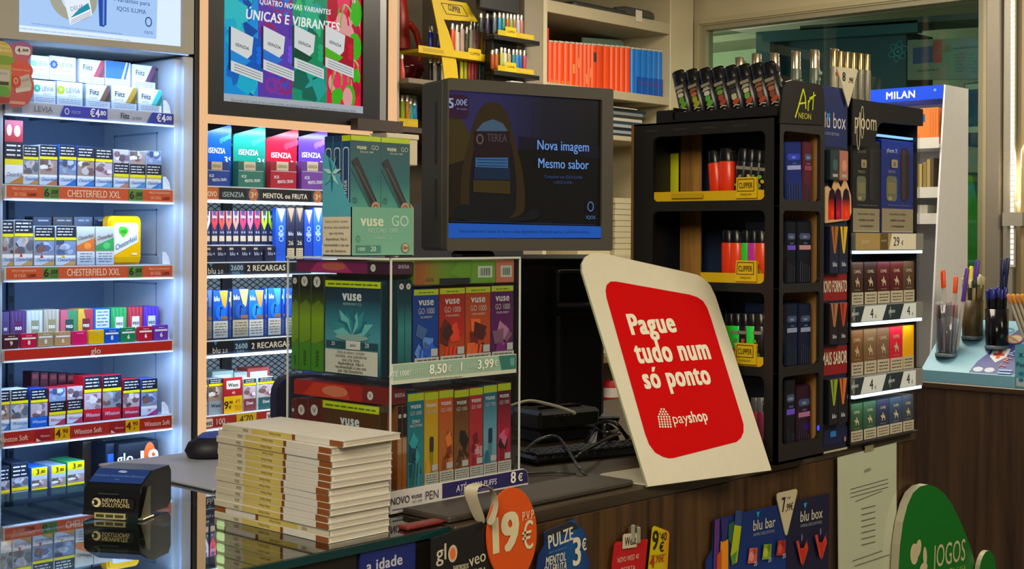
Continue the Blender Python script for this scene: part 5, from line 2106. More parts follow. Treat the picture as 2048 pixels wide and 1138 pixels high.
for i in range(16):
    spec.append((ob[i], ob[i + 1], 84 + 13 * (ob[i] - 1099) / 165, OR if i != 10 else '#d84206', words[i], mk[i], sks[i]))
bb = [1264, 1273, 1285, 1297, 1308, 1318, 1327]
for i in range(6):
    spec.append((bb[i], bb[i + 1], 98 + 6 * i / 5, '#1474d0', '%s blue binder from the orange ones' % ORD[i], 'band' if i else None, None))
for s_ in spec[1:]:
    binder(*s_)
m = MB()
m.box(-0.0035, 0.0035, 0, 0.15, 0, fb(1095, 56)[1] - ZB, '#d83a1a')
tag(m.build('red_folder', None, (fb(1096.5, 100)[0], Yb, ZB + 0.0006)), 'thin red folder edge at the far left of the binder row', 'folder')
m = MB()
xa, xb = hy(1165, 100, 3.84)[0], hy(1338, 100, 3.84)[0]
za = hy(1165, 72, 3.84)[1]
xb = min(xb, 4.862)
m.face((0, 0, 0), AX, AZ)
m.lift = 0
m.prism([(0, 0), (xb - xa, 0), (xb - xa, min(za - ZB + 0.02, 0.255)), (xb - xa - 0.015, min(za - ZB + 0.035, 0.268)), (0, min(za - ZB, 0.25))], mat('#8fb0a0', 0.4), 0.006)
tag(m.build('teal_folder', None, (xa, 3.84, ZB + 0.0006)), 'large pale teal folder standing behind the binders', 'folder')
m = MB()
xa, zt_ = hy(1331, 60, 3.65)
xb, _ = hy(1347, 60, 3.65)
m.cbox(0, xb - xa, 0, 0.17, 0, zt_ - ZB, mat('#a5b8b0', 0.4), 0.004)
tag(m.build('grey_box_file', None, (xa, 3.65, ZB + 0.0006)), 'pale grey green box file at the right end of the binders', 'box file')
m = MB()
x, z = hy(1279, 30, 3.595)
m.box(-0.022, 0.022, -0.001, 0.0, -0.028, 0.02, '#cfc8b2')
tag(m.build('shelf_label', None, (x, 3.5985, z)), 'white paper label stuck on the upper shelf edge', 'label')
m = MB()
xa, xb = hy(1142, 5, 3.68)[0], hy(1250, 5, 3.68)[0]
m.cbox(0, xb - xa, 0, 0.3, 0.0006, 0.035, mat('#3c3e3c', 0.5), 0.012)
tag(m.build('dark_folded_bag', None, (xa, 3.66, 2.4325)), 'dark folded bag lying left on the topmost shelf', 'bag')
m = MB()
xa, xb = hy(1236, 5, 3.66)[0], hy(1326, 5, 3.66)[0]
m.tube([(0, 0.02, 0.033), (0.06, 0.01, 0.033), (xb - xa - 0.12, 0, 0.033), (xb - xa - 0.09, 0, 0.033)], [0.02, 0.03, 0.028, 0.024], mat('#4a4c48', 0.45), 12)
tag(m.build('rolled_dark_bag', None, (xa + 0.05, 3.70, 2.4335)), 'dark rolled bag at the right of the topmost shelf', 'bag')
# lower right bay: magazines and paper
for i in range(9):
    m = MB()
    dx = random.uniform(-0.015, 0.015)
    m.box(-0.16, 0.16, 0, 0.25, 0, 0.0125, mat(('#26303e', '#8f96a0', '#1a1c22', '#a0a4a8', '#2a4050', '#c0bcb0', '#33302e', '#7d8288', '#1f2a38')[i], 0.4))
    tag(m.build('magazine', None, (4.58 + dx, 3.63, 1.9255 + 0.013 * i)), '%s magazine from the bottom of the pile right of the monitor' % ORD[i], 'magazine', 'pile of magazines under the binders')
m = MB()
m.box(-0.13, 0.13, 0, 0.22, 0, 0.004, '#c0b8a8')
tag(m.build('loose_sheet', None, (4.55, 3.62, 1.9255 + 0.117)), 'loose pale sheet on top of the magazine pile', 'paper')
for i, (x, n, lab) in enumerate(((4.42, 0.30, 'tall stack of cream paper behind the monitor edge'), (4.66, 0.24, 'stack of cream paper behind the black tower display'))):
    m = MB()
    for q in range(10):
        m.box(-0.105 + (q % 3) * 0.002, 0.105 + (q % 2) * 0.002, 0, 0.2, n * q / 10, n * (q + 1) / 10 - 0.002, mat('#bfb596', 0.6))
    tag(m.build('paper_stack', None, (x, 3.64, 1.4305)), lab, 'paper')
m = MB()
x, z = hy(1222, 800, 3.68)
m.lathe([(0.03, 0), (0.036, 0.004), (0.036, 0.09), (0.03, 0.1)], '#b81a20', n=18)
m.lathe([(0.0365, 0.03), (0.0365, 0.07)], '#d8d0cc', n=18)
tag(m.build('red_tin', None, (x, 3.68, 0.8005)), 'red and white tin behind the till equipment', 'tin')
m = MB()
m.cbox(-0.1, 0.1, 0, 0.1, 0, 0.05, '#c4beb0', 0.004)
tag(m.build('white_carton', None, (hy(1212, 750, 3.66)[0], 3.66, 1.0155)), 'white carton behind the till equipment', 'carton')
# ------------------------------------------------------------------ helper: upright plane at any turn
class VF:
    def __init__(s, p0, deg, tilt=0.0):
        s.p = Vector(p0)
        a = math.radians(deg)
        s.a = a
        s.e = Vector((math.cos(a), math.sin(a), 0))
        bk = Vector((-math.sin(a), math.cos(a), 0))
        t = math.radians(tilt)
        s.t = bk * math.sin(t) + AZ * math.cos(t)
        s.n = s.e.cross(s.t)

    def __call__(s, u, v):
        r = ray(u, v)
        c = Vector((0, 0, EYE))
        t = (s.p - c).dot(s.n) / r.dot(s.n)
        q = c + r * t - s.p
        return q.dot(s.e), q.dot(s.t)


CT_Z = 1.0505
# ------------------------------------------------------------------ banknote checker on the glass
W_, H_, D_ = 0.096, 0.072, 0.110
t = root('banknote_checker', 'small black banknote checker with blue sloping top on the glass counter', 'banknote checker', (1.184, 1.962, CT_Z), math.radians(-60))
m = MB()
K = mat('#0d0f16', 0.28)
m.face((0.0535, 0, 0), AY, AZ)
m.face((-W_ / 2, 0, 0), -AY, AZ)
m.lift = 0
prof = [(-0.000, 0.012), (0.004, 0.006), (-0.010, 0.004), (-D_ + 0.01, 0.004), (-D_, 0.012), (-D_, H_ * 0.86), (-D_ + 0.008, H_), (-0.045, H_), (-0.012, H_ * 0.76), (-0.002, H_ * 0.66)]
m.prism(prof, K, W_)
m.face((-W_ / 2, -0.001, 0), AX, AZ)
m.lift = 0.0012
m.rrect(W_ * 0.13, H_ * 0.24, W_ * 0.93, H_ * 0.47, 0.004, '#0a0b10')
m.ell(W_ * 0.25, H_ * 0.36, 0.0075, 0.0075, '#c8bc92')
m.ell(W_ * 0.225, H_ * 0.36, 0.005, 0.0045, '#0a0b10')
m.ell(W_ * 0.19, H_ * 0.36, 0.0022, 0.0026, '#c8bc92', 8)
m.rect(W_ * 0.335, H_ * 0.26, W_ * 0.34, H_ * 0.45, '#7a6a40')
m.text('NEWNUTE', W_ * 0.355, H_ * 0.375, 0.0062, '#bcae80', 'L', 1, fit=0.046)
m.text('SOLUTIONS', W_ * 0.355, H_ * 0.275, 0.0062, '#bcae80', 'L', 1, fit=0.048)
m.rrect(W_ * 0.28, H_ * 0.55, W_ * 0.66, H_ * 0.58, 0.001, '#2c3038')
m.build('body', t)
m = MB()
d = Vector((0, 0.033, H_ * 0.24))
d.normalize()
m.face((-W_ / 2 + 0.002, 0.0125, H_ * 0.765), AX, d)
m.lift = 0.0006
L = math.hypot(0.033, H_ * 0.24)
m.rect(0, 0, W_ - 0.004, L - 0.001, mat('#1d3a80', 0.3))
m.text('Cashtech Counterfeit Detector', W_ * 0.48, L * 0.42, 0.005, '#5d84c8', 'C', 0, fit=0.09)
m.ell(W_ * 0.46, L * 0.78, 0.006, 0.003, '#9aa8d0', 10)
m.ell(W_ * 0.50, L * 0.76, 0.006, 0.003, '#9aa8d0', 10)
m.text('MIX', W_ * 0.48, L * 0.16, 0.0035, '#5d84c8', 'C', 0)
m.build('top_label', t)
m = MB()
m.face((-W_ * 0.28, -0.004, 0), AX, AZ)
m.lift = 0
m.prism([(0, 0.001), (W_ * 0.56, 0.001), (W_ * 0.56, 0.010), (0, 0.010)], mat('#a09a62', 0.5), 0.006)
m.lift = 0.0004
m.lines(W_ * 0.02, 0.001, W_ * 0.54, 0.0095, 1, mat('#3a3824'), ragged=0.05, fill=0.55)
m.build('rating_label', t)
m = MB()
m.cbox(W_ / 2, W_ / 2 + 0.010, -0.004, D_ * 0.30, 0.001, 0.004, mat('#a8a084', 0.25, 0.7), 0.001)
m.face((W_ / 2, 0, 0), AY, AZ)
m.lift = 0.0045
m.poly([(-0.002, 0.003), (D_ * 0.28, 0.003), (D_ * 0.28, 0.050), (D_ * 0.2, 0.050), (0.004, 0.016)], mat('#8a846c', 0.3, 0.6))
m.build('note_tray', t)

# dark thing lying on the mat
m = MB()
m.lathe([(0.02, 0), (0.045, 0.002), (0.050, 0.014), (0.044, 0.030), (0.026, 0.042), (0.008, 0.046)], mat('#101020', 0.55, bump=0.3), n=22, sx=1.35)
m.lathe([(0.030, 0.040), (0.022, 0.047), (0.004, 0.050)], mat('#3a4aa0', 0.5, bump=0.3), n=16, sx=1.4)
x, y = hz(432, 918)
tag(m.build('dark_cloth_cap', None, (x, y, CT_Z + 0.0065)), 'dark rounded cap with blue top lying behind the books', 'cap')

# ------------------------------------------------------------------ stack of almanacs
BX0, BX1, BY0, BY1 = 1.308, 1.428, 1.577, 1.858
NB = 15
TH = 0.0098
PAPER = mat('#dcd6c6', 0.75, var=0.04, scale=300)


def book(i, z, dx, dy, rz, flip=False):
    w, d = BX1 - BX0, BY1 - BY0
    top = i == NB - 1
    lab = ('topmost book of the stack, pushed askew' if top else 'book with its spine turned round, second from the bottom' if flip
           else 'bottom book of the stack on the glass counter' if i == 0 else '%s book from the bottom of the stack, cream spine' % ORD[i])
    t = root('almanac', lab, 'book', ((BX0 + BX1) / 2 + dx, (BY0 + BY1) / 2 + dy, z), rz + (PI if False else 0), 'stack of almanacs')
    m = MB()
    m.box(-w / 2 + 0.003, w / 2 - 0.001, -d / 2 + 0.001, d / 2 - 0.001, 0.0012, TH - 0.0012, PAPER)
    m.face((w / 2 - 0.001, -d / 2, 0), AY, AZ)
    m.face((-w / 2, -d / 2 + 0.001, 0), AX, AZ)
    for q in range(4):
        m.rect(0.006, 0.0022 + q * 0.0016, w - 0.003, 0.0026 + q * 0.0016, mat('#b9ae92', 0.8))
    m.build('pages', t)
    m = MB()
    cv = mat('#cdc9c0', 0.5)
    m.box(-w / 2, w / 2, -d / 2, d / 2, 0, 0.0011, cv)
    m.box(-w / 2, w / 2, -d / 2, d / 2, TH - 0.0011, TH - 0.0001, cv)
    n = 6
    pts = [(-w / 2 + 0.003 - 0.003 * math.sin(PI * k / n), TH * k / n) for k in range(n + 1)]
    vs = [(a, -d / 2, b_) for a, b_ in pts] + [(a, d / 2, b_) for a, b_ in pts]
    m.raw(vs, [(k, k + 1, n + 2 + k, n + 1 + k) for k in range(n)], cv, True)
    m.face((-w / 2 - 0.0001, d / 2, 0), -AY, AZ)
    m.lift = 0.0002
    sg = (lambda a: d - a) if flip else (lambda a: a)

    def R(a0, a1, c):
        a0, a1 = sorted((sg(a0 * d), sg(a1 * d)))
        m.rect(a0, 0.0005, a1, TH - 0.0007, c)
        m.lift -= 0.00015
    R(0.0, 0.26, '#b3ad9a')
    R(0.26, 0.60, grad([(0, '#9a8c4c'), (0.5, '#b9a658'), (1, '#a39358')], 'Y', -d / 2, d / 2, 0.5))
    R(0.60, 0.625, '#6b3a1c')
    R(0.625, 0.90, '#bdbab4')
    R(0.90, 1.0, '#7d451c')
    m.lift += 0.0005
    ink = mat('#6f6238', 0.6)
    if flip:
        m.text('Alma Nova', sg(0.45 * d), TH * 0.28, TH * 0.42, ink, 'C', 0, fit=0.07)
        m.text('2026', sg(0.2 * d), TH * 0.25, TH * 0.45, ink, 'C', 0, fit=0.026)
    else:
        m.text('Alma Nova', 0.46 * d, TH * 0.72, TH * 0.42, ink, 'C', 0, fit=0.07, rot=PI)
        m.text('2026', 0.21 * d, TH * 0.72, TH * 0.45, ink, 'C', 0, fit=0.026, rot=PI)
    m.build('cover', t)


rnd = random.Random(5)
for i in range(NB):
    z = CT_Z + i * (TH + 0.0002)
    if i == NB - 1:
        book(i, z, 0.012, -0.008, math.radians(2.5))
    else:
        book(i, z, rnd.uniform(-0.0015, 0.0015) + 0.0004 * i, rnd.uniform(-0.002, 0.002), math.radians(rnd.uniform(-0.4, 0.4)), i == 1)

# ------------------------------------------------------------------ clear vape display case
VX0, VX1, VY0, VY1 = 1.513, 1.822, 1.672, 1.938
VZ0, VZ1 = 1.0525, 1.4655
case = root('vape_case', 'clear acrylic two-tier vape case standing on the counter', 'display case', ((VX0 + VX1) / 2, (VY0 + VY1) / 2, VZ0))
VT = Matrix.Translation((-(VX0 + VX1) / 2, -(VY0 + VY1) / 2, -VZ0))
EDGE = mat('#c9cec8', 0.15, spec=0.8)


def pv(name, fn):
    return part(name, fn, case, VT)


pv('side_panel', lambda b: b.box(VX0, VX0 + 0.0025, VY0, VY1, VZ0, VZ1, ACR))
pv('side_panel', lambda b: b.box(VX1 - 0.0025, VX1, VY0, VY1, VZ0, VZ1, ACR))
pv('front_panel', lambda b: b.box(VX0 + 0.003, VX1 - 0.003, VY0 - 0.001, VY0 + 0.001, VZ0, VZ1, ACR))
pv('back_panel', lambda b: b.box(VX0 + 0.003, VX1 - 0.003, VY1 - 0.003, VY1, VZ0, VZ1, ACR))
pv('lid', lambda b: b.box(VX0 - 0.002, VX1 + 0.002, VY0 - 0.003, VY1 + 0.002, VZ1 - 0.003, VZ1, ACR))
VM = 1.268
pv('shelf', lambda b: b.box(VX0 + 0.003, VX1 - 0.003, VY0 + 0.002, VY1 - 0.004, VM - 0.004, VM, ACR))
pv('base_plate', lambda b: b.box(VX0, VX1, VY0, VY1, VZ0 - 0.0015, VZ0 + 0.002, mat('#b9b6ac', 0.4)))


def edges(b):
    for x in (VX0 - 0.001, VX1 - 0.002):
        b.box(x, x + 0.003, VY0 - 0.003, VY0 - 0.001, VZ0, VZ1, EDGE)
    b.box(VX0, VX1, VY0 - 0.0035, VY0 - 0.0015, VZ1 - 0.003, VZ1 + 0.0005, EDGE)
    b.box(VX0 - 0.0032, VX0 - 0.0012, VY0, VY1, VZ1 - 0.003, VZ1 + 0.0005, EDGE)
    b.box(VX0 - 0.001, VX0 + 0.002, VY1 - 0.002, VY1, VZ0, VZ1, EDGE)


pv('polished_edges', edges)


def strip_up(b):
    y = VY0 - 0.005
    z0, z1 = 1.268, 1.294
    f = lambda u: hy(u, 740, y)[0]
    b.box(VX0 + 0.002, VX1 - 0.012, y, y + 0.0035, z0 - 0.007, z1, '#c2c8b4')
    b.face((0, y, 0), AX, AZ)
    b.rect(VX0 + 0.003, z0, f(1010), z1 - 0.001, '#8fae9a')
    b.poly([(f(1003), z0), (VX1 - 0.013, z0), (VX1 - 0.013, z1 - 0.001), (f(997), z1 - 0.001)], '#2d6f68')
    b.rect(f(1020), z0 + 0.006, f(1028), z0 + 0.02, '#5d948a')
    b.text('ATÉ 1000', f(798), z0 + 0.006, 0.0085, '#dfe6da', 'C', 1, fit=0.045)
    b.text('PUFFS', f(833), z0 + 0.007, 0.0085, '#b9cbb9', 'C', 0, fit=0.032)
    b.text('8,50', f(876), z0 + 0.005, 0.015, '#ecece0', 'C', 2, fit=0.042)
    b.text('€', f(899), z0 + 0.006, 0.010, '#dfe6da', 'C', 1)
    b.text('1', f(922), z0 + 0.006, 0.014, '#dfe6da', 'C', 2)
    b.text('PUFFS', f(942), z0 + 0.008, 0.006, '#b9cbb9', 'C', 0)
    b.text('3,99', f(970), z0 + 0.006, 0.015, '#ecece0', 'C', 2, fit=0.042)
    b.text('€', f(991), z0 + 0.008, 0.010, '#dfe6da', 'C', 1)
    b.lines(f(850), z0 - 0.006, f(930), z0 - 0.0015, 1, mat('#7d8478'))


pv('price_strip', strip_up)


def strip_low(b):
    y = VY0 - 0.008
    f = lambda u: hy(u, 1000, y)[0]
    z0, z1 = 1.055, 1.089
    xe = f(1056)
    b.face((0, y, 0), AX, AZ)
    b.lift = 0
    b.prism([(VX0 - 0.004, z0 - 0.002)] + [(xe, z0 - 0.002), (xe, z1 - 0.016), (xe - 0.003, z1 - 0.006), (xe - 0.012, z1)] + [(VX0 - 0.004, z1)], mat('#d4d0cc', 0.4), 0.004)
    b.lift = 0.0005
    b.poly([(f(884), z0 + 0.008), (xe - 0.001, z0 + 0.008), (xe - 0.001, z1 - 0.016), (xe - 0.004, z1 - 0.006), (xe - 0.012, z1 - 0.001), (f(884), z1 - 0.001)], '#221c58')
    b.rect(VX0, z0 + 0.0035, xe - 0.01, z0 + 0.005, '#2a2560')
    b.text('NOVO', f(800), z0 + 0.012, 0.012, '#2a2038', 'C', 1, fit=0.042)
    b.text('vuse', f(833), z0 + 0.017, 0.009, '#2a2038', 'C', 1, fit=0.026)
    b.text('GO 1000', f(834), z0 + 0.010, 0.004, '#4a4058', 'C', 0, fit=0.024)
    b.text('PEN', f(863), z0 + 0.011, 0.014, '#3a3048', 'C', 0, fit=0.032)
    b.text('ATÉ', f(921), z0 + 0.015, 0.011, '#d8d0e8', 'C', 1, fit=0.024, it=0.1)
    b.text('1000 PUFFS', f(967), z0 + 0.016, 0.010, '#d8d0e8', 'C', 1, fit=0.062, it=0.1)
    b.lines(f(915), z0 + 0.009, f(988), z0 + 0.014, 2, mat('#8a80b8'))
    b.text('8', f(1025), z0 + 0.013, 0.019, '#ece6e0', 'C', 2)
    b.text('€', f(1039), z0 + 0.014, 0.013, '#ece6e0', 'C', 2)


pv('front_strip', strip_low)


# --- cartons inside
def vlogo(m, a, b, h, fit, c='#dfe3dc', sub=None, subh=None):
    m.text('vuse', a, b, h, c, 'C', 3, fit=fit)
    if sub:
        m.text(sub, a, b - h * 0.85, subh or h * 0.55, c, 'C', 0, fit=fit * 1.05)


def seal(m, a, b, r):
    m.ell(a, b, r, r, '#d8d2c4', 14)
    m.text('V', a, b - r * 0.45, r * 0.9, '#5a2a30', 'C', 1)


def sidebox(label, u0, u1, v0, xpl, zb, depx, body, design, group, name='vape_carton'):
    ya = hx(u0, 640, xpl)[0]
    yb = hx(u1, 640, xpl)[0]
    z1 = hx((u0 + u1) / 2, v0, xpl)[1]
    ya, yb = min(ya, VY1 - 0.0055), max(yb, VY0 + 0.003)
    return carton(name, label, 'carton', group, (xpl, (ya + yb) / 2, zb), ya - yb - 0.0005, z1 - zb, depx, body, design, -PI / 2)


def green_spine(m, w, h):
    m.rect(0.0005, 0.0005, w - 0.0005, h - 0.0005, grad([(0, '#3f8a1c'), (0.30, '#4a8a1c'), (0.31, '#5c7c14'), (0.62, '#7a9a14'), (0.72, '#3c4e10'), (0.86, '#161a10'), (1, '#1c1f14')], 'Z', 0, h, 0.3))
    m.poly([(w * 0.02, h * 0.68), (w * 0.6, h * 0.75), (w * 0.98, h * 0.68), (w * 0.98, h * 0.34), (w * 0.3, h * 0.29), (w * 0.02, h * 0.30)], grad([(0.25, '#6e9418'), (0.55, '#86a81c'), (0.85, '#303c10')], 'Z', 0, h, 0.3))
    seal(m, w * 0.45, h * 0.935, w * 0.28)
    m.text('vuse', w * 0.62, h * 0.05, w * 0.32, '#24420c', 'L', 1, rot=PI / 2)


GV = 'vape cartons on the upper tier of the clear case'
XF = VX0 + 0.0055
yB0, yB1 = None, None
for i, (u0, u1) in enumerate(((577, 598), (598.5, 622), (622.5, 648))):
    sidebox('%s green and black carton edge from the left, upper tier of the case' % ORD[i], u0, u1, 549 + i * 1.2, XF, VM + 0.0005, 0.1, '#2a3a10', green_spine, 'green cartons in the clear case')


def ice(m, w, h):
    m.rect(0.0005, 0.0005, w - 0.0005, h - 0.0005, grad([(0, '#16505c'), (0.4, '#4a98a0'), (0.6, '#2f7a88'), (0.8, '#15384a'), (1, '#0e2430')], 'Z', 0, h, 0.3))
    m.rect(0.0005, h * 0.925, w - 0.0005, h - 0.001, '#c8d800')
    m.lines(w * 0.05, h * 0.935, w * 0.95, h * 0.985, 1, mat('#5a6a08'), ragged=0.05)
    vlogo(m, w * 0.5, h * 0.79, 0.0165, w * 0.74)
    m.text('PEPPERMINT ICE', w * 0.5, h * 0.735, 0.0045, '#9fc0c0', 'C', 0, fit=w * 0.55)
    for k in range(11):
        a = PI * (k + 0.5) / 11
        L = w * (0.42 if k % 2 else 0.34)
        bx, bz = w * 0.5, h * 0.42
        tx, tz_ = bx + L * math.cos(a), bz + L * 0.85 * math.sin(a)
        nx, nz = -math.sin(a) * w * 0.07, math.cos(a) * w * 0.07
        m.poly([(bx, bz), ((bx + tx) / 2 + nx, (bz + tz_) / 2 + nz), (tx, tz_), ((bx + tx) / 2 - nx, (bz + tz_) / 2 - nz)], ('#2f8f92', '#6fc0b8', '#1c6f7c')[k % 3])
        m.lift -= 0.00014
    m.up_()
    m.ell(w * 0.5, h * 0.40, w * 0.3, h * 0.035, '#8fb0a4', 14)
    m.rect(w * 0.04, h * 0.285, w * 0.96, h * 0.355, '#1a4a54')
    m.rect(w * 0.40, h * 0.275, w * 0.66, h * 0.365, '#d8d4c4')
    m.text('20', w * 0.17, h * 0.305, 0.0065, '#d8dcd4', 'C', 1)
    m.text('zero', w * 0.53, h * 0.305, 0.0055, '#4a5450', 'C', 1)
    m.text('20', w * 0.78, h * 0.305, 0.0075, '#d8dcd4', 'C', 1)
    m.rect(w * 0.03, h * 0.015, w * 0.97, h * 0.265, '#d6cfba')
    for k, s_ in enumerate(('Este produto contém', 'nicotina, uma substância', 'que cria forte', 'dependência. Não é', 'recomendado o seu uso', 'por não fumadores.')):
        m.text(s_, w * 0.5, h * (0.225 - k * 0.039), 0.0054, '#4a463c', 'C', 1, fit=w * 0.84)


sidebox('large teal carton with a mint leaf picture and white warning panel', 650, 762, 561, XF, VM + 0.0005, 0.0165, '#123640', ice, GV)


def teal_spine(m, w, h):
    m.rect(0.0005, 0.0005, w - 0.0005, h - 0.0005, grad([(0, '#0e4f50'), (0.5, '#3f938a'), (0.75, '#16424c'), (1, '#10202a')], 'Z', 0, h, 0.3))
    seal(m, w * 0.5, h * 0.93, w * 0.34)
    m.poly([(0.0006, 0.001), (w * 0.6, 0.001), (w - 0.001, h * 0.1), (0.0006, h * 0.14)], '#123a44')


yf = VY0 + 0.006
xa = XF + 0.0175
for i in range(2):
    z1 = hy(805, 560, yf)[1]
    carton('vape_carton', ('inner', 'outer')[i] + ' narrow teal carton edge at the front of the upper tier', 'carton', 'narrow teal cartons at the front of the case', (xa + 0.0075 + i * 0.0156, yf, VM + 0.0005), 0.015, z1 - VM, 0.10, '#123640', teal_spine)
# front spine of the big teal carton's side
for i, (u0, u1, c1, c2, crys, txt, lab) in enumerate((
        (827, 877, '#12366e', '#1c4aa0', '#6a9ae0', 'BLUEBERRY', 'navy blue vape carton with a crystal picture, upper tier'),
        (879, 930, '#c8701c', '#c8301c', '#6a1c0c', 'STRAWBERRY', 'red and amber vape carton, second on the upper tier'),
        (931, 981, '#c83c14', '#d05020', '#7a1c0c', 'STRAWBERRY', 'orange red vape carton, third on the upper tier'),
        (982, 1027, '#50144e', '#6a1a60', '#c880a0', 'MIXED BERRY', 'purple vape carton at the right end of the upper tier'))):
    def go(m, w, h, c1=c1, c2=c2, crys=crys, txt=txt, full=True):
        m.rect(0.0005, 0.0005, w - 0.0005, h - 0.0005, grad([(0, c1), (0.5, c2), (1, shade(c2, 0.8))], 'Z', 0, h, 0.3))
        m.rect(0.0005, h * 0.93, w - 0.0005, h - 0.0006, '#b9c414')
        m.lines(w * 0.2, h * 0.94, w * 0.8, h * 0.98, 1, mat('#6a7010'))
        m.text('vuse', w * 0.5, h * 0.815, h * 0.085, '#dcd4cc', 'C', 2, fit=w * 0.72)
        m.text('GO 1000', w * 0.5, h * 0.715, h * 0.065, '#cfc4bc', 'C', 0, fit=w * 0.66)
        m.text(txt, w * 0.5, h * 0.665, h * 0.025, '#cfc4bc', 'C', 0, fit=w * 0.7)
        r_ = random.Random(txt + c1)
        for q in range(6):
            ca, cb_ = w * r_.uniform(0.2, 0.7), h * r_.uniform(0.25, 0.52)
            s_ = w * r_.uniform(0.16, 0.3)
            ph = r_.uniform(0, 6)
            m.poly([(max(0.001, min(w - 0.001, ca + s_ * math.cos(ph + k * 1.4))), cb_ + s_ * 1.1 * math.sin(ph + k * 1.4)) for k in range(4)], (crys, shade(c2, 1.4), shade(crys, 0.7))[q % 3])
            m.lift -= 0.00014
        m.up_()
        for q in range(3):
            m.line([(w * (0.2 + q * 0.16), h * 0.13), (w * (0.28 + q * 0.16), h * 0.32)], w * 0.10, shade(c2, 1.25))
            m.lift -= 0.00014
        m.up_()
        m.rect(w * 0.68, h * 0.225, w * 0.95, h * 0.31, '#cfc8c0')
        m.rect(0.0006, 0.0006, w - 0.0006, h * 0.215, '#d2cbba')
        m.lines(w * 0.06, h * 0.13, w * 0.94, h * 0.205, 2, mat('#5a564a'))
    x0, x1 = hy(u0, 600, yf)[0], hy(u1, 600, yf)[0]
    z1 = hy((u0 + u1) / 2, 578 - i * 2.4, yf)[1]
    carton('vape_carton', lab, 'carton', 'device cartons standing on the upper tier', ((x0 + x1) / 2, yf, VM + 0.0005), x1 - x0 - 0.0006, z1 - VM - 0.0005, 0.022 * 4, shade(c2, 0.7), go)
    ZU = z1
# lying cartons on top
zl_ = hy(905, 570, yf)[1] + 0.0012
hh = VZ1 - 0.005 - zl_


def lying(label, u0, u1, y0, body, design, h=hh, dep=0.2, name='vape_carton', fitz=None):
    x0, x1 = hy(u0, 540, y0)[0], hy(u1, 540, y0)[0]
    return carton(name, label, 'carton', 'cartons lying on top of the upper tier', ((x0 + x1) / 2, y0, fitz or zl_), x1 - x0 - 0.0006, h, dep, body, design)


def barcode(m, w, h):
    m.rect(w * 0.22, h * 0.25, w * 0.85, h * 0.75, '#c9cdb8')
    for q in range(9):
        m.rect(w * (0.32 + q * 0.05), h * 0.34, w * (0.335 + 0.015 * (q % 2) + q * 0.05), h * 0.66, '#4a4a3c')
        m.lift -= 0.00014
    m.up_()


def longgreen(m, w, h):
    for k in range(12):
        a = k / 12
        m.rect(w * a, 0.0005, w * (a + 1 / 12), h - 0.0005, ('#a8501c', '#a45a1c', '#9c6a1c', '#8e7818', '#828414', '#768a12', '#6c8e12', '#648e10', '#5c8a10', '#5c8e10', '#5a9010', '#5a9210')[k])
        m.lift -= 0.00014
    m.up_()
    m.poly([(w * 0.58, h * 0.45), (w * 0.78, h * 0.95), (w * 0.98, h * 0.95), (w * 0.98, h * 0.1)], '#6a9a14')
    m.text('ALOE', w * 0.25, h * 0.15, h * 0.13, '#6a4a18', 'C', 0)
    m.rect(w * 0.42, 0.0008, w * 0.96, h * 0.26, '#16161a')


lying('long carton fading from orange to green, lying across the upper tier', 829, 944, yf + 0.001, '#6a8a12', longgreen)
lying('green carton end with a barcode lying on the upper tier', 945, 992, yf, '#6a9a1a', barcode)
lying('salmon carton end with a barcode lying on the upper tier', 993, 1029, yf, '#d0704e', barcode)


def mag(m, w, h):
    m.rect(0.0005, 0.0005, w - 0.0005, h - 0.0005, '#4a1230')
    m.text('vuse', w * 0.6, h * 0.75, h * 0.42, '#c8b0b8', 'C', 2, fit=w * 0.62, rot=PI)


def magside(m, w, h):
    m.rect(0.0005, 0.0005, w - 0.0005, h - 0.0005, '#7a1850')
    m.poly([(w * 0.15, 0.001), (w * 0.62, 0.001), (w * 0.52, h * 0.95), (w * 0.25, h * 0.95)], '#b02a6a')
    m.ell(w * 0.42, h * 0.55, w * 0.13, h * 0.34, '#c05a48', 14)
    m.rect(w * 0.78, 0.0005, w - 0.0005, h - 0.0005, '#3a1028')
    seal(m, w * 0.84, h * 0.5, h * 0.3)


zq = hx(700, 552, XF)[1] + 0.004
x0, x1 = XF, hy(828, 540, yf)[0] - 0.001
m = MB()
w_, h_, d_ = x1 - x0, min(0.021, VZ1 - 0.0045 - zq), 0.24
m.cbox(0, w_, 0, d_, 0, h_, '#5a1440', 0.001)
m.face((0, d_, 0), -AY, AZ)
magside(m, d_, h_)
m.face((0, 0, 0), AX, AZ)
mag(m, w_, h_)
tag(m.build('vape_carton', None, (x0, yf + 0.002, zq)), 'long magenta carton lying on the green ones, upper tier', 'carton', 'cartons lying on top of the upper tier')

# lower tier
ZLo = VZ0 + 0.0025


def redspine(m, w, h):
    m.rect(0.0005, 0.0005, w - 0.0005, h - 0.0005, grad([(0, '#a84a28'), (0.45, '#c08068'), (0.62, '#b07058'), (0.66, '#6a1a16'), (1, '#5a120e')], 'Z', 0, h, 0.3))
    seal(m, w * 0.45, h * 0.88, w * 0.28)


for i, (u0, u1) in enumerate(((570, 592), (593, 617), (618, 644))):
    sidebox('%s dark red carton edge from the left, lower tier of the case' % ORD[i], max(u0, 577), u1, 797, XF, ZLo, 0.1, '#6a1a16', redspine, 'dark red cartons in the clear case')


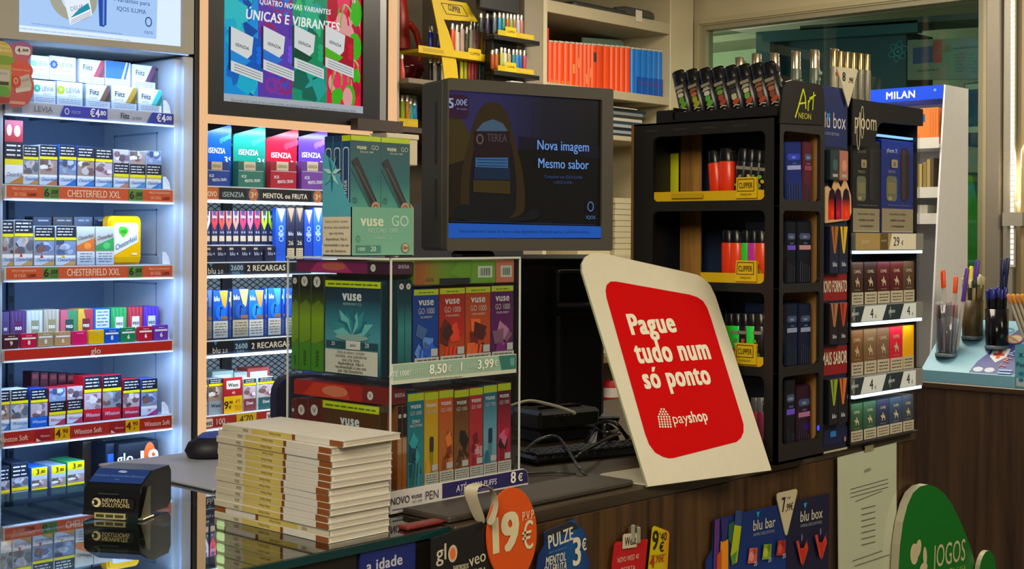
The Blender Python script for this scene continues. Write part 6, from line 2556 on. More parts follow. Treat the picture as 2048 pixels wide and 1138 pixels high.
def brownbox(m, w, h):
    m.rect(0.0005, 0.0005, w - 0.0005, h - 0.0005, grad([(0, '#8a4a1c'), (0.55, '#a86a34'), (0.75, '#5a3414'), (1, '#4a2c10')], 'Z', 0, h, 0.3))
    m.rect(0.0005, h * 0.92, w - 0.0005, h - 0.001, '#c8d800')
    m.lines(w * 0.05, h * 0.93, w * 0.95, h * 0.98, 1, mat('#5a6a08'), ragged=0.05)
    vlogo(m, w * 0.5, h * 0.775, 0.0165, w * 0.74)
    m.text('CREAMY TOBACCO', w * 0.5, h * 0.70, 0.0048, '#b8844c', 'C', 0, fit=w * 0.6)
    m.rect(w * 0.6, h * 0.55, w - 0.001, h * 0.66, '#c8a870')


sidebox('brown carton with big pale lettering behind the stack of books', 646, 760, 806, XF, ZLo, 0.0165, '#4a2c10', brownbox, 'cartons on the lower tier of the clear case')


def brspine(m, w, h):
    m.rect(0.0005, 0.0005, w - 0.0005, h - 0.0005, grad([(0, '#a85a1c'), (0.52, '#b0682c'), (0.56, '#c8966a'), (0.68, '#c08a64'), (0.70, '#2a1c18'), (1, '#241410')], 'Z', 0, h, 0.3))
    seal(m, w * 0.5, h * 0.9, w * 0.34)


for i in range(2):
    z1 = hy(800, 812, yf)[1]
    carton('vape_carton', ('inner', 'outer')[i] + ' narrow brown carton edge at the front of the lower tier', 'carton', 'narrow brown cartons at the front of the case', (xa + 0.0055 + i * 0.0108, yf, ZLo), 0.0102, z1 - ZLo, 0.10, '#8a4a1c', brspine)


def redlie(m, d, h):
    m.rect(0.0005, 0.0005, d - 0.0005, h - 0.0005, '#b01a10')
    m.poly([(d * 0.1, 0.001), (d * 0.62, 0.001), (d * 0.55, h * 0.95), (d * 0.22, h * 0.95)], '#d03414')
    m.ell(d * 0.45, h * 0.5, d * 0.14, h * 0.36, '#d87850', 12)
    m.rect(d * 0.74, 0.0005, d - 0.0005, h - 0.0005, '#7a120e')
    seal(m, d * 0.82, h * 0.5, h * 0.28)


def redend(m, w, h):
    m.rect(0.0005, 0.0005, w - 0.0005, h - 0.0005, '#6a120e')
    m.text('vuse', w * 0.62, h * 0.72, h * 0.36, '#c8a8a0', 'C', 2, fit=w * 0.6, rot=PI)


zq = hx(700, 805, XF)[1] + 0.0025
z2 = hx(585, 768, XF)[1]
m = MB()
h_ = 0.026
x1 = hy(814, 800, yf)[0]
m.cbox(0, x1 - XF, 0, 0.245, 0, h_, '#8a140e', 0.001)
m.face((0, 0.245, 0), -AY, AZ)
redlie(m, 0.245, h_)
m.face((0, 0, 0), AX, AZ)
redend(m, x1 - XF, h_)
m.face((0, 0, h_), AX, AY).rect(0.001, 0.001, x1 - XF - 0.001, 0.24, '#a01c12')
tag(m.build('vape_carton', None, (XF, yf + 0.002, zq)), 'long red and orange carton lying on the lower tier', 'carton', 'cartons on the lower tier of the clear case')
for i, (u0, u1, vt, c1, c2, crys, s_, lab) in enumerate((
        (815, 848, 786, '#2f8a8c', '#15707e', '#0c3c48', 'go', 'slim teal carton at the left of the lower tier'),
        (848.5, 877, 784, '#d8b020', '#d8961c', '#3a3430', 'pen', 'slim yellow carton with an upright pen picture'),
        (877.5, 907, 780, '#c86a28', '#cc5020', '#7a2a10', 'go', 'slim orange carton, third on the lower tier'),
        (908, 938, 779, '#8a5a28', '#6a3418', '#2a1a10', 'go', 'slim brown carton, fourth on the lower tier'),
        (938.5, 966, 775, '#c83438', '#b02430', '#e0a0a0', 'go', 'slim red carton with pale fruit, fifth on the lower tier'),
        (966.5, 994, 770, '#7ab0b8', '#1c6a80', '#12384c', 'pen', 'slim pale blue carton with an upright pen picture'),
        (994.5, 1022, 766, '#b8203a', '#5a1022', '#e86a90', 'go', 'slim crimson carton at the right end of the lower tier'))):
    def gp(m, w, h, c1=c1, c2=c2, crys=crys, s_=s_, i=i):
        m.rect(0.0005, 0.0005, w - 0.0005, h - 0.0005, grad([(0, c1), (0.55, c1), (0.9, c2), (1, c2)], 'Z', 0, h, 0.3))
        m.rect(0.0005, h * 0.93, w - 0.0005, h - 0.0006, '#b9c414')
        m.text('vuse', w * 0.5, h * 0.865, h * 0.045, '#dcd4cc', 'C', 2, fit=w * 0.8)
        m.text('GO 700' if s_ == 'pen' else 'GO 1000', w * 0.5, h * 0.805, h * 0.034, '#cfc4bc', 'C', 0, fit=w * 0.72)
        if i == 0:
            m.text('ZERO', w * 0.5, h * 0.735, h * 0.028, '#dcd4cc', 'C', 2, fit=w * 0.5)
            m.text('NICOTINE', w * 0.5, h * 0.70, h * 0.022, '#dcd4cc', 'C', 1, fit=w * 0.8)
        if s_ == 'pen':
            m.rrect(w * 0.38, h * 0.22, w * 0.62, h * 0.52, 0.002, shade(c1, 0.75))
            m.rrect(w * 0.36, h * 0.46, w * 0.64, h * 0.60, 0.003, crys)
            m.ell(w * 0.25, h * 0.3, w * 0.18, h * 0.1, shade(c2, 1.1), 12)
        else:
            r_ = random.Random(i * 7 + 1)
            for q in range(7):
                ca, cb_ = w * r_.uniform(0.25, 0.75), h * r_.uniform(0.32, 0.58)
                k_ = w * r_.uniform(0.16, 0.3)
                ph = r_.uniform(0, 6)
                m.poly([(max(0.001, min(w - 0.001, ca + k_ * math.cos(ph + j * 1.5))), cb_ + k_ * 1.6 * math.sin(ph + j * 1.5)) for j in range(4)], (crys, shade(c1, 1.25), shade(c2, 0.7))[q % 3])
                m.lift -= 0.00014
            m.up_()
            for q in range(3):
                m.line([(w * (0.2 + 0.2 * q), h * 0.16), (w * (0.34 + 0.18 * q), h * 0.38)], w * 0.13, shade(c1, 0.8 + 0.15 * q))
                m.lift -= 0.00014
            m.up_()
        if i:
            m.rect(w * 0.52, h * 0.29, w * 0.94, h * 0.345, '#d0c8bc')
            m.rect(0.0006, 0.0006, w - 0.0006, h * 0.275, '#cfc8b6')
            m.lines(w * 0.08, h * 0.16, w * 0.92, h * 0.265, 5, mat('#5a564a'))
        else:
            m.rect(w * 0.52, h * 0.1, w * 0.94, h * 0.155, '#a8c4bc')
    x0, x1 = hy(u0, 800, yf)[0], hy(u1, 800, yf)[0]
    z1 = hy((u0 + u1) / 2, vt, yf)[1]
    carton('vape_carton', lab, 'carton', 'slim cartons on the lower tier of the clear case', ((x0 + x1) / 2, yf, ZLo), x1 - x0 - 0.0005, z1 - ZLo, 0.08, shade(c2, 0.8), gp)

# ------------------------------------------------------------------ mint counter carton on top of the case
CX0, CX1, CY0, CY1, CZ = 1.530, 1.672, 1.788, 1.864, 1.4670
t = root('mint_counter_carton', 'mint green open carton of vapes standing on the clear case', 'carton', ((CX0 + CX1) / 2, CY0, CZ))
CTM = Matrix.Translation((-(CX0 + CX1) / 2, -CY0, -CZ))
MINT = mat('#6aa48e', 0.5)
zt_f = hy(760, 415, CY0)[1]
zt_b = hy(760, 268, CY0 + 0.02)[1] - 0.004


def tray_b(b):
    b.box(CX0, CX1, CY0, CY0 + 0.0015, CZ, zt_f, MINT)
    b.box(CX0, CX1, CY0, CY1, CZ, CZ + 0.0015, MINT)
    b.face((CX0, CY1, 0), -AY, AZ)
    b.lift = 0
    d = CY1 - CY0
    pf = [(0, CZ), (d, CZ), (d, zt_f), (d * 0.85, zt_f + 0.012), (d * 0.40, zt_f + 0.075), (0.0, zt_f + 0.095)]
    b.prism(pf, mat('#4a9ab0', 0.5), 0.0015)
    b.face((CX1, CY1, 0), -AY, AZ)
    b.prism([(0, CZ), (d, CZ), (d, zt_f), (d * 0.3, zt_f + 0.05), (0, zt_f + 0.06)], mat('#a89468', 0.6), 0.0015)
    W, H = CX1 - CX0, zt_f - CZ
    b.face((CX0, CY0, CZ), AX, AZ)
    b.text('vuse', W * 0.33, H * 0.62, H * 0.22, '#cdd6c0', 'C', 2, fit=W * 0.52)
    b.text('GO', W * 0.78, H * 0.62, H * 0.22, '#b9d0c0', 'C', 0, fit=W * 0.30)
    b.text('RELOAD 1000', W * 0.5, H * 0.48, H * 0.09, '#a8c8b4', 'C', 1, fit=W * 0.52)
    b.text('PEPPERMINT ICE', W * 0.5, H * 0.34, H * 0.045, '#a8c8b4', 'C', 0, fit=W * 0.42)
    b.rect(W * 0.07, H * 0.07, W * 0.46, H * 0.22, '#3a7a6c')
    b.text('1000', W * 0.15, H * 0.11, H * 0.07, '#b8d4c0', 'C', 1)
    b.text('20', W * 0.34, H * 0.10, H * 0.10, '#c8dcc8', 'C', 1)
    b.ring(W * 0.10, H * 0.36, 0.005, 0.006, 0.0015, '#4a8474', 6)
    b.ell(W * 0.86, H * 0.17, H * 0.105, H * 0.105, '#b9a88a', 18)
    b.ring(W * 0.86, H * 0.17, H * 0.105, H * 0.105, H * 0.015, '#7a5a40', 18)
    b.text('18+', W * 0.86, H * 0.13, H * 0.075, '#6a4030', 'C', 2)
    b.face((CX0 - 0.0001, CY1, CZ), -AY, AZ)
    b.rect(0.001, 0.002, d - 0.001, H * 0.80, '#c4bca8')
    for k, s_ in enumerate(('Este produto contém', 'nicotina, uma substância', 'que cria forte', 'dependência. Não é', 'recomendado o seu uso', 'por não fumadores.')):
        b.text(s_, d / 2, H * (0.68 - k * 0.12), H * 0.055, '#5a5448', 'C', 1, fit=d * 0.88)
    hh_ = zt_b - CZ
    for k in range(7):
        a = PI * 2 * k / 7 + 0.2
        b.poly([(d * 0.35, hh_ * 0.68), (d * 0.35 + d * 0.12 * math.cos(a + 0.3), hh_ * 0.68 + hh_ * 0.07 * math.sin(a + 0.3)), (d * 0.35 + d * 0.33 * math.cos(a), hh_ * 0.68 + hh_ * 0.16 * math.sin(a)), (d * 0.35 + d * 0.12 * math.cos(a - 0.3), hh_ * 0.68 + hh_ * 0.07 * math.sin(a - 0.3))], ('#9cc8c8', '#5aa0ac', '#1f6a80')[k % 3])
        b.lift -= 0.00012


part('tray', tray_b, t, CTM)


def vgo(m, w, h):
    m.rect(0.0004, 0.0004, w - 0.0004, h - 0.0004, grad([(0, '#5aa890'), (0.35, '#4c9c8c'), (0.62, '#1c6068'), (1, '#123e4c')], 'Z', 0, h, 0.35))
    m.rect(0.0004, h * 0.955, w - 0.0004, h - 0.0005, '#aac000')
    m.text('vuse', w * 0.36, h * 0.885, h * 0.038, '#c8c8a8', 'C', 2, fit=w * 0.5)
    m.text('GO', w * 0.80, h * 0.885, h * 0.038, '#a8b8a8', 'C', 0, fit=w * 0.28)
    m.text('RELOAD 1000', w * 0.52, h * 0.855, h * 0.016, '#a8b8a8', 'C', 1, fit=w * 0.55)
    a0, b0, a1, b1 = w * 0.12, h * 0.80, w * 0.80, h * 0.42
    m.line([(a0 + w * 0.02, b0 - 0.012), (a1 - w * 0.02, b1 - 0.002)], w * 0.30, mat('#1f4c54'))
    m.line([(a0, b0), (a1, b1)], w * 0.22, '#14181c')
    m.line([(a0 + w * 0.06, b0 - 0.012), (a1 - w * 0.02, b1 + 0.006)], w * 0.05, '#3a4448')
    m.ell(a1 + w * 0.02, b1 - h * 0.02, w * 0.15, w * 0.15, '#a8846a', 16)
    m.ring(a1 + w * 0.02, b1 - h * 0.02, w * 0.08, w * 0.08, w * 0.03, '#6a4430', 12)
    m.ring(w * 0.13, h * 0.46, w * 0.07, w * 0.08, w * 0.03, '#2c6a60', 6)


wb = (CX1 - CX0 - 0.005) / 2
xo_ = (CX0 + CX1) / 2
for i in range(2):
    for j in range(3):
        yb_ = CY0 + 0.006 + j * 0.0230
        o = carton('vape_box', '%s tall teal vape box in the %s row of the mint carton' % (('left', 'right')[i], ('front', 'middle', 'back')[j]), 'box', 'vape boxes in the mint carton',
                   (CX0 + 0.0023 + wb * (i + 0.5), yb_, CZ + 0.0018), wb - 0.0006, zt_b - CZ - 0.004, 0.0224, '#15485a', vgo if j == 0 else None, top=mat('#a0b400'), fx=(lambda m, w, h, j=j: (m.rect(0.0005, 0.0005, w - 0.0005, h - 0.0005, '#16406a'), m.rect(0.0005, h * 0.95, w - 0.0005, h - 0.0006, ('#a8b800', '#16305a', '#16305a')[j]), m.rrect(w * 0.15, h * 0.42, w * 0.85, h * 0.90, w * 0.25, '#b4c0cc'), m.rrect(w * 0.22, h * 0.43, w * 0.78, h * 0.89, w * 0.2, '#1a3a62'), m.text('vuse', w * 0.62, h * 0.5, w * 0.42, '#c4ccd4', 'L', 1, rot=PI / 2))) if i == 0 else None)

# ------------------------------------------------------------------ screen turned to the customer
MON = VF((1.828, 1.862, 0), -17.4)
mw, mz0, mz1 = 0.3735, 1.4745, 1.7992
t = root('customer_monitor', 'dark grey monitor showing an advert, turned to the customer', 'monitor', (1.828, 1.862, mz0), math.radians(-17.4))
mh = mz1 - mz0
GR = mat('#3f3a30', 0.6, var=0.12, scale=500)
g_ = lambda u, v: (MON(u, v)[0], MON(u, v)[1] - mz0)
sl, sb = g_(896, 476)
sx0, sz1 = g_(897, 180)
sx1, sz0 = g_(1203, 478)
m = MB()
m.face((0, 0, 0), AX, AZ)
m.lift = 0
m.frame(rr(0, 0, mw, mh, 0.004, 3), rr(0.003, sz0, sx1, sz1, 0.002, 3), GR, 0.02)
m.cbox(0, mw, 0.019, 0.115, 0, mh, mat('#37342c', 0.6, var=0.1, scale=400), 0.006)
m.face((-0.0001, 0.115, 0), -AY, AZ)
for z0, z1 in ((0.06, 0.135), (0.165, 0.285)):
    m.rect(0.062, z0, 0.072, z1, '#0c0c0c')
m.build('housing', t)
m = MB()
m.box(0.002, sx1 + 0.002, 0.006, 0.010, sz0 - 0.002, sz1 + 0.002, grad([(0, '#3a3468'), (0.3, '#2e2c66'), (0.62, '#14162c'), (1, '#06060a')], 'X', 0.0, sx1, 0.3, 0.5))
m.face((0, 0.006, 0), AX, AZ)
E_ = lambda c, s=0.6: em(c, s)
m.poly([g_(897, 446), g_(1203, 453), g_(1203, 318), g_(1100, 300), g_(1040, 300), g_(897, 345)], E_('#08080c', 0.45))
m.poly([g_(1040, 300), g_(1100, 300), g_(1203, 318), g_(1203, 292), g_(1040, 272)], E_('#131428', 0.45))
# warm horizon at the left of the picture
q = [g_(898, 330), g_(898, 232), g_(925, 236), g_(945, 270), g_(930, 320)]
m.poly(list(reversed(q))[::-1] if False else [q[1], q[0], q[4], q[3], q[2]], E_('#4a3c18', 0.5))
q = [g_(898, 440), g_(898, 330), g_(930, 320), g_(940, 360), g_(925, 440)]
m.poly([q[1], q[0], q[4], q[3], q[2]], E_('#241a10', 0.5))
# hooded case drawing with the pack in it
fl = [(930, 440), (922, 400), (926, 340), (938, 290), (952, 235), (968, 208), (988, 202), (1008, 210), (1022, 235), (1034, 290), (1046, 330), (1054, 390), (1050, 440)]
m.poly(blob([g_(*p) for p in reversed(fl)], 2), E_('#3c2c12', 0.5))
il = [(944, 440), (940, 390), (944, 330), (952, 290), (962, 255), (988, 240), (1012, 255), (1026, 290), (1034, 340), (1036, 390), (1032, 440)]
m.poly(blob([g_(*p) for p in reversed(il)], 2), E_('#15121a', 0.5))
il = [(954, 262), (968, 245), (988, 238), (1008, 246), (1018, 262)]
m.poly([g_(*p) for p in reversed(il)], E_('#4c6880', 0.55))
m.poly([g_(950, 385), g_(1022, 388), g_(1022, 262), g_(950, 262)], E_('#2a141c', 0.5))
a = g_(962, 278)
m.ring(a[0], a[1], 0.008, 0.010, 0.003, E_('#6a5a50'))
a = g_(996, 283)
m.text('TEREA', a[0], a[1], 0.0145, E_('#5a4a52', 0.55), 'C', 1, fit=0.044)
m.poly([g_(953, 334), g_(1018, 336), g_(1018, 315), g_(953, 315)], E_('#3a6a9c', 0.6))
for k in range(3):
    m.line([g_(956, 319 + k * 6), g_(1016, 320 + k * 6)], 0.0016, E_('#1c3450', 0.5))
m.poly([g_(950, 358), g_(1022, 360), g_(1022, 336), g_(950, 336)], E_('#0f2a44', 0.6))
m.poly([g_(948, 384), g_(1022, 388), g_(1022, 362), g_(948, 360)], E_('#4a3a14', 0.5))
q = [(905, 444), (915, 415), (935, 405), (955, 425), (1040, 440), (1070, 410), (1090, 444)]
m.poly(blob([g_(*p) for p in reversed(q)], 2), E_('#10161c', 0.5))
a = g_(917, 212)
m.rrect(a[0] - 0.023, a[1] - 0.023, a[0] + 0.023, a[1] + 0.022, 0.010, E_('#3a1838', 0.55))
m.text('5', a[0] - 0.014, a[1] - 0.004, 0.018, E_('#8fa0c8', 0.8), 'C', 2)
m.text(',00€', a[0] + 0.007, a[1] + 0.002, 0.011, E_('#8fa0c8', 0.8), 'C', 1, fit=0.028)
m.lines(a[0] - 0.004, a[1] - 0.008, a[0] + 0.02, a[1] - 0.002, 1, E_('#6a6a98', 0.6))
for (u, v, s_, h_, wf) in ((1128, 301, 'Nova imagem', 0.0185, 0.122), (1128, 337, 'Mesmo sabor', 0.0185, 0.118)):
    a = g_(u, v)
    m.text(s_, a[0], a[1], h_, E_('#6a96d8', 0.9), 'C', 1, fit=wf)
for (u, v, s_, h_, wf) in ((1128, 357, 'Compatível com IQOS ILUMA', 0.006, 0.088), (1128, 368, 'e IQOS ILUMA i', 0.006, 0.045)):
    a = g_(u, v)
    m.text(s_, a[0], a[1], h_, E_('#2f4a78', 0.8), 'C', 0, fit=wf)
a = g_(1182, 413)
m.ring(a[0], a[1], 0.0075, 0.010, 0.002, E_('#5a7ab0', 0.8))
a = g_(1182, 438)
m.text('IQOS', a[0], a[1], 0.0065, E_('#5a7ab0', 0.8), 'C', 0, fit=0.024)
m.poly([g_(896, 476), g_(1203, 476), g_(1203, 453), g_(896, 446)], E_('#1a58b8', 0.8))
m.line([g_(900, 442), g_(1190, 450)], 0.0012, E_('#22365a', 0.6))
c0, c1 = g_(920, 464), g_(1180, 467)
m.text('Este produto não é isento de riscos e causa dependência. Destinado apenas a fumadores adultos.', c0[0], c0[1] - 0.001, 0.006, E_('#0c3478', 0.6), 'L', 1, fit=c1[0] - c0[0])
m.build('screen', t)
# foot of the monitor, behind the vape case
zc_ = CT_Z - mz0
m = MB()
m.cbox(0.055, 0.125, 0.035, 0.095, zc_ + 0.012, -0.001, mat('#15161b', 0.45), 0.006)
m.cbox(0.03, 0.15, 0.0, 0.17, zc_, zc_ + 0.012, mat('#121318', 0.5), 0.004)
m.build('stand', t)

# till terminal seen from behind
x, y = hz(1156, 842)
t = root('till_terminal', 'black till terminal with a thick column right of the clear vape case', 'till', (x, y, CT_Z), math.radians(-30))
KB = mat('#101117', 0.4)
m = MB()
m.cbox(-0.056, 0.056, 0.0, 0.06, 0.012, 0.37, KB, 0.006)
m.cbox(-0.062, 0.062, -0.02, 0.0, 0.012, 0.275, mat('#0d0e12', 0.45), 0.008)
m.tube([(-0.062, -0.006, 0.275), (0.062, -0.006, 0.275)], 0.019, mat('#1f2024', 0.3), 14)
m.cbox(-0.05, 0.03, -0.006, 0.0, 0.362, 0.372, mat('#3c3e38', 0.3), 0.002)
m.build('column', t)
m = MB()
m.cbox(-0.21, 0.09, 0.062, 0.115, 0.03, 0.40, mat('#0d0e13', 0.45), 0.014)
m.cbox(-0.21, 0.09, 0.045, 0.075, 0.385, 0.408, mat('#2a2c24', 0.35), 0.010)
m.build('display_back', t)
m = MB()
m.cbox(-0.20, 0.10, -0.03, 0.14, 0.0, 0.012, mat('#0d0e12', 0.5), 0.004)
m.build('base', t)

# receipt printer / drawer box and keyboard with cables
x, y = hz(1125, 880)
t = root('receipt_printer', 'dark olive receipt printer lying in front of the till column', 'printer', (x, y + 0.0, CT_Z), math.radians(-12))
m = MB()
m.cbox(-0.085, 0.085, -0.03, 0.08, 0.026, 0.070, mat('#1c1e18', 0.3), 0.008)
m.cbox(-0.08, 0.08, -0.02, 0.075, 0.0, 0.026, mat('#0e0f0e', 0.5), 0.004)
m.face((-0.085, -0.03, 0), AX, AZ)
for q in range(5):
    m.rect(0.04 + q * 0.012, 0.058, 0.046 + q * 0.012, 0.060, '#6a6a50')
m.build('case', t)
m = MB()
m.box(-0.06, 0.06, 0.01, 0.012, 0.070, 0.076, '#0a0a0a')
m.build('paper_slot', t)
x, y = hz(1130, 925)
t = root('keyboard', 'black keyboard half buried under cables on the counter', 'keyboard', (x + 0.12, y + 0.0, CT_Z), math.radians(-14))
m = MB()
m.cbox(-0.19, 0.17, -0.035, 0.045, 0, 0.016, mat('#0c0d10', 0.4), 0.005)
m.build('case', t)
m = MB()
for r_ in range(4):
    for q in range(17):
        m.cbox(-0.18 + q * 0.0203, -0.163 + q * 0.0203, -0.03 + r_ * 0.018, -0.0155 + r_ * 0.018, 0.016, 0.022, mat('#15161a', 0.35), 0.002)
m.build('keys', t)


def cable(name, pts, r, col, label, k=8):
    """smooth cable through points"""
    P = [Vector(p) for p in pts]
    out = []
    for i in range(len(P) - 1):
        p0, p1, p2, p3 = P[max(0, i - 1)], P[i], P[i + 1], P[min(len(P) - 1, i + 2)]
        for j in range(k):
            t_ = j / k
            out.append(0.5 * ((2 * p1) + (p2 - p0) * t_ + (2 * p0 - 5 * p1 + 4 * p2 - p3) * t_ ** 2 + (3 * p1 - p0 - 3 * p2 + p3) * t_ ** 3))
    out.append(P[-1])
    base = Vector((out[0].x, out[0].y, min(p.z for p in out)))
    m = MB()
    m.tube([tuple(p - base) for p in out], r, col, 8)
    return tag(m.build(name, None, base), label, 'cable')


def cz(u, v, h):
    x, y = hz(u, v, CT_Z + h)
    return (x, y, CT_Z + h)


cable('cable', [cz(1020, 812, 0.10), cz(1060, 802, 0.095), cz(1110, 812, 0.085), cz(1150, 826, 0.078)], 0.0035, mat('#a8a58c', 0.5), 'pale grey cable curving over the receipt printer')
cable('cable', [cz(1046, 905, 0.03), cz(1075, 880, 0.028), cz(1110, 872, 0.028), cz(1130, 890, 0.028), cz(1145, 915, 0.030), cz(1160, 938, 0.022), cz(1180, 958, 0.004)], 0.003, mat('#33332f', 0.25), 'dark glossy cable looping over the keyboard down to the board')
cable('cable', [cz(1044, 948, 0.004), cz(1080, 946, 0.004), cz(1120, 944, 0.005), cz(1150, 948, 0.004)], 0.0025, mat('#3a3a36', 0.25), 'thin dark cable in front of the keyboard')
cable('cable', [cz(1150, 915, 0.034), cz(1165, 905, 0.040), cz(1200, 885, 0.036), cz(1225, 872, 0.028), cz(1240, 868, 0.02)], 0.003, mat('#2b2b2c', 0.25), 'dark cable running right towards the red sign')
cable('cable', [cz(1190, 850, 0.05), cz(1215, 842, 0.06), cz(1235, 850, 0.055), cz(1250, 870, 0.03), cz(1262, 890, 0.004)], 0.004, mat('#202022', 0.2), 'thick black cable arching beside the till column')
cable('cable', [cz(1192, 858, 0.04), cz(1215, 866, 0.045), cz(1240, 860, 0.03), cz(1258, 876, 0.012)], 0.0035, mat('#1a1a1e', 0.2), 'black cable below the thick arching one')
m = MB()
m.face((0, 0, 0), AX, AZ)
pts = []
for k in range(26):
    a = k * 2 * PI / 25
    pts.append((0.05 * math.cos(a) * (1 + 0.12 * math.sin(3 * a)), 0.032 * math.sin(a) * (1 + 0.15 * math.cos(4 * a)), 0))
rg = [[(p[0] * s_, p[1] * s_, z * (1 + 0.3 * math.sin(5 * k + s_ * 9))) for k, p in enumerate(pts)] for s_, z in ((1.0, 0.001), (0.95, 0.012), (0.75, 0.026), (0.45, 0.034), (0.15, 0.037))]
vs = [p for r_ in rg for p in r_]
fs = []
n = len(pts)
for i in range(len(rg) - 1):
    for k in range(n - 1):
        fs.append((i * n + k, i * n + k + 1, (i + 1) * n + k + 1, (i + 1) * n + k))
m.raw(vs, fs, mat('#08080a', 0.25), False)
x, y = hz(1232, 905)
tag(m.build('plastic_bag', None, (x + 0.07, y + 0.09, CT_Z)), 'crumpled black plastic bag behind the red sign', 'bag')

# red card under the case front
m = MB()
m.cbox(-0.05, 0.03, -0.012, 0.012, 0, 0.006, '#6a1a18', 0.002)
x, y = hz(812, 1050)
tag(m.build('red_card_case', None, (x + 0.02, 1.572, CT_Z)), 'small dark red case beneath the front strip of the vape case', 'case')

# chair back behind the counter
t = root('office_chair', 'dark blue chair whose back rises behind the case and books', 'chair', (*hy(590, 800, 2.85)[:1], 2.85, 0), math.radians(-20))
m = MB()
m.face((0, 0, 0), AX, AZ)
m.lift = 0
zt_ = hy(578, 752, 2.85)[1]
m.prism(rr(-0.05, 0.62, 0.33, zt_, 0.05), mat('#1b1a3a', 0.8), 0.05)
m.build('backrest', t)
m = MB()
m.cbox(-0.05, 0.35, -0.42, -0.02, 0.44, 0.52, mat('#1b1a3a', 0.8), 0.02)
m.build('seat', t)
m = MB()
m.box(0.12, 0.16, 0.01, 0.03, 0.45, 0.75, '#15151a')
m.tube([(0.15, -0.22, 0.08), (0.15, -0.22, 0.44)], 0.025, mat('#202024', 0.4), 10)
m.build('post', t)
m = MB()
for k in range(5):
    a = 2 * PI * k / 5
    m.tube([(0.15, -0.22, 0.09), (0.15 + 0.26 * math.cos(a), -0.22 + 0.26 * math.sin(a), 0.05)], 0.018, mat('#15151a', 0.4), 8)
    m.lathe([(0.02, 0), (0.026, 0.01), (0.026, 0.035), (0.015, 0.045)], '#0c0c0c', c=(0.15 + 0.26 * math.cos(a), -0.22 + 0.26 * math.sin(a)), n=10)
m.build('base', t)
# ------------------------------------------------------------------ red and white leaning sign
PS = VF((2.008, 1.525, CT_Z), -11.5, 25.0)
t = root('payment_sign', 'white leaning counter sign with a large red panel and white lettering', 'sign', (2.008, 1.525, CT_Z), math.radians(-11.5))
up = Vector((0, math.sin(math.radians(25)), math.cos(math.radians(25))))


def smooth_outline(pts, keep=()):
    return [PS(*p) for p in pts]


m = MB()
m.face((0, 0, 0), AX, up)
m.lift = 0
ol = [(1296, 974), (1543, 940), (1437, 610), (1431, 592), (1421, 571), (1410, 559), (1396, 550), (1372, 544), (1212, 508), (1196, 505), (1182, 507), (1170, 514), (1164, 526), (1164, 542)]
P = smooth_outline(ol)
P[0] = (P[0][0], 0.001)
P[1] = (P[1][0], 0.001)
m.prism(P, mat('#c4bda4', 0.45), 0.005, mat('#a9b08a', 0.4))
m.face((0, -0.0001, 0), AX, up)
rl = [(1348, 916), (1473, 884), (1482, 876), (1487, 864), (1487, 850), (1484, 838), (1421, 634), (1414, 615), (1406, 602), (1394, 594), (1378, 589), (1232, 563), (1221, 563), (1213, 570), (1211, 581), (1213, 596), (1290, 868), (1298, 889), (1310, 905), (1326, 914), (1338, 917)]
m.poly(smooth_outline(rl), mat('#c40002', 0.65, var=0.03, spec=0.06))


def pst_text(s_, ul, vl, ur, vr, vt, w=3, col='#d9d2b8'):
    a, b_ = PS(ul, vl), PS(ur, vr)
    h = PS(ul, vt)[1] - a[1]
    rot = math.atan2(b_[1] - a[1], b_[0] - a[0])
    vs, fs, W = text_geo(s_, w)
    k = h / CAPH
    m.text(s_, a[0], a[1], h, col, 'L', w, rot=rot, fit=math.hypot(b_[0] - a[0], b_[1] - a[1]))


pst_text('Pague', 1262, 669, 1356, 663, 629)
pst_text('tudo num', 1276, 726, 1425, 717, 683)
pst_text('só ponto', 1290, 777, 1425, 767, 736)
pst_text('pay', 1346, 848, 1378, 845, 827, 0)
pst_text('shop', 1378, 846, 1417, 841, 824, 2)
# house made of little bars
for r_ in range(8):
    wv = (2, 3, 4, 5, 5, 5, 5, 5)[r_]
    for q in range(wv):
        a = PS(1324.5 + (q - (wv - 1) / 2) * 5.4 + r_ * 0.8, 819 + r_ * 5)
        m.rrect(a[0] - 0.0021, a[1] - 0.0016, a[0] + 0.0021, a[1] + 0.0018, 0.0008, '#d9d2b8', 2)
        m.lift -= 0.00018
m.up_()
m.build('panel', t)
m = MB()
inv_ = Matrix.Rotation(math.radians(11.5), 4, 'Z') @ Matrix.Translation((-2.008, -1.525, -CT_Z))
q = [hz(u, v, CT_Z + 0.002) for u, v in ((1298, 970), (1200, 959), (1194, 954), (1204, 948), (1290, 935), (1420, 930))]
q = [(inv_ @ Vector((x, y, CT_Z))) for x, y in q]
m.face((0, 0, 0.0034), AX, AY)
m.lift = 0
m.prism([(p.x, max(p.y, 0.004)) for p in q], mat('#c4bda4', 0.45), 0.003)
m.build('foot', t)
m = MB()
m.face((0.16, 0.15, 0), -AX, AZ)
m.lift = 0
m.prism([(-0.05, 0.004), (0.05, 0.004), (0.012, 0.30), (-0.012, 0.30)], mat('#b8b29a', 0.5), 0.003)
m.build('strut', t)

# ------------------------------------------------------------------ black tower with lighters and pod cases
TX0, TX1, TY0, TY1 = 2.380, 2.560, 1.490, 1.850
TZ0, TZ1 = CT_Z, 1.745
tw = root('lighter_tower', 'tall black lighter tower with rounded windows and wooden inside', 'display stand', ((TX0 + TX1) / 2, (TY0 + TY1) / 2, TZ0))
TT = Matrix.Translation((-(TX0 + TX1) / 2, -(TY0 + TY1) / 2, -TZ0))
BK = mat('#15130f', 0.5)
WD = wood('#7d5526', '#b5843f', 'Z', 0.5, 40)


def pt(name, fn, parent=tw):
    return part(name, fn, parent, TT)


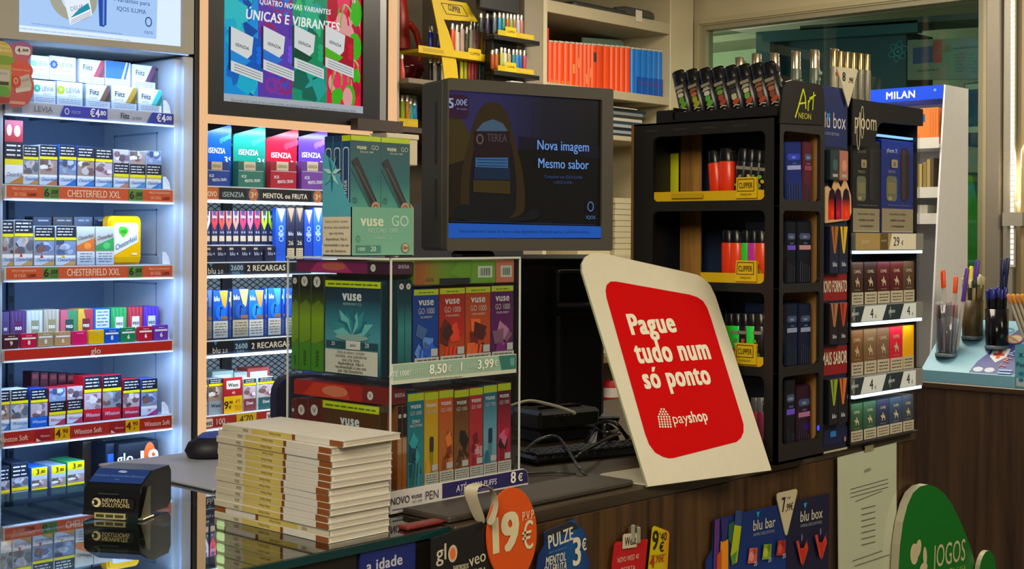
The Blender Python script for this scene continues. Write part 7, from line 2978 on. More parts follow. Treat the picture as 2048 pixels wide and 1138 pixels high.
TB = [1.745, 1.5655, 1.401, 1.2325, TZ0]
OPN = [(1.578, 1.716), (1.410, 1.557), (1.243, 1.392), (1.088, 1.224)]


def wide(b):
    b.face((TX0, TY1, 0), -AY, AZ)
    b.lift = 0
    ya, yb = TY1 - hx(1306, 330, TX0)[0], TY1 - hx(1530, 330, TX0)[0]
    for k in range(4):
        z0, z1 = OPN[k]
        b.frame(rr(0, TB[k + 1], TY1 - TY0, TB[k], 0.0004, 4), rr(ya, z0, yb, z1, 0.012, 4), BK, 0.008)
    b.lift = 0.0005
    for k in range(4):
        s0 = 0.03 + k * 0.075
        b.rrect(s0, 1.727, s0 + 0.034, 1.7315, 0.001, '#2a2722')
    b.face((TX0 - 0.0, TY1, 0), AX, AZ)


def narrow(b):
    b.face((TX0, TY0, 0), AX, AZ)
    b.lift = 0
    xa, xb = hy(1567, 330, TY0)[0] - TX0, hy(1641, 330, TY0)[0] - TX0
    for k in range(4):
        z0, z1 = OPN[k]
        b.frame(rr(0, TB[k + 1], TX1 - TX0, TB[k], 0.0004, 4), rr(xa, z0, xb, z1, 0.010, 4), BK, 0.008)


def farw(b):
    b.box(TX1 - 0.006, TX1, TY0 + 0.008, TY1, TZ0, TZ1, mat('#1d2844', 0.4))
    b.box(TX0 + 0.008, TX1 - 0.006, TY1 - 0.006, TY1, TZ0, TZ1, mat('#1c1e24', 0.5))
    b.box(TX0, TX1, TY0, TY1, TZ1 - 0.004, TZ1, BK)
    b.box(TX0, TX1, TY0, TY1, TZ0, TZ0 + 0.005, BK)


def inner(b):
    b.box(TX1 - 0.010, TX1 - 0.0062, TY0 + 0.009, TY0 + 0.09, TZ0 + 0.012, TZ1 - 0.006, WD)
    xx = TX1 - 0.05
    ya, yb = hx(1402, 330, xx)[0], hx(1361, 330, xx)[0]
    b.box(xx, xx + 0.004, ya, min(yb, TY1 - 0.008), TZ0 + 0.012, TZ1 - 0.006, WD)


pt('wide_frame', wide)
pt('narrow_frame', narrow)
pt('carcass', farw)
pt('wooden_post', inner)
pt('wooden_edge', lambda b: b.box(TX0 + 0.001, TX0 + 0.016, TY1 + 0.0005, TY1 + 0.008, TZ0, TZ1, WD))
for k, (z0, z1) in enumerate(OPN):
    def shf(b, z=TB[k + 1] + 0.006, k=k):
        b.box(TX0 + 0.009, TX1 - 0.011, TY0 + 0.009, TY1 - 0.007, z - 0.006, z, BK)
    pt('tier_floor', shf)

    def tray(b, z=z0, k=k):
        b.face((TX0 + 0.001, TY1, 0), -AY, AZ)
        ya, yb = TY1 - hx(1308, 330, TX0)[0], TY1 - hx(1528, 330, TX0)[0]
        if k == 3:
            return
        yl = ya if k == 0 else TY1 - hx(1400 if k == 1 else 1440, 600, TX0)[0]
        b.lift = 0.0030
        b.prism([(yl + 0.006, z), (yb - 0.006, z), (yb, z + 0.006), (yb, z + 0.020), (yl, z + 0.020), (yl, z + 0.006)], mat('#d8b008', 0.45), -0.0002)
        b.prism([(yb - 0.064, z + 0.004), (yb - 0.014, z + 0.004), (yb - 0.014, z + 0.046), (yb - 0.062, z + 0.046)], mat('#dfba0c', 0.45), -0.0058 + 0.0)
        b.lift = 0.0064
        b.line([(yb - 0.060, z + 0.018), (yb - 0.020, z + 0.018), (yb - 0.020, z + 0.042), (yb - 0.058, z + 0.042), (yb - 0.060, z + 0.018)], 0.0016, '#4c3c0c')
        b.text('CLIPPER', yb - 0.0395, z + 0.024, 0.011, '#4c3c0c', 'C', 2, fit=0.033)
        b.text('FREEDOM', yb - 0.039, z + 0.009, 0.004, '#6c5a14', 'C', 1)
        for q in range(2):
            if yl + 0.13 + q * 0.11 < yb - 0.07:
                b.rect(yl + 0.05 + q * 0.11, z + 0.006, yl + 0.13 + q * 0.11, z + 0.016, mat('#c09c10', 0.5))
    if k < 3:
        pt('lighter_tray', tray)
# header panel
m = MB()
m.T = TT
f = lambda u, v: hy(u, v, TY0 - 0.004)
m.face((0, TY0 - 0.004, 0), AX, AZ)
m.lift = 0
hp = [(1560, 246), (1649, 250), (1649, 200), (1645, 176), (1636, 168), (1585, 160), (1573, 163), (1566, 176)]
m.prism([f(*p) for p in hp], mat('#0f0d0b', 0.4), 0.004)
m.lift = 0.0006
NEON = mat('#c8d400', 0.4)


def strokes(pts, w):
    m.line([f(*p) for p in pts], w, NEON)


strokes([(1590, 235), (1597, 212), (1606, 178)], 0.0045)
strokes([(1606, 178), (1610, 195), (1611, 218)], 0.0042)
strokes([(1596, 208), (1612, 205)], 0.0035)
strokes([(1615, 222), (1616, 200)], 0.0035)
strokes([(1616, 206), (1620, 197), (1624, 197)], 0.0032)
strokes([(1624, 220), (1626, 184)], 0.0035)
strokes([(1617, 197), (1630, 190)], 0.003)
a = f(1608, 236)
m.text('NEON', a[0], a[1] - 0.002, 0.0118, '#b8b420', 'C', 1, fit=0.052)
m.build('header_panel', tw)
m = MB()
m.T = TT
pd = [hx(1637, 857, TX1)[1]]
a = hy(1638, 856, TY0 - 0.002)
m.face((0, TY0, 0), AX, AZ)
m.ell(a[0], a[1], 0.005, 0.006, em('#2a3aff', 2.0), 10)
m.build('indicator_light', tw)
# paper strip inside the top tier
xx = TX1 - 0.055
ya, yb = hx(1357, 330, xx)[0], hx(1333, 330, xx)[0]
z0, z1 = hx(1345, 377, xx)[1], hx(1345, 272, xx)[1]
m = MB()
m.box(0, 0.001, 0, yb - ya, 0, z1 - z0, mat('#d6d81c', 0.6))
m.box(-0.004, 0.0, yb - ya - 0.002, yb - ya + 0.006, z1 - z0 - 0.004, z1 - z0, mat('#d6d81c', 0.6))
tag(m.build('paper_strip', None, (xx, ya, TB[1] + 0.0062)), 'crooked yellow paper strip in the top tier of the black tower', 'paper')
for o in (bpy.data.objects['paper_strip'],):
    o.scale = (1, 1, 1)


# lighters in the tiers
def tl(k, u, vt, r, col, label, art=None, tilt=0.0, capc='#0c0c10', x=TX0 + 0.028, group='lighters inside the black tower'):
    y, z1 = hx(u, vt, x)
    z0 = TB[k + 1] + 0.0068 + abs(math.sin(tilt)) * r * 1.05
    return lighter(x, y, z0, z1, r, col, capc, label, group, tilt, 'lighter', art, True, -PI / 2, capmetal=0.1)


def art_a(seed):
    def d(m, r, h):
        rn = random.Random(seed)
        cols = ['#c9c0a0', '#6fae3a', '#b0503a', '#d0b060', '#7a8a6a']
        m.lift += 0.0003
        m.rrect(-r * 0.6, h * 0.80, r * 0.6, h * 0.88, 0.001, '#8a8470')
        for q in range(5):
            m.ell(rn.uniform(-r * 0.35, r * 0.35), h * (0.2 + 0.11 * q), r * rn.uniform(0.2, 0.45), h * rn.uniform(0.03, 0.065), rn.choice(cols), 9, rn.uniform(-0.7, 0.7))
        m.line([(-r * 0.4, h * 0.12), (r * 0.1, h * 0.15), (r * 0.5, h * 0.11)], 0.0015, '#d0c8b0')
    return d


tl(0, 1434, 300, 0.015, '#e8380c', 'orange lighter half hidden at the left, top tier of the tower', tilt=-0.08)
tl(0, 1454, 296, 0.0195, '#ee3a10', 'bright orange lighter in front, top tier of the tower')
for i in range(4):
    tl(0, 1480 + i * 15, 296 + i * 2, 0.016, '#15141a', '%s black printed lighter from the left, top tier of the tower' % ORD[i], art_a(20 + i), tilt=0.10, x=TX0 + 0.030)
for u, c, w in ((1457, '#e8380c', 'orange red lighter at the left'), (1472, '#f04414', 'second orange red lighter'), (1493, '#28d838', 'fluorescent green lighter'), (1508, '#c832a8', 'magenta lighter'), (1522, '#e8481c', 'orange lighter at the right')):
    tl(1, u, 460, 0.016 if u != 1493 else 0.012, c, w + ' in the second tier of the tower', (lambda m, r, h: m.ell(0, h * 0.25, r * 0.6, h * 0.12, '#b8a040', 10)) if u > 1480 else None)
for u, c, w in ((1462, '#3ac818', 'lime lighter at the left'), (1475, '#18e048', 'fluorescent green lighter'), (1490, '#15151a', 'black lighter between the green ones'), (1505, '#30e850', 'narrow fluorescent green lighter'), (1520, '#18171b', 'black lighter at the right')):
    tl(2, u, 626, 0.016, c, w + ' in the third tier of the tower', art_a(40 + u) if c[1] == '1' else (lambda m, r, h: m.ell(r * 0.2, h * 0.25, r * 0.5, h * 0.1, '#b09030', 10)))
for u, c, w in ((1510, '#d8304a', 'pink red lighter'), (1522, '#8a3050', 'dark pink lighter')):
    tl(3, u, 795, 0.010, c, w + ' in the bottom tier of the tower', capc='#6a6a6a')
# pod cases seen through the narrow windows
yv = TY0 + 0.014


def pod(blue=False, lab='#b8b8c8', sh='#7a1a50'):
    def d(m, w, h):
        m.rrect(w * 0.12, h * 0.70, w * 0.88, h * 0.80, h * 0.045, '#1a3ac8' if blue else '#3a4a70')
        m.text('ozo', w * 0.5, h * 0.725, h * 0.05, '#9ab0ff' if blue else '#a8b4cc', 'C', 1, fit=w * 0.5)
        m.rect(w * 0.1, h * 0.54, w * 0.9, h * 0.61, lab)
        for q in range(5):
            m.rect(w * (0.15 + q * 0.15), h * 0.03, w * (0.20 + q * 0.15), h * (0.36 - 0.02 * q), '#33384a')
            m.lift -= 0.0001
        m.up_()
        m.text('SABOR', w * 0.5, h * 0.63, h * 0.025, '#6a88d8', 'C', 0)
    return d


for k, specs in enumerate((((1572, 1606, 283, True, '#9aa4e0', 'blue tinted pod case leaning in the top narrow window', '#1c2c78', 0.16), (1606, 1624, 283, False, '#8a3a50', 'dark red pod case behind the leaning one, top narrow window', '#58222e', 0.05)),
                           ((1572, 1593, 441, False, '#6a4ad0', 'pod case with violet label, second narrow window', '#10131f', 0), (1595, 1624, 441, False, '#b88a8a', 'pod case with pinkish label, second narrow window', '#0f1322', 0)),
                           ((1572, 1597, 606, False, '#8a94b8', 'left navy pod case in the third narrow window', '#0e1a34', 0), (1599, 1624, 606, False, '#8a94b8', 'right navy pod case in the third narrow window', '#0e1a34', 0)),
                           ((1572, 1593, 757, False, '#6a4ad0', 'pod case with violet label, bottom narrow window', '#12131d', 0), (1595, 1624, 770, False, '#a86a90', 'maroon pod case in the bottom narrow window', '#2a1024', 0)))):
    for (u0, u1, vt, bl, lb, lab, body, tl_) in specs:
        x0, x1 = hy(u0, 500, yv)[0], hy(u1, 500, yv)[0]
        zb = TB[k + 1] + 0.0068 + (0.0015 if tl_ > 0.1 else 0)
        z1 = hy((u0 + u1) / 2, vt, yv)[1]
        m = MB()
        w, h = x1 - x0 - 0.001, z1 - zb
        m.cbox(-w / 2, w / 2, 0, 0.10 if not tl_ else 0.02, 0, h, mat(body, 0.25), 0.003)
        m.face((-w / 2, 0, 0), AX, AZ)
        pod(bl, lb)(m, w, h)
        tag(m.build('pod_case', None, ((x0 + x1) / 2, yv, zb), 0, 0, -0.06 if tl_ > 0.1 else 0), lab, 'pod case', 'pod cases in the narrow windows of the tower')

# eight black lighters leaning on top
xr_ = TX0 + 0.045
ys_, zs_ = [], TZ1 + 0.006
m = MB()
ya, yb = hx(1345, 225, TX0)[0], max(hx(1565, 225, TX0)[0], TY0 + 0.003)
m.box(-0.04, 0.06, 0, ya - yb, 0, 0.0055, mat('#131216', 0.4))
m.box(-0.04, -0.037, 0, ya - yb, 0.0055, 0.020, mat('#131216', 0.4))
m.box(-0.04, 0.06, ya - yb - 0.004, ya - yb, 0.0055, 0.03, mat('#131216', 0.4))
tag(m.build('black_lighter_tray', None, (TX0 + 0.042, yb, TZ1 + 0.0003)), 'flat black tray on top of the black tower', 'tray')
wd = ('leftmost', 'second', 'third', 'fourth', 'fifth', 'sixth', 'seventh', 'eighth, half hidden by the header,')
for i in range(8):
    u = 1378 + i * 26.3
    y, z = hx(u, 222, xr_)
    y = max(y, 1.513)
    L = 0.108

    def art(m, r, h, i=i):
        m.lift += 0.0003
        m.rrect(-r * 0.62, h * 0.82, r * 0.62, h * 0.90, 0.001, '#8c8672')
        c1, c2 = (('#5f9a2c', '#c8c0a0'), ('#9aa028', '#b0643a'), ('#58a838', '#c8c8b0'), ('#a04830', '#6a9a3a'), ('#c0b890', '#3a3a38'), ('#6aa83a', '#c8c4a0'), ('#8a4a2c', '#a86a48'), ('#8a4a2c', '#a86a48'))[i]
        m.rrect(-r * 0.4, h * 0.58, r * 0.4, h * 0.69, r * 0.2, c2)
        m.poly([(-r * 0.6, h * 0.70), (r * 0.6, h * 0.72), (r * 0.3, h * 0.80), (-r * 0.3, h * 0.79)], shade(c2, 0.8))
        m.rrect(-r * 0.36, h * 0.42, r * 0.36, h * 0.57, r * 0.2, c1)
        m.ell(r * 0.15, h * 0.36, r * 0.55, h * 0.07, c1 if i < 4 else '#b04a30', 9, 0.3)
        m.line([(-r * 0.4, h * 0.25), (0, h * 0.28), (r * 0.5, h * 0.24)], 0.002, '#d0c8a8')
        m.line([(-r * 0.2, h * 0.15), (r * 0.1, h * 0.19), (r * 0.4, h * 0.15)], 0.002, '#b8b098')
    lighter(xr_, y, TZ1 + 0.009, TZ1 + 0.009 + L, 0.0176, '#16151a', '#0f0f12', '%s leaning black printed lighter on top of the tower' % wd[i],
            'leaning black lighters on the tower', -0.26, 'lighter', art, True, -PI / 2, capmetal=0.1)
# dark block on the far top corner of the tower
m = MB()
m.cbox(-0.05, 0.05, -0.03, 0.03, 0, 0.034, mat('#15151b', 0.4), 0.003)
tag(m.build('black_sleeve', None, (TX0 + 0.12, TY1 - 0.035, TZ1 + 0.0003)), 'low black sleeve at the back top corner of the tower', 'sleeve')

# ------------------------------------------------------------------ chrome topped lighters on a stand behind
sx, sy = 2.86, 1.80
t = root('tall_lighter_stand', 'dark lighter stand behind the black tower with a yellow rim', 'lighter stand', (sx, sy, CT_Z))
zt = 1.80
m = MB()
m.cbox(-0.17, 0.17, -0.09, 0.14, 0.0, zt - CT_Z, mat('#1d1b16', 0.5), 0.006)
m.build('column', t)
m = MB()
m.box(-0.175, 0.175, -0.095, 0.145, zt - CT_Z + 0.0005, zt - CT_Z + 0.006, mat('#b89a14', 0.4))
m.box(-0.02, 0.175, -0.099, -0.095, zt - CT_Z + 0.0005, zt - CT_Z + 0.03, mat('#b89a14', 0.4))
m.build('yellow_rim', t)


def fern(m, r, h):
    m.lift += 0.0004
    rn = random.Random(int(h * 1e5) % 97 + int(r * 1e6))
    for q in range(9):
        m.ell(rn.uniform(-r * 0.6, r * 0.6), rn.uniform(h * 0.35, h * 0.95), r * 0.30, r * 0.22, rn.choice(['#5a6a58', '#7a8a74', '#44524a', '#98a088']), 8, rn.uniform(0, 3))


lab = ['leftmost chrome topped lighter, mostly hidden by black ones', 'second chrome topped lighter from the left', 'third chrome topped lighter from the left', 'chrome topped green lighter, first with a whole visible body', 'chrome topped green lighter with a yellow flower', 'tall chrome topped green lighter at the corner of the stand']
for i, (u, v) in enumerate(((1503, 113), (1527, 106), (1554, 106), (1588, 103), (1617, 101), (1648, 100))):
    yq = 1.775 - 0.0 * i
    x, z1 = hy(u, v, yq)
    lighter(x, yq + 0.03 - i * 0.012, zt + 0.0065, z1, 0.0172, '#5d6a5a', '#b8aa90', lab[i], 'chrome topped lighters on the tall stand', 0, 'lighter', (lambda m, r, h, i=i: (fern(m, r, h), m.ell(r * 0.4, h * 0.5, r * 0.4, r * 0.4, '#b8901c', 10) if i == 4 else None)), True, 0, capfrac=0.30)
for i, u in enumerate((1669, 1682, 1695, 1708, 1722, 1735)):
    yq = 1.722
    x, z1 = hy(u, 101 + i * 1.5, yq)
    lighter(x, yq, zt + 0.0065, z1, 0.0112, '#a49c80' if i < 3 else '#8c8a78', '#b09a6a', '%s slim gold topped lighter from the corner of the tall stand' % ORD[i], 'gold topped lighters on the tall stand', 0, 'lighter',
            (lambda m, r, h: [m.line([(-r * 0.5, h * (0.1 + 0.055 * q)), (0, h * (0.13 + 0.055 * q)), (r * 0.5, h * (0.1 + 0.055 * q))], 0.0014, '#4c4a40') for q in range(15)]) if i > 2 else (lambda m, r, h: m.rect(-r * 0.5, h * 0.80, r * 0.5, h * 0.88, '#a8502a')), True, 0, capfrac=0.26)

# ------------------------------------------------------------------ navy pod display next to the tower
YV = 1.512
f = lambda u, v: hy(u, v, YV)
x0, x1 = 2.5705, f(1698, 500)[0]
z1 = f(1675, 178)[1]
t = root('navy_pod_display', 'tall narrow navy vape display between the black tower and the black cabinet', 'display stand', ((x0 + x1) / 2, YV, CT_Z))
NT = Matrix.Translation((-(x0 + x1) / 2, -YV, -CT_Z))
NV = mat('#101b48', 0.4)


def nb(b):
    b.cbox(x0, x1, YV + 0.004, YV + 0.11, CT_Z, z1, mat('#0c1230', 0.5), 0.002)
    b.face((0, YV + 0.004, 0), AX, AZ)
    R = lambda ua, va, ub, vb, c: b.rect(f(ua, vb)[0], f(ua, vb)[1], f(ub, va)[0], f(ub, va)[1], c)
    # printed bands
    R(1650, 178, 1697, 292, '#16265e')
    R(1650, 548, 1697, 602, '#8c1414')
    R(1650, 690, 1697, 752, '#8c1414')
    R(1650, 852, 1697, 892, '#101a44')
    R(1650, 894, 1697, 908, '#b8b09a')
    a = f(1694, 259)
    b.text('blu box', a[0], a[1], 0.033, '#c8c8cc', 'R', 0, fit=0.108)
    a = f(1672, 271)
    b.text('VAPING DESCARTÁVEL', a[0] + 0.02, a[1], 0.006, '#8a90b0', 'R', 1, fit=0.09)
    q = [f(1654, 226), f(1663, 227), f(1659, 243)]
    b.poly([q[0], q[2], q[1]], '#2a88c8')
    a = f(1673, 584)
    b.text('NOVO FORMATO', a[0] - 0.004, a[1], 0.024, '#d8cdb4', 'C', 2, fit=0.105)
    a = f(1673, 728)
    b.text('MAIS SABOR', a[0] - 0.004, a[1], 0.026, '#d8cdb4', 'C', 2, fit=0.105)
    a = f(1668, 868)
    for q in range(4):
        b.ell(a[0] - 0.008 + q * 0.005, a[1], 0.005, 0.007, '#2a7ac0', 8)
    b.ell(f(1691, 878)[0], f(1691, 878)[1], 0.004, 0.006, '#b87a5a', 10)
    b.lines(f(1651, 905)[0], f(1651, 905)[1], f(1690, 905)[0], f(1690, 897)[1], 2, mat('#5a564a'))


part('body', nb, t, NT)


for (va, vb) in ((294, 362), (450, 548), (604, 690), (754, 850)):
    def win(b):
        a, c = f(1655, vb), f(1696, va)
        b.box(a[0], c[0], YV - 0.0005, YV + 0.0005, a[1], c[1], ACR)
    part('window_sheet', win, t, NT)


def vapes(b):
    yv_ = YV - 0.006
    g = lambda u, v: hy(u, v, yv_)
    b.face((0, yv_, 0), AX, AZ)
    b.lift = 0
    ol = [(1655, 446), (1697, 440), (1703, 425), (1702, 392), (1694, 364), (1688, 360), (1682, 376), (1676, 362), (1668, 360), (1664, 380), (1656, 372), (1650, 374), (1650, 446)]
    b.prism([(max(g(*p)[0], 2.5640), g(*p)[1]) for p in ol], mat('#d0a878', 0.4), 0.002)
    for k, (u, c, c2) in enumerate(((1664, '#d82a10', '#2a1022'), (1676, '#a80a38', '#3a1030'), (1692, '#e03a14', '#2a1026'))):
        b.lift = 0.0004
        b.poly([g(u - 7.5, 440), g(u + 7.5, 438), g(u + 7.5, 400), g(u + 5, 382), g(u, 376), g(u - 5, 382), g(u - 7.5, 400)], grad([(0, c), (0.4, c), (0.7, c2), (1, '#1a1226')], 'Z', g(1676, 445)[1] - CT_Z, g(1676, 376)[1] - CT_Z, 0.25))
        b.ell(g(u, 428)[0], g(u, 428)[1], 0.005, 0.008, shade(c, 1.2), 10)


part('die_cut_panel', vapes, t, NT)
# packs shown in its windows
for k, (va, vb, cs) in enumerate(((300, 360, (('#20343a', '#3a5a58', 'dark teal'), ('#a86a5a', '#c88a78', 'salmon'))), (452, 546, (('#131a38', '#a8641c', 'amber tipped navy'), ('#131a38', '#d8b020', 'yellow tipped navy'))),
                                  (606, 688, (('#1a1218', '#a86a48', 'peach tipped dark'), ('#1a1218', '#b83a24', 'red tipped dark'))), (758, 848, (('#14161e', '#8aa028', 'lime tipped dark'), ('#14161e', '#d06a28', 'orange tipped dark'))))):
    for i, (body, tipc, wd_) in enumerate(cs):
        yq = YV - 0.0175
        xa, xb = hy(1661 + i * 18, 500, yq)[0], hy(1678 + i * 18, 500, yq)[0]
        za, zb = hy(1673, vb, yq)[1], hy(1673, va, yq)[1]

        def des(m, w, h, tipc=tipc, k=k):
            if k == 0:
                m.ell(w * 0.5, h * 0.5, w * 0.3, h * 0.2, tipc, 10)
                m.rect(w * 0.2, h * 0.1, w * 0.8, h * 0.2, '#a8a090')
                return
            m.poly([(w * 0.06, h - 0.001), (w * 0.94, h - 0.001), (w * 0.6, h * 0.42), (w * 0.4, h * 0.42)], tipc)
            m.poly([(w * 0.3, h - 0.001), (w * 0.5, h - 0.001), (w * 0.46, h * 0.55)], shade(tipc, 0.5))
            m.text('blu', w * 0.5, h * 0.14, h * 0.10, '#c8d0dc', 'C', 1, fit=w * 0.7)
        o = carton('pod_box', '%s pod box in the %s window of the navy display' % (wd_, ORD[k]), 'box', 'pod boxes in the navy display', ((xa + xb) / 2, yq, za), xb - xa - 0.0006, zb - za, 0.0165, body, des)
# triangular price flag
m = MB()
yq = YV - 0.004
g = lambda u, v: hy(u, v, yq)
c0 = g(1697, 214)
ol = [(1697, 214), (1676, 142), (1674, 137), (1677, 134), (1713, 138), (1716, 142), (1714, 148)]
m.face((0, 0, 0), AX, AZ)
m.lift = 0
m.prism([(g(*p)[0] - c0[0], g(*p)[1] - c0[1]) for p in reversed(ol)], mat('#cfc6aa', 0.45), 0.002)
m.lift = 0.0004
a = g(1688, 162)
m.text('8', a[0] - c0[0], a[1] - c0[1], 0.0185, '#26221c', 'C', 2)
a = g(1702, 166)
m.text(',99€', a[0] - c0[0], a[1] - c0[1], 0.0115, '#26221c', 'C', 1, fit=0.022)
tag(m.build('price_flag', None, (c0[0], yq, c0[1])), 'white triangular flag reading 8,99€ on the navy display', 'price flag')

# ------------------------------------------------------------------ black device cabinet with lit shelves
x0, x1 = f(1701, 500)[0], f(1845, 240)[0]
x1b = f(1838, 800)[0]
pc = root('lit_device_cabinet', 'black topped clear cabinet with lit shelves of packs on the counter', 'display cabinet', ((x0 + x1) / 2, YV, CT_Z))
PT = Matrix.Translation((-(x0 + x1) / 2, -YV, -CT_Z))


def pp(name, fn, parent=pc):
    return part(name, fn, parent, PT)


zt_ = f(1772, 206)[1]
PD = 0.13


def pcar(b):
    b.box(x0, x0 + 0.004, YV, YV + PD, CT_Z, zt_, mat('#101014', 0.4))
    b.box(x0, x1b, YV + PD - 0.004, YV + PD, CT_Z, zt_ - 0.1, mat('#16171d', 0.4))
    b.box(x0, x1b, YV, YV + PD, CT_Z, CT_Z + 0.004, mat('#1c1712', 0.5))
    b.box(x1b - 0.006, x1b - 0.0025, YV + 0.006, YV + PD, CT_Z + 0.12, zt_ - 0.03, mat('#101014', 0.4))


pp('carcass', pcar)


def hdr(b):
    b.face((0, YV - 0.004, 0), AX, AZ)
    b.lift = 0
    g = lambda u, v: hy(u, v, YV - 0.004)
    za = g(1772, 207)[1]
    ol = [(x0, g(1700, 290)[1]), g(1738, 296), g(1745, 292), g(1750, 282), g(1756, 256), g(1760, 248), g(1768, 244), g(1846, 252), (g(1846, 240)[0], za), (x0, za)]
    b.prism(ol, mat('#0e0d0e', 0.45), 0.012)
    b.box(x0, x1, YV + 0.008, YV + PD, za - 0.03, za, mat('#0e0d0e', 0.45))
    b.lift = 0.0006
    a = g(1731, 259)
    b.text('ploom', a[0], a[1], 0.036, '#c8bfa0', 'C', 0, fit=0.100)
    a, c = g(1724, 240), g(1716, 266)
    b.ring(a[0], a[1] - 0.005, 0.008, 0.036, 0.0026, '#c8bfa0', 24)
    b.ring(c[0], c[1] - 0.001, 0.008, 0.036, 0.0026, '#c8bfa0', 24)


pp('header', hdr)
SC = clear('f4f4f4', 1.3, 0.02)
pp('front_sheet', lambda b: b.box(x0 + 0.005, x1b - 0.002, YV - 0.0008, YV + 0.0004, f(1770, 462)[1], f(1770, 300)[1], SC))
pp('side_sheet', lambda b: b.box(x1b - 0.002, x1b, YV + 0.001, YV + PD, CT_Z + 0.004, f(1770, 260)[1], SC))
lev = [(466, 500, 514), (608, 640, 648), (746, 780, 790)]
for k, (va, vb, vc) in enumerate(lev):
    zA, zB = f(1768, va)[1], f(1768, vb)[1]

    def sh_(b, zA=zA, zB=zB, k=k):
        b.box(x0 + 0.004, x1b - 0.004, YV + 0.002, YV + PD - 0.005, zA - 0.004, zA, mat('#8e949a', 0.3))
    s_ = pp('shelf', sh_)

    def st_(b, zA=zA, zB=zB, k=k):
        b.box(x0 + 0.003, x1b - 0.002, YV - 0.010, YV + 0.0018, zB, zA, mat('#7d7d78', 0.3))
        b.face((0, YV - 0.010, 0), AX, AZ)
        h = zA - zB
        X = lambda u: hy(u, 500, YV - 0.010)[0]
        if k == 0:
            b.rect(x0 + 0.004, zB + 0.001, X(1830), zA - 0.001, '#a48a54')
            b.rect(X(1760), zB + 0.001, X(1776), zA - 0.001, '#5a4a24')
            b.text('ploom', X(1731), zB + h * 0.4, h * 0.26, '#c8b890', 'C', 1, fit=0.036)
            b.text('ADVANCED', X(1767), zB + h * 0.5, h * 0.10, '#c8b890', 'C', 1, fit=0.026)
            b.poly([(X(1777), zB + 0.001), (X(1831), zB + 0.001), (X(1831), zA - 0.001), (X(1783), zA - 0.001)], '#d8d2bc')
            b.text('29', X(1792), zB + h * 0.25, h * 0.52, '#22201c', 'C', 1)
            b.text('€', X(1804), zB + h * 0.3, h * 0.25, '#22201c', 'C', 1)
        else:
            b.rect(x0 + 0.004, zB + 0.001, X(1831), zA - 0.001, '#27343a')
            for q, (ua, ub, uc) in enumerate(((1722, 1765, 1744), (1800, 1832, 1817))):
                b.poly([(X(ua), zB + 0.001), (X(ub), zB + 0.001), (X(min(ub + 9, 1832)), zA - 0.001), (X(ua + 8), zA - 0.001)], '#d8e2e2')
                b.text('4', X(uc), zB + h * 0.22, h * 0.58, '#14181c', 'C', 1)
                b.text('€', X(uc + 8), zB + h * 0.2, h * 0.2, '#5a6a70', 'C', 1)
            for u in (1710, 1783):
                b.text('ploom', X(u), zB + h * 0.45, h * 0.26, '#c8d4d8', 'C', 1, fit=0.030)
                b.ring(X(u - 3), zB + h * 0.5, 0.003, h * 0.36, 0.001, '#c8d4d8', 12)
    pp('price_strip', st_, s_)

    def ls_(b, zB=zB):
        b.box(x0 + 0.004, x1b - 0.003, YV - 0.008, YV - 0.001, zB - 0.008, zB - 0.001, em('#d8ecff', 1.5))
    pp('light_bar', ls_, s_)
# device cartons on the top level
zs = f(1768, 466)[1] + 0.0008
yd = YV + 0.012
for (u0, u1, c, lab, blue) in ((1705, 1759, '#15151a', 'black device carton picturing a dark slim device', False), (1763, 1826, '#14339a', 'royal blue device carton picturing a slim device', True)):
    def dv(m, w, h, blue=blue):
        m.rect(0.001, 0.001, w - 0.001, h * 0.26, '#b4aa88')
        for q, s_ in enumerate(('Este produto do tabaco', 'prejudica a sua saúde', 'e cria dependência.')):
            m.text(s_, w / 2, h * (0.19 - q * 0.065), h * 0.026, '#3e3a30', 'C', 1, fit=w * 0.8)
        m.rrect(w * 0.58, h * 0.34, w * 0.86, h * 0.93, w * 0.13, '#30202c' if blue else '#242226')
        m.rrect(w * 0.62, h * 0.36, w * 0.72, h * 0.90, w * 0.04, '#4a3440' if blue else '#343236')
        m.rrect(w * 0.12, h * 0.34, w * 0.46, h * 0.61, w * 0.08, '#7d8468')
        m.ell(w * 0.24, h * 0.37, w * 0.07, h * 0.02, '#c8b878', 10)
        m.rect(w * 0.16, h * 0.42, w * 0.42, h * 0.54, '#9a9468')
        m.text('TERMITE', w * 0.28, h * 0.64, h * 0.03, '#a8a89a', 'C', 0, fit=w * 0.3)
        m.rrect(w * 0.27, h * 0.70, w * 0.47, h * 0.79, w * 0.03, '#c0b088')
        m.text('25', w * 0.37, h * 0.72, h * 0.04, '#3a3424', 'C', 1)
        m.text('ploom X' if blue else 'ploom', w * 0.28, h * 0.86, h * 0.045, '#b8c8f0' if blue else '#8a8a80', 'C', 1, fit=w * 0.34)
        m.lines(w * 0.1, h * 0.285, w * 0.9, h * 0.31, 1, mat('#7a7a90'))
    xa, xb = hy(u0, 500, yd)[0], hy(u1, 500, yd)[0]
    z1 = hy((u0 + u1) / 2, 281, yd)[1]
    carton('device_carton', lab, 'carton', 'device cartons in the lit cabinet', ((xa + xb) / 2, yd, zs), xb - xa, z1 - zs, 0.06, c, dv)
m_ = hy(1792, 279, yd)
pp('light_bar', lambda b: b.box(hy(1757, 279, yd)[0], hy(1826, 279, yd)[0], yd, yd + 0.01, m_[1] + 0.0035, m_[1] + 0.008, em('#7ab0ff', 1.6)))


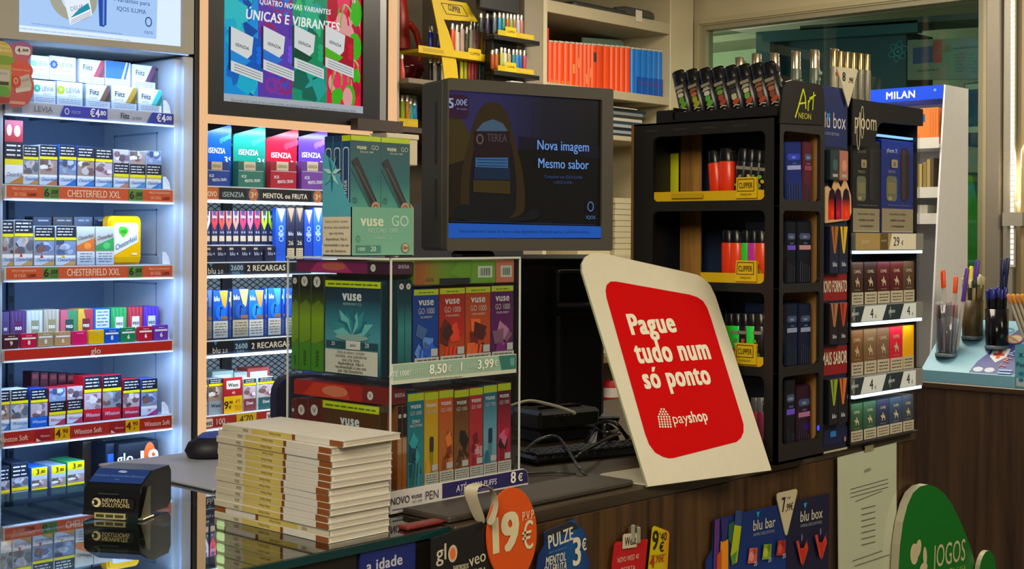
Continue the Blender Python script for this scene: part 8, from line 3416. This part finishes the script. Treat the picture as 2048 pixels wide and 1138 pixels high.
def camel(m, w, h, c):
    """small animal outline over a line of print"""
    m.text('CAMEL', w * 0.5, h * 0.74, h * 0.07, c, 'C', 0, fit=w * 0.72)
    y0 = h * 0.42
    m.poly([(w * 0.30, y0 + h * 0.13), (w * 0.36, y0 + h * 0.17), (w * 0.42, y0 + h * 0.12), (w * 0.48, y0 + h * 0.24), (w * 0.58, y0 + h * 0.14), (w * 0.66, y0 + h * 0.12), (w * 0.68, y0), (w * 0.63, y0), (w * 0.60, y0 + h * 0.07), (w * 0.48, y0 + h * 0.07), (w * 0.46, y0), (w * 0.41, y0), (w * 0.40, y0 + h * 0.09)], c)
    m.lines(w * 0.25, h * 0.33, w * 0.75, h * 0.37, 1, mat('#8a8474'))


rows = [(522, 605, ['#3a2218', '#2a120e', '#4a1014', '#4a140e', '#4a3422'], ['dark brown', 'near black brown', 'dark wine', 'reddish brown', 'mid brown'], 'upper'),
        (654, 741, ['#6a4420', '#6c5032', '#6a4a34', '#b8142a', '#d89a00'], ['golden brown', 'khaki brown', 'cocoa brown', 'bright red', 'plain yellow'], 'middle'),
        (797, 880, ['#2a4a2c', '#2c4a34', '#262a40', '#2c3a4a', '#343a44'], ['dark green', 'bottle green', 'indigo', 'slate blue', 'charcoal blue'], 'bottom')]
yk = YV + 0.008
for k, (va, vb, cols, nms, rn_) in enumerate(rows):
    zb = (f(1768, lev[k + 1][0])[1] if k < 2 else CT_Z + 0.004) + 0.0008
    for i, (ua, ub) in enumerate(((1703, 1727), (1729, 1754), (1755, 1780), (1781, 1806), (1807, 1829))):
        xa, xb = hy(ua, 500, yk)[0], hy(ub, 500, yk)[0]
        z1 = hy(1768, va + 1, yk)[1]

        def des(m, w, h, c=cols[i], plain=(cols[i] == '#d89a00')):
            if not plain:
                camel(m, w, h, '#a89674')
            m.rect(0.0006, 0.0006, w - 0.0006, h * 0.29, '#b0a58a')
            m.lines(w * 0.12, h * 0.04, w * 0.9, h * 0.26, 3, mat('#4a463a'))
        carton('heated_stick_pack', '%s pack with cream foot on the %s shelf of the lit cabinet' % (nms[i], rn_), 'cigarette pack', 'packs on the lit shelves of the black topped cabinet', ((xa + xb) / 2, yk, zb), xb - xa - 0.0004, z1 - zb, 0.05, mat(cols[i], 0.35), des)
for k, zz in enumerate((f(1768, 516)[1], f(1768, 650)[1], f(1768, 792)[1])):
    lamp('lit_shelf_strip', ((x0 + x1b) / 2, YV - 0.006, zz - 0.004), 0.28, 0.10, (0.75, 0.88, 1.0), ((x0 + x1b) / 2, YV + 0.03, zz - 0.1), 0.008)
# ------------------------------------------------------------------ white stationery stand on the side counter
MXp = 4.40
f = lambda u, v: hx(u, v, MXp)
ya, zt = f(1738, 182)
yb, _ = f(1891, 168)
zt = (zt + f(1891, 168)[1]) / 2
ms = root('stationery_stand', 'tall white stationery stand with a bright blue header on the side counter', 'display stand', (MXp, (ya + yb) / 2, CT_Z))
MT = Matrix.Translation((-MXp, -(ya + yb) / 2, -CT_Z))
WP = mat('#e6e8ec', 0.3)


def pm(name, fn):
    return part(name, fn, ms, MT)


pm('back_panel', lambda b: b.box(MXp + 0.17, MXp + 0.18, yb + 0.006, ya, CT_Z, zt, mat('#b5b5b4', 0.4)))


def sidep(b):
    for y in (yb, ya - 0.006):
        b.face((MXp, y, 0), AX, AZ)
        b.lift = 0
        b.prism([(-0.12, CT_Z), (0.18, CT_Z), (0.18, zt), (0.0, zt), (-0.05, zt - 0.35)], WP, -0.006)


pm('side_panel', lambda b: (b.face((MXp, yb, 0), AX, AZ), setattr(b, 'lift', 0), b.prism([(-0.10, CT_Z), (0.175, CT_Z), (0.175, zt), (0.0, zt), (-0.04, zt - 0.35)], WP, 0.006)))
pm('side_panel', lambda b: (b.face((MXp, ya - 0.006, 0), AX, AZ), setattr(b, 'lift', 0), b.prism([(-0.10, CT_Z), (0.175, CT_Z), (0.175, zt), (0.0, zt), (-0.04, zt - 0.35)], WP, 0.006)))


def mh_(b):
    z0 = f(1848, 200)[1]
    b.box(MXp - 0.006, MXp + 0.17, yb + 0.0065, ya - 0.0065, z0, zt, mat('#1648e0', 0.35))
    b.face((MXp - 0.006, ya - 0.006, 0), -AY, AZ)
    a = f(1803, 200)
    ca = ya - 0.006 - a[0]
    b.text('MILAN', ca, z0 + (zt - z0) * 0.22, (zt - z0) * 0.52, '#d8e4ff', 'C', 2, fit=0.23)
    b.ell(ca + 0.125, z0 + (zt - z0) * 0.66, 0.005, 0.005, '#5aa0ff', 10)


pm('header', mh_)
for va in (290, 388, 440):
    zs = f(1850, va)[1]

    def shm(b, zs=zs):
        b.box(MXp - 0.03, MXp + 0.168, yb + 0.0065, ya - 0.0065, zs - 0.012, zs, WP)
        b.box(MXp - 0.034, MXp - 0.03, yb + 0.0065, ya - 0.0065, zs - 0.014, zs + 0.022, mat('#d2d2cc', 0.25))
    pm('shelf', shm)
zs = f(1850, 290)[1]
y1_, _ = f(1838, 250)
y0_, z1_ = f(1882, 216)


def cal(m, w, h):
    m.rect(w * 0.02, h * 0.62, w * 0.4, h * 0.84, '#14549a')
    for q in range(3):
        m.rect(w * (0.62 + 0.12 * q), 0.002, w * (0.66 + 0.12 * q), h - 0.002, '#c86a34')
        m.lift -= 0.0001
    m.up_()


carton('orange_box', 'orange box on the upper shelf of the white stationery stand', 'box', None, (MXp - 0.020, (y0_ + y1_) / 2, zs + 0.0005), y1_ - y0_, z1_ - zs, 0.10, '#d87a34', cal, -PI / 2)
zs = f(1850, 388)[1]
for i, (u, c, hgt, l) in enumerate(((1846, '#b8a060', 0.10, 'first'), (1855, '#8a7a4a', 0.105, 'second'), (1863, '#a89458', 0.115, 'third'), (1869, '#5a5038', 0.12, 'fourth'))):
    y, _ = f(u, 350)
    carton('notebook', '%s tan notebook from the left on the middle shelf of the white stand' % l, 'notebook', 'notebooks on the white stand', (MXp - 0.022, y, zs + 0.0005), 0.013, hgt, 0.09, c, None, -PI / 2)
zs = f(1850, 440)[1]
for i, u in enumerate((1846, 1856)):
    y, _ = f(u, 420)
    carton('white_pad', ('left', 'right')[i] + ' white pad on the lower shelf of the white stand', 'pad', 'pads on the white stand', (MXp - 0.022, y, zs + 0.0005), 0.018, 0.05, 0.09, '#bcb8ac', None, -PI / 2)

# ------------------------------------------------------------------ pale blue pen tray with tubs
XT = 4.135
ty0, ty1 = 1.752, 2.055
t = root('pen_display_tray', 'pale blue sloping pen display on the corner of the side counter', 'pen display', (XT, (ty0 + ty1) / 2, CT_Z))
PB = mat('#7cb2cc', 0.35)
hgt_b = 0.19
m = MB()
m.T = Matrix.Translation((0, -(ty0 + ty1) / 2, 0))
m.face((0, ty0, 0), AX, AZ)
m.lift = 0
m.prism([(0, 0), (0.22, 0), (0.22, hgt_b), (0.20, hgt_b), (0, 0.035)], PB, ty1 - ty0)
m.build('tray', t)
m = MB()
m.T = Matrix.Translation((0, -(ty0 + ty1) / 2, 0))
slope = Vector((0.20, 0, hgt_b - 0.035)).normalized()
SL = math.hypot(0.20, hgt_b - 0.035)
W = ty1 - ty0
m.face((0, ty1, 0.035), -AY, slope)
m.lift = 0.0006
m.poly([(W * 0.52, 0.004), (W * 0.99, 0.004), (W * 0.99, SL * 0.98), (W * 0.86, SL * 0.98), (W * 0.55, SL * 0.22)], mat('#20308c', 0.4))
for (a, b_) in ((0.60, 0.08), (0.72, 0.08)):
    m.ell(W * a, SL * b_, 0.016, 0.011, '#b8c8dc', 16)
a, b_ = W * 0.74, SL * 0.36
m.poly([(a - 0.028, b_ + 0.030), (a, b_ + 0.036), (a + 0.028, b_ + 0.030), (a + 0.026, b_ - 0.010), (a, b_ - 0.036), (a - 0.026, b_ - 0.010)], '#d0d4dc')
m.rect(a - 0.017, b_ - 0.005, a + 0.017, b_ + 0.007, '#c8402c')
m.rect(a - 0.006, b_ - 0.018, a + 0.006, b_ + 0.020, '#c8402c')
a, b_ = W * 0.82, SL * 0.66
m.ell(a, b_, 0.026, 0.022, '#c8704a', 18)
m.ell(a, b_, 0.022, 0.018, '#d8ccb0', 18)
m.line([(a - 0.018, b_ + 0.010), (a + 0.016, b_ - 0.012)], 0.006, '#c87a5a')
m.ring(W * 0.70, SL * 0.82, 0.022, 0.012, 0.003, '#3a8aa8', 16)
m.text('T', W * 0.86, SL * 0.12, 0.020, '#c8705a', 'L', 2, rot=1.25)
m.text('M', W * 0.872, SL * 0.22, 0.020, '#c8705a', 'L', 2, rot=1.25)
m.text('Protect', W * 0.893, SL * 0.34, 0.020, '#8fa0d8', 'L', 2, rot=1.25)
for q in range(2):
    m.rect(W * 0.82, SL * (0.02 + 0.05 * q), W * 0.96, SL * (0.05 + 0.05 * q), '#7ca8d8')
m.build('printed_panel', t)
TUB = clear('e4e4e8', 1.4, 0.08)


def tub(name, label, u, v, x, r, h, m_, grp=None):
    y, z = hx(u, v, x)
    zb = CT_Z + 0.035 + max(0, (x - r * 0.2 - XT)) * (hgt_b - 0.035) / 0.20 + 0.006
    t_ = root(name, label, 'tub', (x, y, zb), 0, grp)
    m = MB()
    m.lathe([(r * 0.92, 0), (r, 0.004), (r * 1.05, h), (r * 0.97, h), (r * 0.92, 0.006)], m_, n=20)
    m.build('cup', t_)
    m = MB()
    m.lathe([(r * 1.08, -0.005), (r * 1.1, 0.004), (r * 1.0, 0.006)], mat('#5a6a74', 0.4), n=20)
    m.build('socket', t_)
    return t_, Vector((x, y, zb))


def pen(base, top, r, col, capc, label, grp, cap_at=0.72):
    d = Vector(top) - Vector(base)
    L = d.length
    q = d.to_track_quat('Z', 'Y').to_euler()
    t_ = root('pen', label, 'pen', base, 0, grp)
    t_.rotation_euler = q
    m = MB()
    m.lathe([(r * 0.4, 0), (r, 0.012), (r, L * cap_at)], mat(col, 0.3), n=8)
    m.build('barrel', t_)
    m = MB()
    m.lathe([(r * 1.15, L * cap_at), (r * 1.15, L * 0.98), (r * 0.7, L)], mat(capc, 0.3), n=8)
    m.box(r * 0.9, r * 1.5, -r * 0.3, r * 0.3, L * cap_at, L * 0.97, mat(capc, 0.3))
    m.build('cap', t_)


rp = random.Random(9)
# front clear tub with clear tubes and a few pens
t1, p1 = tub('pen_tub', 'clear tub of thin clear pens at the front left of the blue tray', 1893, 700, XT + 0.06, 0.033, 0.16, TUB)
for i in range(12):
    a = rp.uniform(0, 6.28)
    rr_ = 0.022 * math.sqrt(rp.random())
    b0 = p1 + Vector((rr_ * math.cos(a), rr_ * math.sin(a), 0.008))
    pen(b0, b0 + Vector((0.01 * math.cos(a), 0.010 * math.sin(a), rp.uniform(0.15, 0.163))), 0.0045, '#d4d4d8', rp.choice(('#b4aeb4', '#b08a8a', '#9c9ca4')), 'thin greyish clear pen bunched in the front clear tub', 'thin clear pens in the front tub')
for u, v, c, l in ((1886, 540, '#e84a18', 'orange capped thin pen standing tallest in the front tub'), (1912, 553, '#e8581a', 'thick orange capped pen in the front tub'), (1935, 536, '#5a3a9a', 'violet pen standing right of the orange one')):
    yy_, zz_ = hx(u, v, XT + 0.075)
    pen(p1 + Vector((0.012, (yy_ - p1.y) * 0.45, 0.012)), (XT + 0.075, yy_, zz_), 0.0065, '#c8c4c0', c, l, None, 0.78 if c[1] == 'e' else 0.6)
# second tub with black-and-gold pens
t2, p2_ = tub('pen_tub', 'dark tub of pens with pale ends behind the clear tub', 1945, 610, XT + 0.13, 0.032, 0.12, mat('#5a4a2c', 0.4))
for i in range(14):
    a = i * 2.4
    rr_ = 0.016 * math.sqrt((i + 0.5) / 14)
    b0 = p2_ + Vector((rr_ * math.cos(a), rr_ * math.sin(a), 0.008))
    pen(b0, b0 + Vector((0.016 * math.cos(a), 0.020 * math.sin(a), rp.uniform(0.175, 0.195))), 0.0055, rp.choice(('#8a7a50', '#3a3a40', '#b8a878')), rp.choice(('#c8c098', '#2a3a30', '#d8d0a0')), 'pen with a pale end fanning out of the dark tub', 'pale ended pens in the second tub', 0.86)
for u, v, c, l in ((1955, 520, '#4a2c9a', 'purple pen among the pale ended pens'), (1943, 532, '#d8c838', 'yellow ended pen among the pale ended pens')):
    yy_, zz_ = hx(u, v, XT + 0.12)
    pen(p2_ + Vector((-0.01, 0, 0.012)), (XT + 0.12, yy_, zz_), 0.007, c, c, l, None, 0.6)
# black tub of navy pens
t3, p3 = tub('pen_tub', 'glossy black tub of navy capped pens on the blue tray', 1994, 640, XT + 0.10, 0.034, 0.12, mat('#0c0d12', 0.15))
for i in range(18):
    a = i * 2.4
    rr_ = 0.021 * math.sqrt((i + 0.5) / 18)
    b0 = p3 + Vector((rr_ * math.cos(a), rr_ * math.sin(a), 0.008))
    pen(b0, b0 + Vector((0.009 * math.cos(a) * (i / 18) ** 0.5, 0.011 * math.sin(a) * (i / 18) ** 0.5, rp.uniform(0.17, 0.182))), 0.0062, '#12131c', '#20287a', 'navy capped black pen crowded in the glossy black tub', 'navy capped pens in the black tub', 0.82)
for i, (u, v) in enumerate(((2006, 518), (2016, 515))):
    yy_, zz_ = hx(u, v, XT + 0.10)
    pen(p3 + Vector((0, -0.006 - 0.006 * i, 0.012)), (XT + 0.10, yy_, zz_), 0.006, '#1c2450', '#1c2450', ('left', 'right')[i] + ' of two taller navy pens rising from the black tub', None, 0.8)
# second tray, cut by the frame
t = root('pen_display_box', 'pale display box of orange ended pens cut by the right picture edge', 'pen display', (4.14, 1.70, CT_Z))
m = MB()
yl = hx(2030, 700, 4.14)[0]
m.face((0, yl - 1.70, 0), -AY, AZ)
m.lift = 0
m.prism([(0, 0), (0.10, 0), (0.10, 0.15), (0.0, 0.13)], mat('#5aa4b8', 0.4), 0.10)
m.lift = 0.0005
m.rect(0.004, 0.006, 0.096, 0.03, '#b8c4c8')
m.text('x 10', 0.012, 0.095, 0.018, '#1a5a78', 'L', 2)
m.text('Pen', 0.004, 0.065, 0.014, '#1a4a68', 'L', 1)
for q in range(2):
    m.ell(0.02, 0.045 - 0.02 * q, 0.008, 0.006, '#2a7a98', 10)
m.build('box', t)
for i in range(10):
    u, v = 2016 + (i % 5) * 9, 588 + (i // 5) * 8
    yy_, zz_ = hx(u, v, 4.15)
    b0 = Vector((4.170 + 0.016 * (i // 5), yl - 0.014 - 0.0135 * (i % 5), CT_Z + 0.152))
    pen(b0, (4.150 + 0.016 * (i // 5), yy_, zz_), 0.0055, '#c8bfae', ('#d88a5a', '#d8a028')[i % 2], 'orange ended white pen leaning left out of the display box', 'orange ended pens in the display box', 0.80)

# ------------------------------------------------------------------ signs on the counter front
YF = 1.529
FR = lambda u, v, y=YF: hy(u, v, y)


def card(name, label, cat, out, col, art, y=YF, th=0.002, group=None, edge=None, rz=0.0):
    ps = [FR(u, v, y) for u, v in out]
    cx = sum(p[0] for p in ps) / len(ps)
    cz_ = min(p[1] for p in ps)
    g = lambda u, v: (FR(u, v, y)[0] - cx, FR(u, v, y)[1] - cz_)
    m = MB()
    m.face((0, 0, 0), AX, AZ)
    m.lift = 0
    pts = [(p[0] - cx, p[1] - cz_) for p in ps]
    ar = sum(a[0] * b_[1] - b_[0] * a[1] for a, b_ in zip(pts, pts[1:] + pts[:1]))
    if ar < 0:
        pts.reverse()
    m.prism(pts, col, th, edge)
    m.lift = 0.0005
    art(m, g)
    return tag(m.build(name, None, (cx, y, cz_)), label, cat, group)


def T(m, g, s_, ul, vl, ur, vr, vt, col, w=2, it=0.0):
    a, b_ = g(ul, vl), g(ur, vr)
    h = g(ul, vt)[1] - a[1]
    m.text(s_, a[0], a[1], h, col, 'L', w, rot=math.atan2(b_[1] - a[1], b_[0] - a[0]), fit=math.hypot(b_[0] - a[0], b_[1] - a[1]), it=it)


def a_glo(m, g):
    T(m, g, 'gl', 872, 1123, 896, 1117, 1091, '#c8c0a8', 1)
    a = g(905, 1107)
    m.ring(a[0], a[1], 0.010, 0.0135, 0.0045, '#c8b49a', 20)
    m.ell(a[0], a[1], 0.006, 0.0095, '#e06a2c', 14)
    T(m, g, 'veo', 938, 1134, 972, 1120, 1110, '#c8c0a8', 1)
    T(m, g, 'SABOROSOS', 905, 1142, 936, 1136, 1132, '#c8c0a8', 2)
    T(m, g, 'PURA', 945, 1148, 975, 1142, 1138, '#c8c0a8', 1)


card('black_counter_sign', 'black counter sign with an orange and white logo under the glass corner', 'sign', [(862, 1078), (1000, 1031), (1000, 1220), (862, 1270)], '#121012', a_glo)
cen = FR(1024, 1067)


def a_19(m, g):
    for k in range(3):
        T(m, g, '1', 981 + 3.5 * k, 1108 - k, 997 + 3.5 * k, 1103 - k, 1040 - k, '#dccfa8', 3)
    T(m, g, '9', 1002, 1104, 1041, 1094, 1030, '#dccfa8', 3)
    T(m, g, '€', 1043, 1101, 1068, 1094, 1048, '#dccfa8', 1)
    T(m, g, 'P.V.P.', 1043, 1042, 1069, 1036, 1024, '#dccfa8', 1)


card('price_disc', 'large orange price disc reading 19€ hanging on the counter front', 'price disc', [(1024 + 49.5 * math.cos(k * PI / 18) + 2 * math.sin(k * PI / 18), 1069 - 94 * math.sin(k * PI / 18)) for k in range(36)], mat('#d6500a', 0.45), a_19, YF - 0.004, 0.003)


def a_pulze(m, g):
    P = lambda *q: [g(*p) for p in q]
    m.poly(P((1090, 1082), (1158, 1056), (1150, 1046), (1140, 1042), (1094, 1062))[::-1], '#20242c')
    T(m, g, 'PULZE', 1096, 1098, 1147, 1078, 1072, '#d0ccbc')
    T(m, g, 'HEAT TECHNOLOGY', 1097, 1108, 1146, 1092, 1104, '#5a8ab0', 1)
    T(m, g, 'MENTOL', 1090, 1132, 1131, 1120, 1115, '#d0ccbc', 2, 0.1)
    T(m, g, 'OU FRUTA', 1086, 1150, 1132, 1138, 1134, '#d0ccbc', 2, 0.1)
    T(m, g, '3', 1143, 1132, 1164, 1126, 1078, '#d8d4c0')
    T(m, g, '€', 1163, 1102, 1173, 1098, 1080, '#d8d4c0')


card('blue_price_card', 'blue die-cut price card reading 3€ fixed to the wooden counter', 'price card', [(1089, 1064), (1150, 1038), (1155, 1050), (1168, 1060), (1174, 1078), (1172, 1105), (1180, 1120), (1180, 1250), (1074, 1280), (1072, 1150), (1078, 1110), (1090, 1090)], grad([(0, '#10306a'), (0.6, '#12508a'), (1, '#182a60')], 'X', -0.06, 0.07, 0.35), a_pulze, YF - 0.002)


def a_west(m, g):
    T(m, g, 'NOVO WEST 40', 1234, 1126, 1277, 1117, 1116, '#d8a090')
    T(m, g, 'OFERTA', 1240, 1146, 1270, 1140, 1136, '#d8a090')


card('red_price_card', 'red card with rounded corner clipped to the wooden counter', 'price card', [(1230, 1090), (1234, 1084), (1296, 1078), (1290, 1138), (1290, 1240), (1220, 1260), (1225, 1130)], '#b80c14', a_west, YF - 0.002)
card('name_tag', 'small white tag with black lettering above the red card', 'tag', [(1247, 1072), (1250, 1068), (1274, 1066), (1276, 1069), (1273, 1094), (1246, 1098)], '#c4bca0', lambda m, g: T(m, g, 'West', 1249, 1092, 1272, 1088, 1075, '#241e18', 1), YF - 0.0048, 0.0015)


def a_9(m, g):
    T(m, g, '9', 1303, 1100, 1317, 1098, 1063, '#241c08')
    T(m, g, "'40", 1318, 1082, 1333, 1080, 1066, '#241c08', 1)
    T(m, g, '€', 1318, 1104, 1328, 1102, 1086, '#241c08')
    m.line([g(1300, 1112), g(1332, 1108)], 0.001, '#7a6a10')
    T(m, g, '4', 1298, 1136, 1309, 1134, 1112, '#a83210')
    T(m, g, '70€', 1310, 1126, 1328, 1122, 1113, '#a83210', 1)


card('yellow_price_card', 'narrow yellow and orange price card beside the red one', 'price card', [(1306, 1056), (1310, 1052), (1336, 1062), (1339, 1068), (1328, 1250), (1286, 1250)], grad([(0, '#c8b400'), (0.35, '#c8b000'), (1, '#c86a08')], 'X', -0.02, 0.045, 0.4), a_9, YF - 0.002)
m = MB()
a, b_ = FR(1259, 1050), FR(1281, 1072)
m.box(a[0], a[0] + 0.012, -0.012, 0, b_[1] - 0.01, a[1], ACR) if False else None
m.cbox(-0.010, -0.002, -0.010, -0.003, -0.028, 0.004, mat('#8f8c7c', 0.15), 0.002)
m.cbox(0.006, 0.014, -0.010, -0.003, -0.032, -0.002, mat('#8f8c7c', 0.15), 0.002)
m.cbox(-0.012, 0.016, -0.003, -0.0002, -0.030, 0.000, mat('#5a4a34', 0.2), 0.001)
tag(m.build('clear_clip', None, (FR(1266, 1052)[0], YF + 0.002, FR(1266, 1052)[1])), 'clear plastic clip on the wood above the red card', 'clip')


def a_blu(m, g):
    P = lambda *q: [g(*p) for p in q]

    def Q(pts, c):
        ps = P(*pts)
        ar = sum(a[0] * b[1] - b[0] * a[1] for a, b in zip(ps, ps[1:] + ps[:1]))
        m.poly(ps if ar > 0 else ps[::-1], c)
    Q([(1572, 1006), (1659, 986), (1655, 1260), (1572, 1280)], '#141336')
    for (o, s_) in ((0, 'bar'), (94, 'box')):
        dv = -o * 0.19
        T(m, g, 'blu ' + s_, 1505 + o, 1062 + dv, 1550 + o, 1053 + dv, 1041 + dv, '#c4bfa8', 1)
        Q([(1512 + o, 1024 + dv), (1519 + o, 1023 + dv), (1515 + o, 1036 + dv)], '#2a90c8')
        T(m, g, 'VAPING DESCARTÁVEL', 1505 + o, 1073 + dv, 1549 + o, 1064 + dv, 1067 + dv, '#8a8a9a', 1)
    for pts, c in (([(1440, 1082), (1455, 1078), (1455, 1180), (1436, 1180)], '#e08a10'), ([(1428, 1040), (1438, 1037), (1434, 1130), (1424, 1180)], '#5a2a70'), ([(1440, 1036), (1456, 1033), (1452, 1080), (1442, 1084)], '#2a2466'),
                   ([(1467, 1049), (1481, 1052), (1472, 1124), (1462, 1130), (1459, 1110)], '#a8b410'), ([(1459, 1112), (1473, 1100), (1468, 1126), (1462, 1130)], '#4a8a2a'), ([(1469, 1020), (1482, 1022), (1480, 1052), (1467, 1049)], '#26407a'),
                   ([(1432, 1110), (1441, 1098), (1440, 1180), (1430, 1180)], '#c04a1a'), ([(1455, 1048), (1466, 1042), (1460, 1088), (1454, 1078)], '#1c5a48')):
        Q(pts, c)
    for u, c, c2 in ((1502, '#c85a4a', '#d88a7a'), (1530, '#7a9a1a', '#b0b838'), (1558, '#a82a1c', '#c84a34')):
        v = 1110 - (u - 1502) * 0.28
        a = g(u, v)
        m.poly([(a[0] - 0.017, a[1] - 0.014), (a[0] + 0.016, a[1] - 0.018), (a[0] + 0.018, a[1] + 0.012), (a[0] - 0.010, a[1] + 0.016)], c)
        m.ell(a[0] - 0.004, a[1] - 0.002, 0.009, 0.010, c2, 9)
        m.ell(a[0] + 0.008, a[1] + 0.006, 0.006, 0.007, shade(c, 0.75), 8)
        T(m, g, '20', u + 2, v + 22, u + 10, v + 20, v + 13, '#a8b0c8', 1)
    for u, v in ((1600, 1094), (1637, 1082)):
        Q([(u - 12, v - 12), (u - 7, v - 14), (u - 2, v + 14), (u + 1, v + 36), (u - 3, v + 30)], '#c8402c')
        Q([(u + 12, v - 20), (u + 9, v - 12), (u + 12, v + 2), (u + 2, v + 36), (u - 3, v + 14)], '#c83a20')
        Q([(u - 6, v + 2), (u + 8, v), (u + 2, v + 34)], '#b82a18')
        a = g(u - 1, v - 20)
        m.ell(a[0], a[1], 0.002, 0.008, '#7a8ab0', 8)


card('blue_poster', 'wide blue poster with fruit and bright vapes on the counter front', 'poster', [(1428, 1038), (1570, 1006), (1659, 986), (1655, 1240), (1410, 1290), (1412, 1120), (1424, 1100)], grad([(0, '#0c3a8a'), (1, '#0e2a6a')], 'Z', 0, 0.24, 0.35), a_blu, YF - 0.001, 0.001)


def a_7(m, g):
    T(m, g, '7', 1563, 1024, 1571, 1022, 996, '#241e18')
    T(m, g, ',99€', 1571, 1022, 1586, 1019, 1008, '#241e18', 1)
    T(m, g, 'PVP', 1574, 999, 1583, 997, 994, '#5a5040', 1)


card('price_flag', 'white triangular flag reading 7,99€ on the blue poster', 'price flag', [(1554, 990), (1557, 986), (1592, 978), (1595, 981), (1594, 988), (1575, 1068), (1573, 1071), (1571, 1069), (1554, 998)], mat('#c2b896', 0.45), a_7, YF - 0.0042, 0.002)


def a_note(m, g):
    ink = mat('#5a5442', 0.6)
    T(m, g, 'AVISO', 1728, 946, 1747, 940, 939, '#6a6450', 0)
    for k in range(4):
        v = 976 + k * 8
        m.line([g(1700 + (k == 3) * 10, v + 3), g(1776 - (k == 3) * 12, v - 18)], 0.0016, ink)
        m.lift -= 0.0001
    for k in range(7):
        v = 1018 + k * 12
        m.line([g(1722, v), g(1750, v - 7)], 0.0018, ink)
        m.lift -= 0.0001
    for k in range(2):
        m.line([g(1704 + k * 4, 1122 + k * 10), g(1764 + k * 14, 1101 + k * 8)], 0.0016, ink)
        m.lift -= 0.0001
    m.up_()


card('paper_notice', 'tall typed paper notice in a clear sleeve on the counter front', 'notice', [(1675, 915), (1793, 885), (1793, 1215), (1678, 1260)], mat('#efe6ba', 0.6, var=0.03), a_note, YF - 0.0010, 0.0008)
m = MB()
ps = [FR(u, v, YF - 0.0022) for u, v in ((1674, 912), (1795, 882), (1795, 1215), (1676, 1260))]
c0 = (sum(p[0] for p in ps) / 4, min(p[1] for p in ps))
m.face((0, 0, 0), AX, AZ)
m.lift = 0
m.prism([(p[0] - c0[0], p[1] - c0[1]) for p in reversed(ps)], ACR, 0.0006)
a = FR(1736, 897)
m.face((0, -0.0006, 0), AX, AZ)
m.rect(a[0] - c0[0] - 0.02, a[1] - c0[1] - 0.006, a[0] - c0[0] + 0.02, a[1] - c0[1] + 0.008, mat('#8a8260', 0.4))
tag(m.build('clear_sleeve', None, (c0[0], YF - 0.0022, c0[1])), 'clear sleeve with a tab holding the paper notice', 'sleeve')


def a_jogos(m, g):
    T(m, g, 'JOGOS', 1866, 1136, 1930, 1120, 1092, '#c2b890', 0)
    T(m, g, 'SANTA CASA', 1884, 1152, 1938, 1140, 1140, '#8ab048', 1)
    for (u, v, ra, rb, ro) in ((1828, 1108, 0.020, 0.025, 0.2), (1836, 1096, 0.014, 0.020, -0.3), (1849, 1112, 0.010, 0.022, 0.1), (1846, 1136, 0.020, 0.013, 0.1)):
        a = g(u, v)
        m.ell(a[0], a[1], ra, rb, '#c2b890', 18, ro)


YJ = 1.506
jo = [(1795, 1290), (1797, 1138), (1800, 1090), (1806, 1045), (1815, 1010), (1826, 986), (1840, 973), (1856, 969), (1872, 974), (1888, 986), (1905, 1010), (1922, 1045), (1938, 1085), (1954, 1138), (1985, 1290)]
card('green_lottery_sign', 'bright green egg-shaped games sign with white edge before the counter end', 'sign', jo, mat('#046a1c', 0.4, var=0.03), a_jogos, YJ, 0.020, None, mat('#a09a80', 0.5))
a = FR(1975, 1136, YJ - 0.02)
m = MB()
m.face((0, 0, 0), AX, AZ)
m.lift = 0
m.prism([(0.05 * math.cos(k * PI / 12), 0.06 * math.sin(k * PI / 12)) for k in range(24)], mat('#046a1c', 0.4), 0.012, mat('#a09a80', 0.5))
tag(m.build('green_sign_disc', None, (FR(1978, 1150, YJ - 0.02)[0], YJ - 0.016, FR(1978, 1150, YJ - 0.02)[1])), 'small green disc rising at the bottom right of the green sign', 'sign')

# looped paper band on the counter edge
m = MB()
n = 18
path = []
for pt_ in ((928, 976), (936, 968), (950, 967), (964, 972), (972, 988), (972, 1008), (964, 1028), (956, 1048)):
    path.append(FR(*pt_, YF + 0.012))
path = [FR(958, 1050, YF + 0.012), FR(942, 1012, YF + 0.012), FR(929, 982, YF + 0.012)] + path[1:]
base = path[0]
vs, fs = [], []
for i, p in enumerate(path):
    wv = 0.006 + 0.004 * math.sin(i * 0.5)
    vs += [(p[0] - base[0] + 0.004 * (1 if i < 4 else -1), -0.010 - 0.002 * i, p[1] - base[1]), (p[0] - base[0] - 0.006 * (1 if i < 4 else -1), 0.010 - 0.001 * i, p[1] - base[1] + 0.001)]
for i in range(len(path) - 1):
    fs.append((2 * i, 2 * i + 1, 2 * i + 3, 2 * i + 2))
m.raw(vs, fs, mat('#b8b096', 0.5), True)
o = m.build('paper_loop', None, (base[0], YF + 0.004, base[1]))
sm = o.modifiers.new('thickness', 'SOLIDIFY')
sm.thickness = 0.0012
ss = o.modifiers.new('round', 'SUBSURF')
ss.levels = ss.render_levels = 2
tag(o, 'white looped paper band sticking up at the counter edge by the orange disc', 'paper band')

# the lettering helper is not part of the place
bpy.data.objects.remove(_tmpo)
bpy.data.curves.remove(_tmpc)
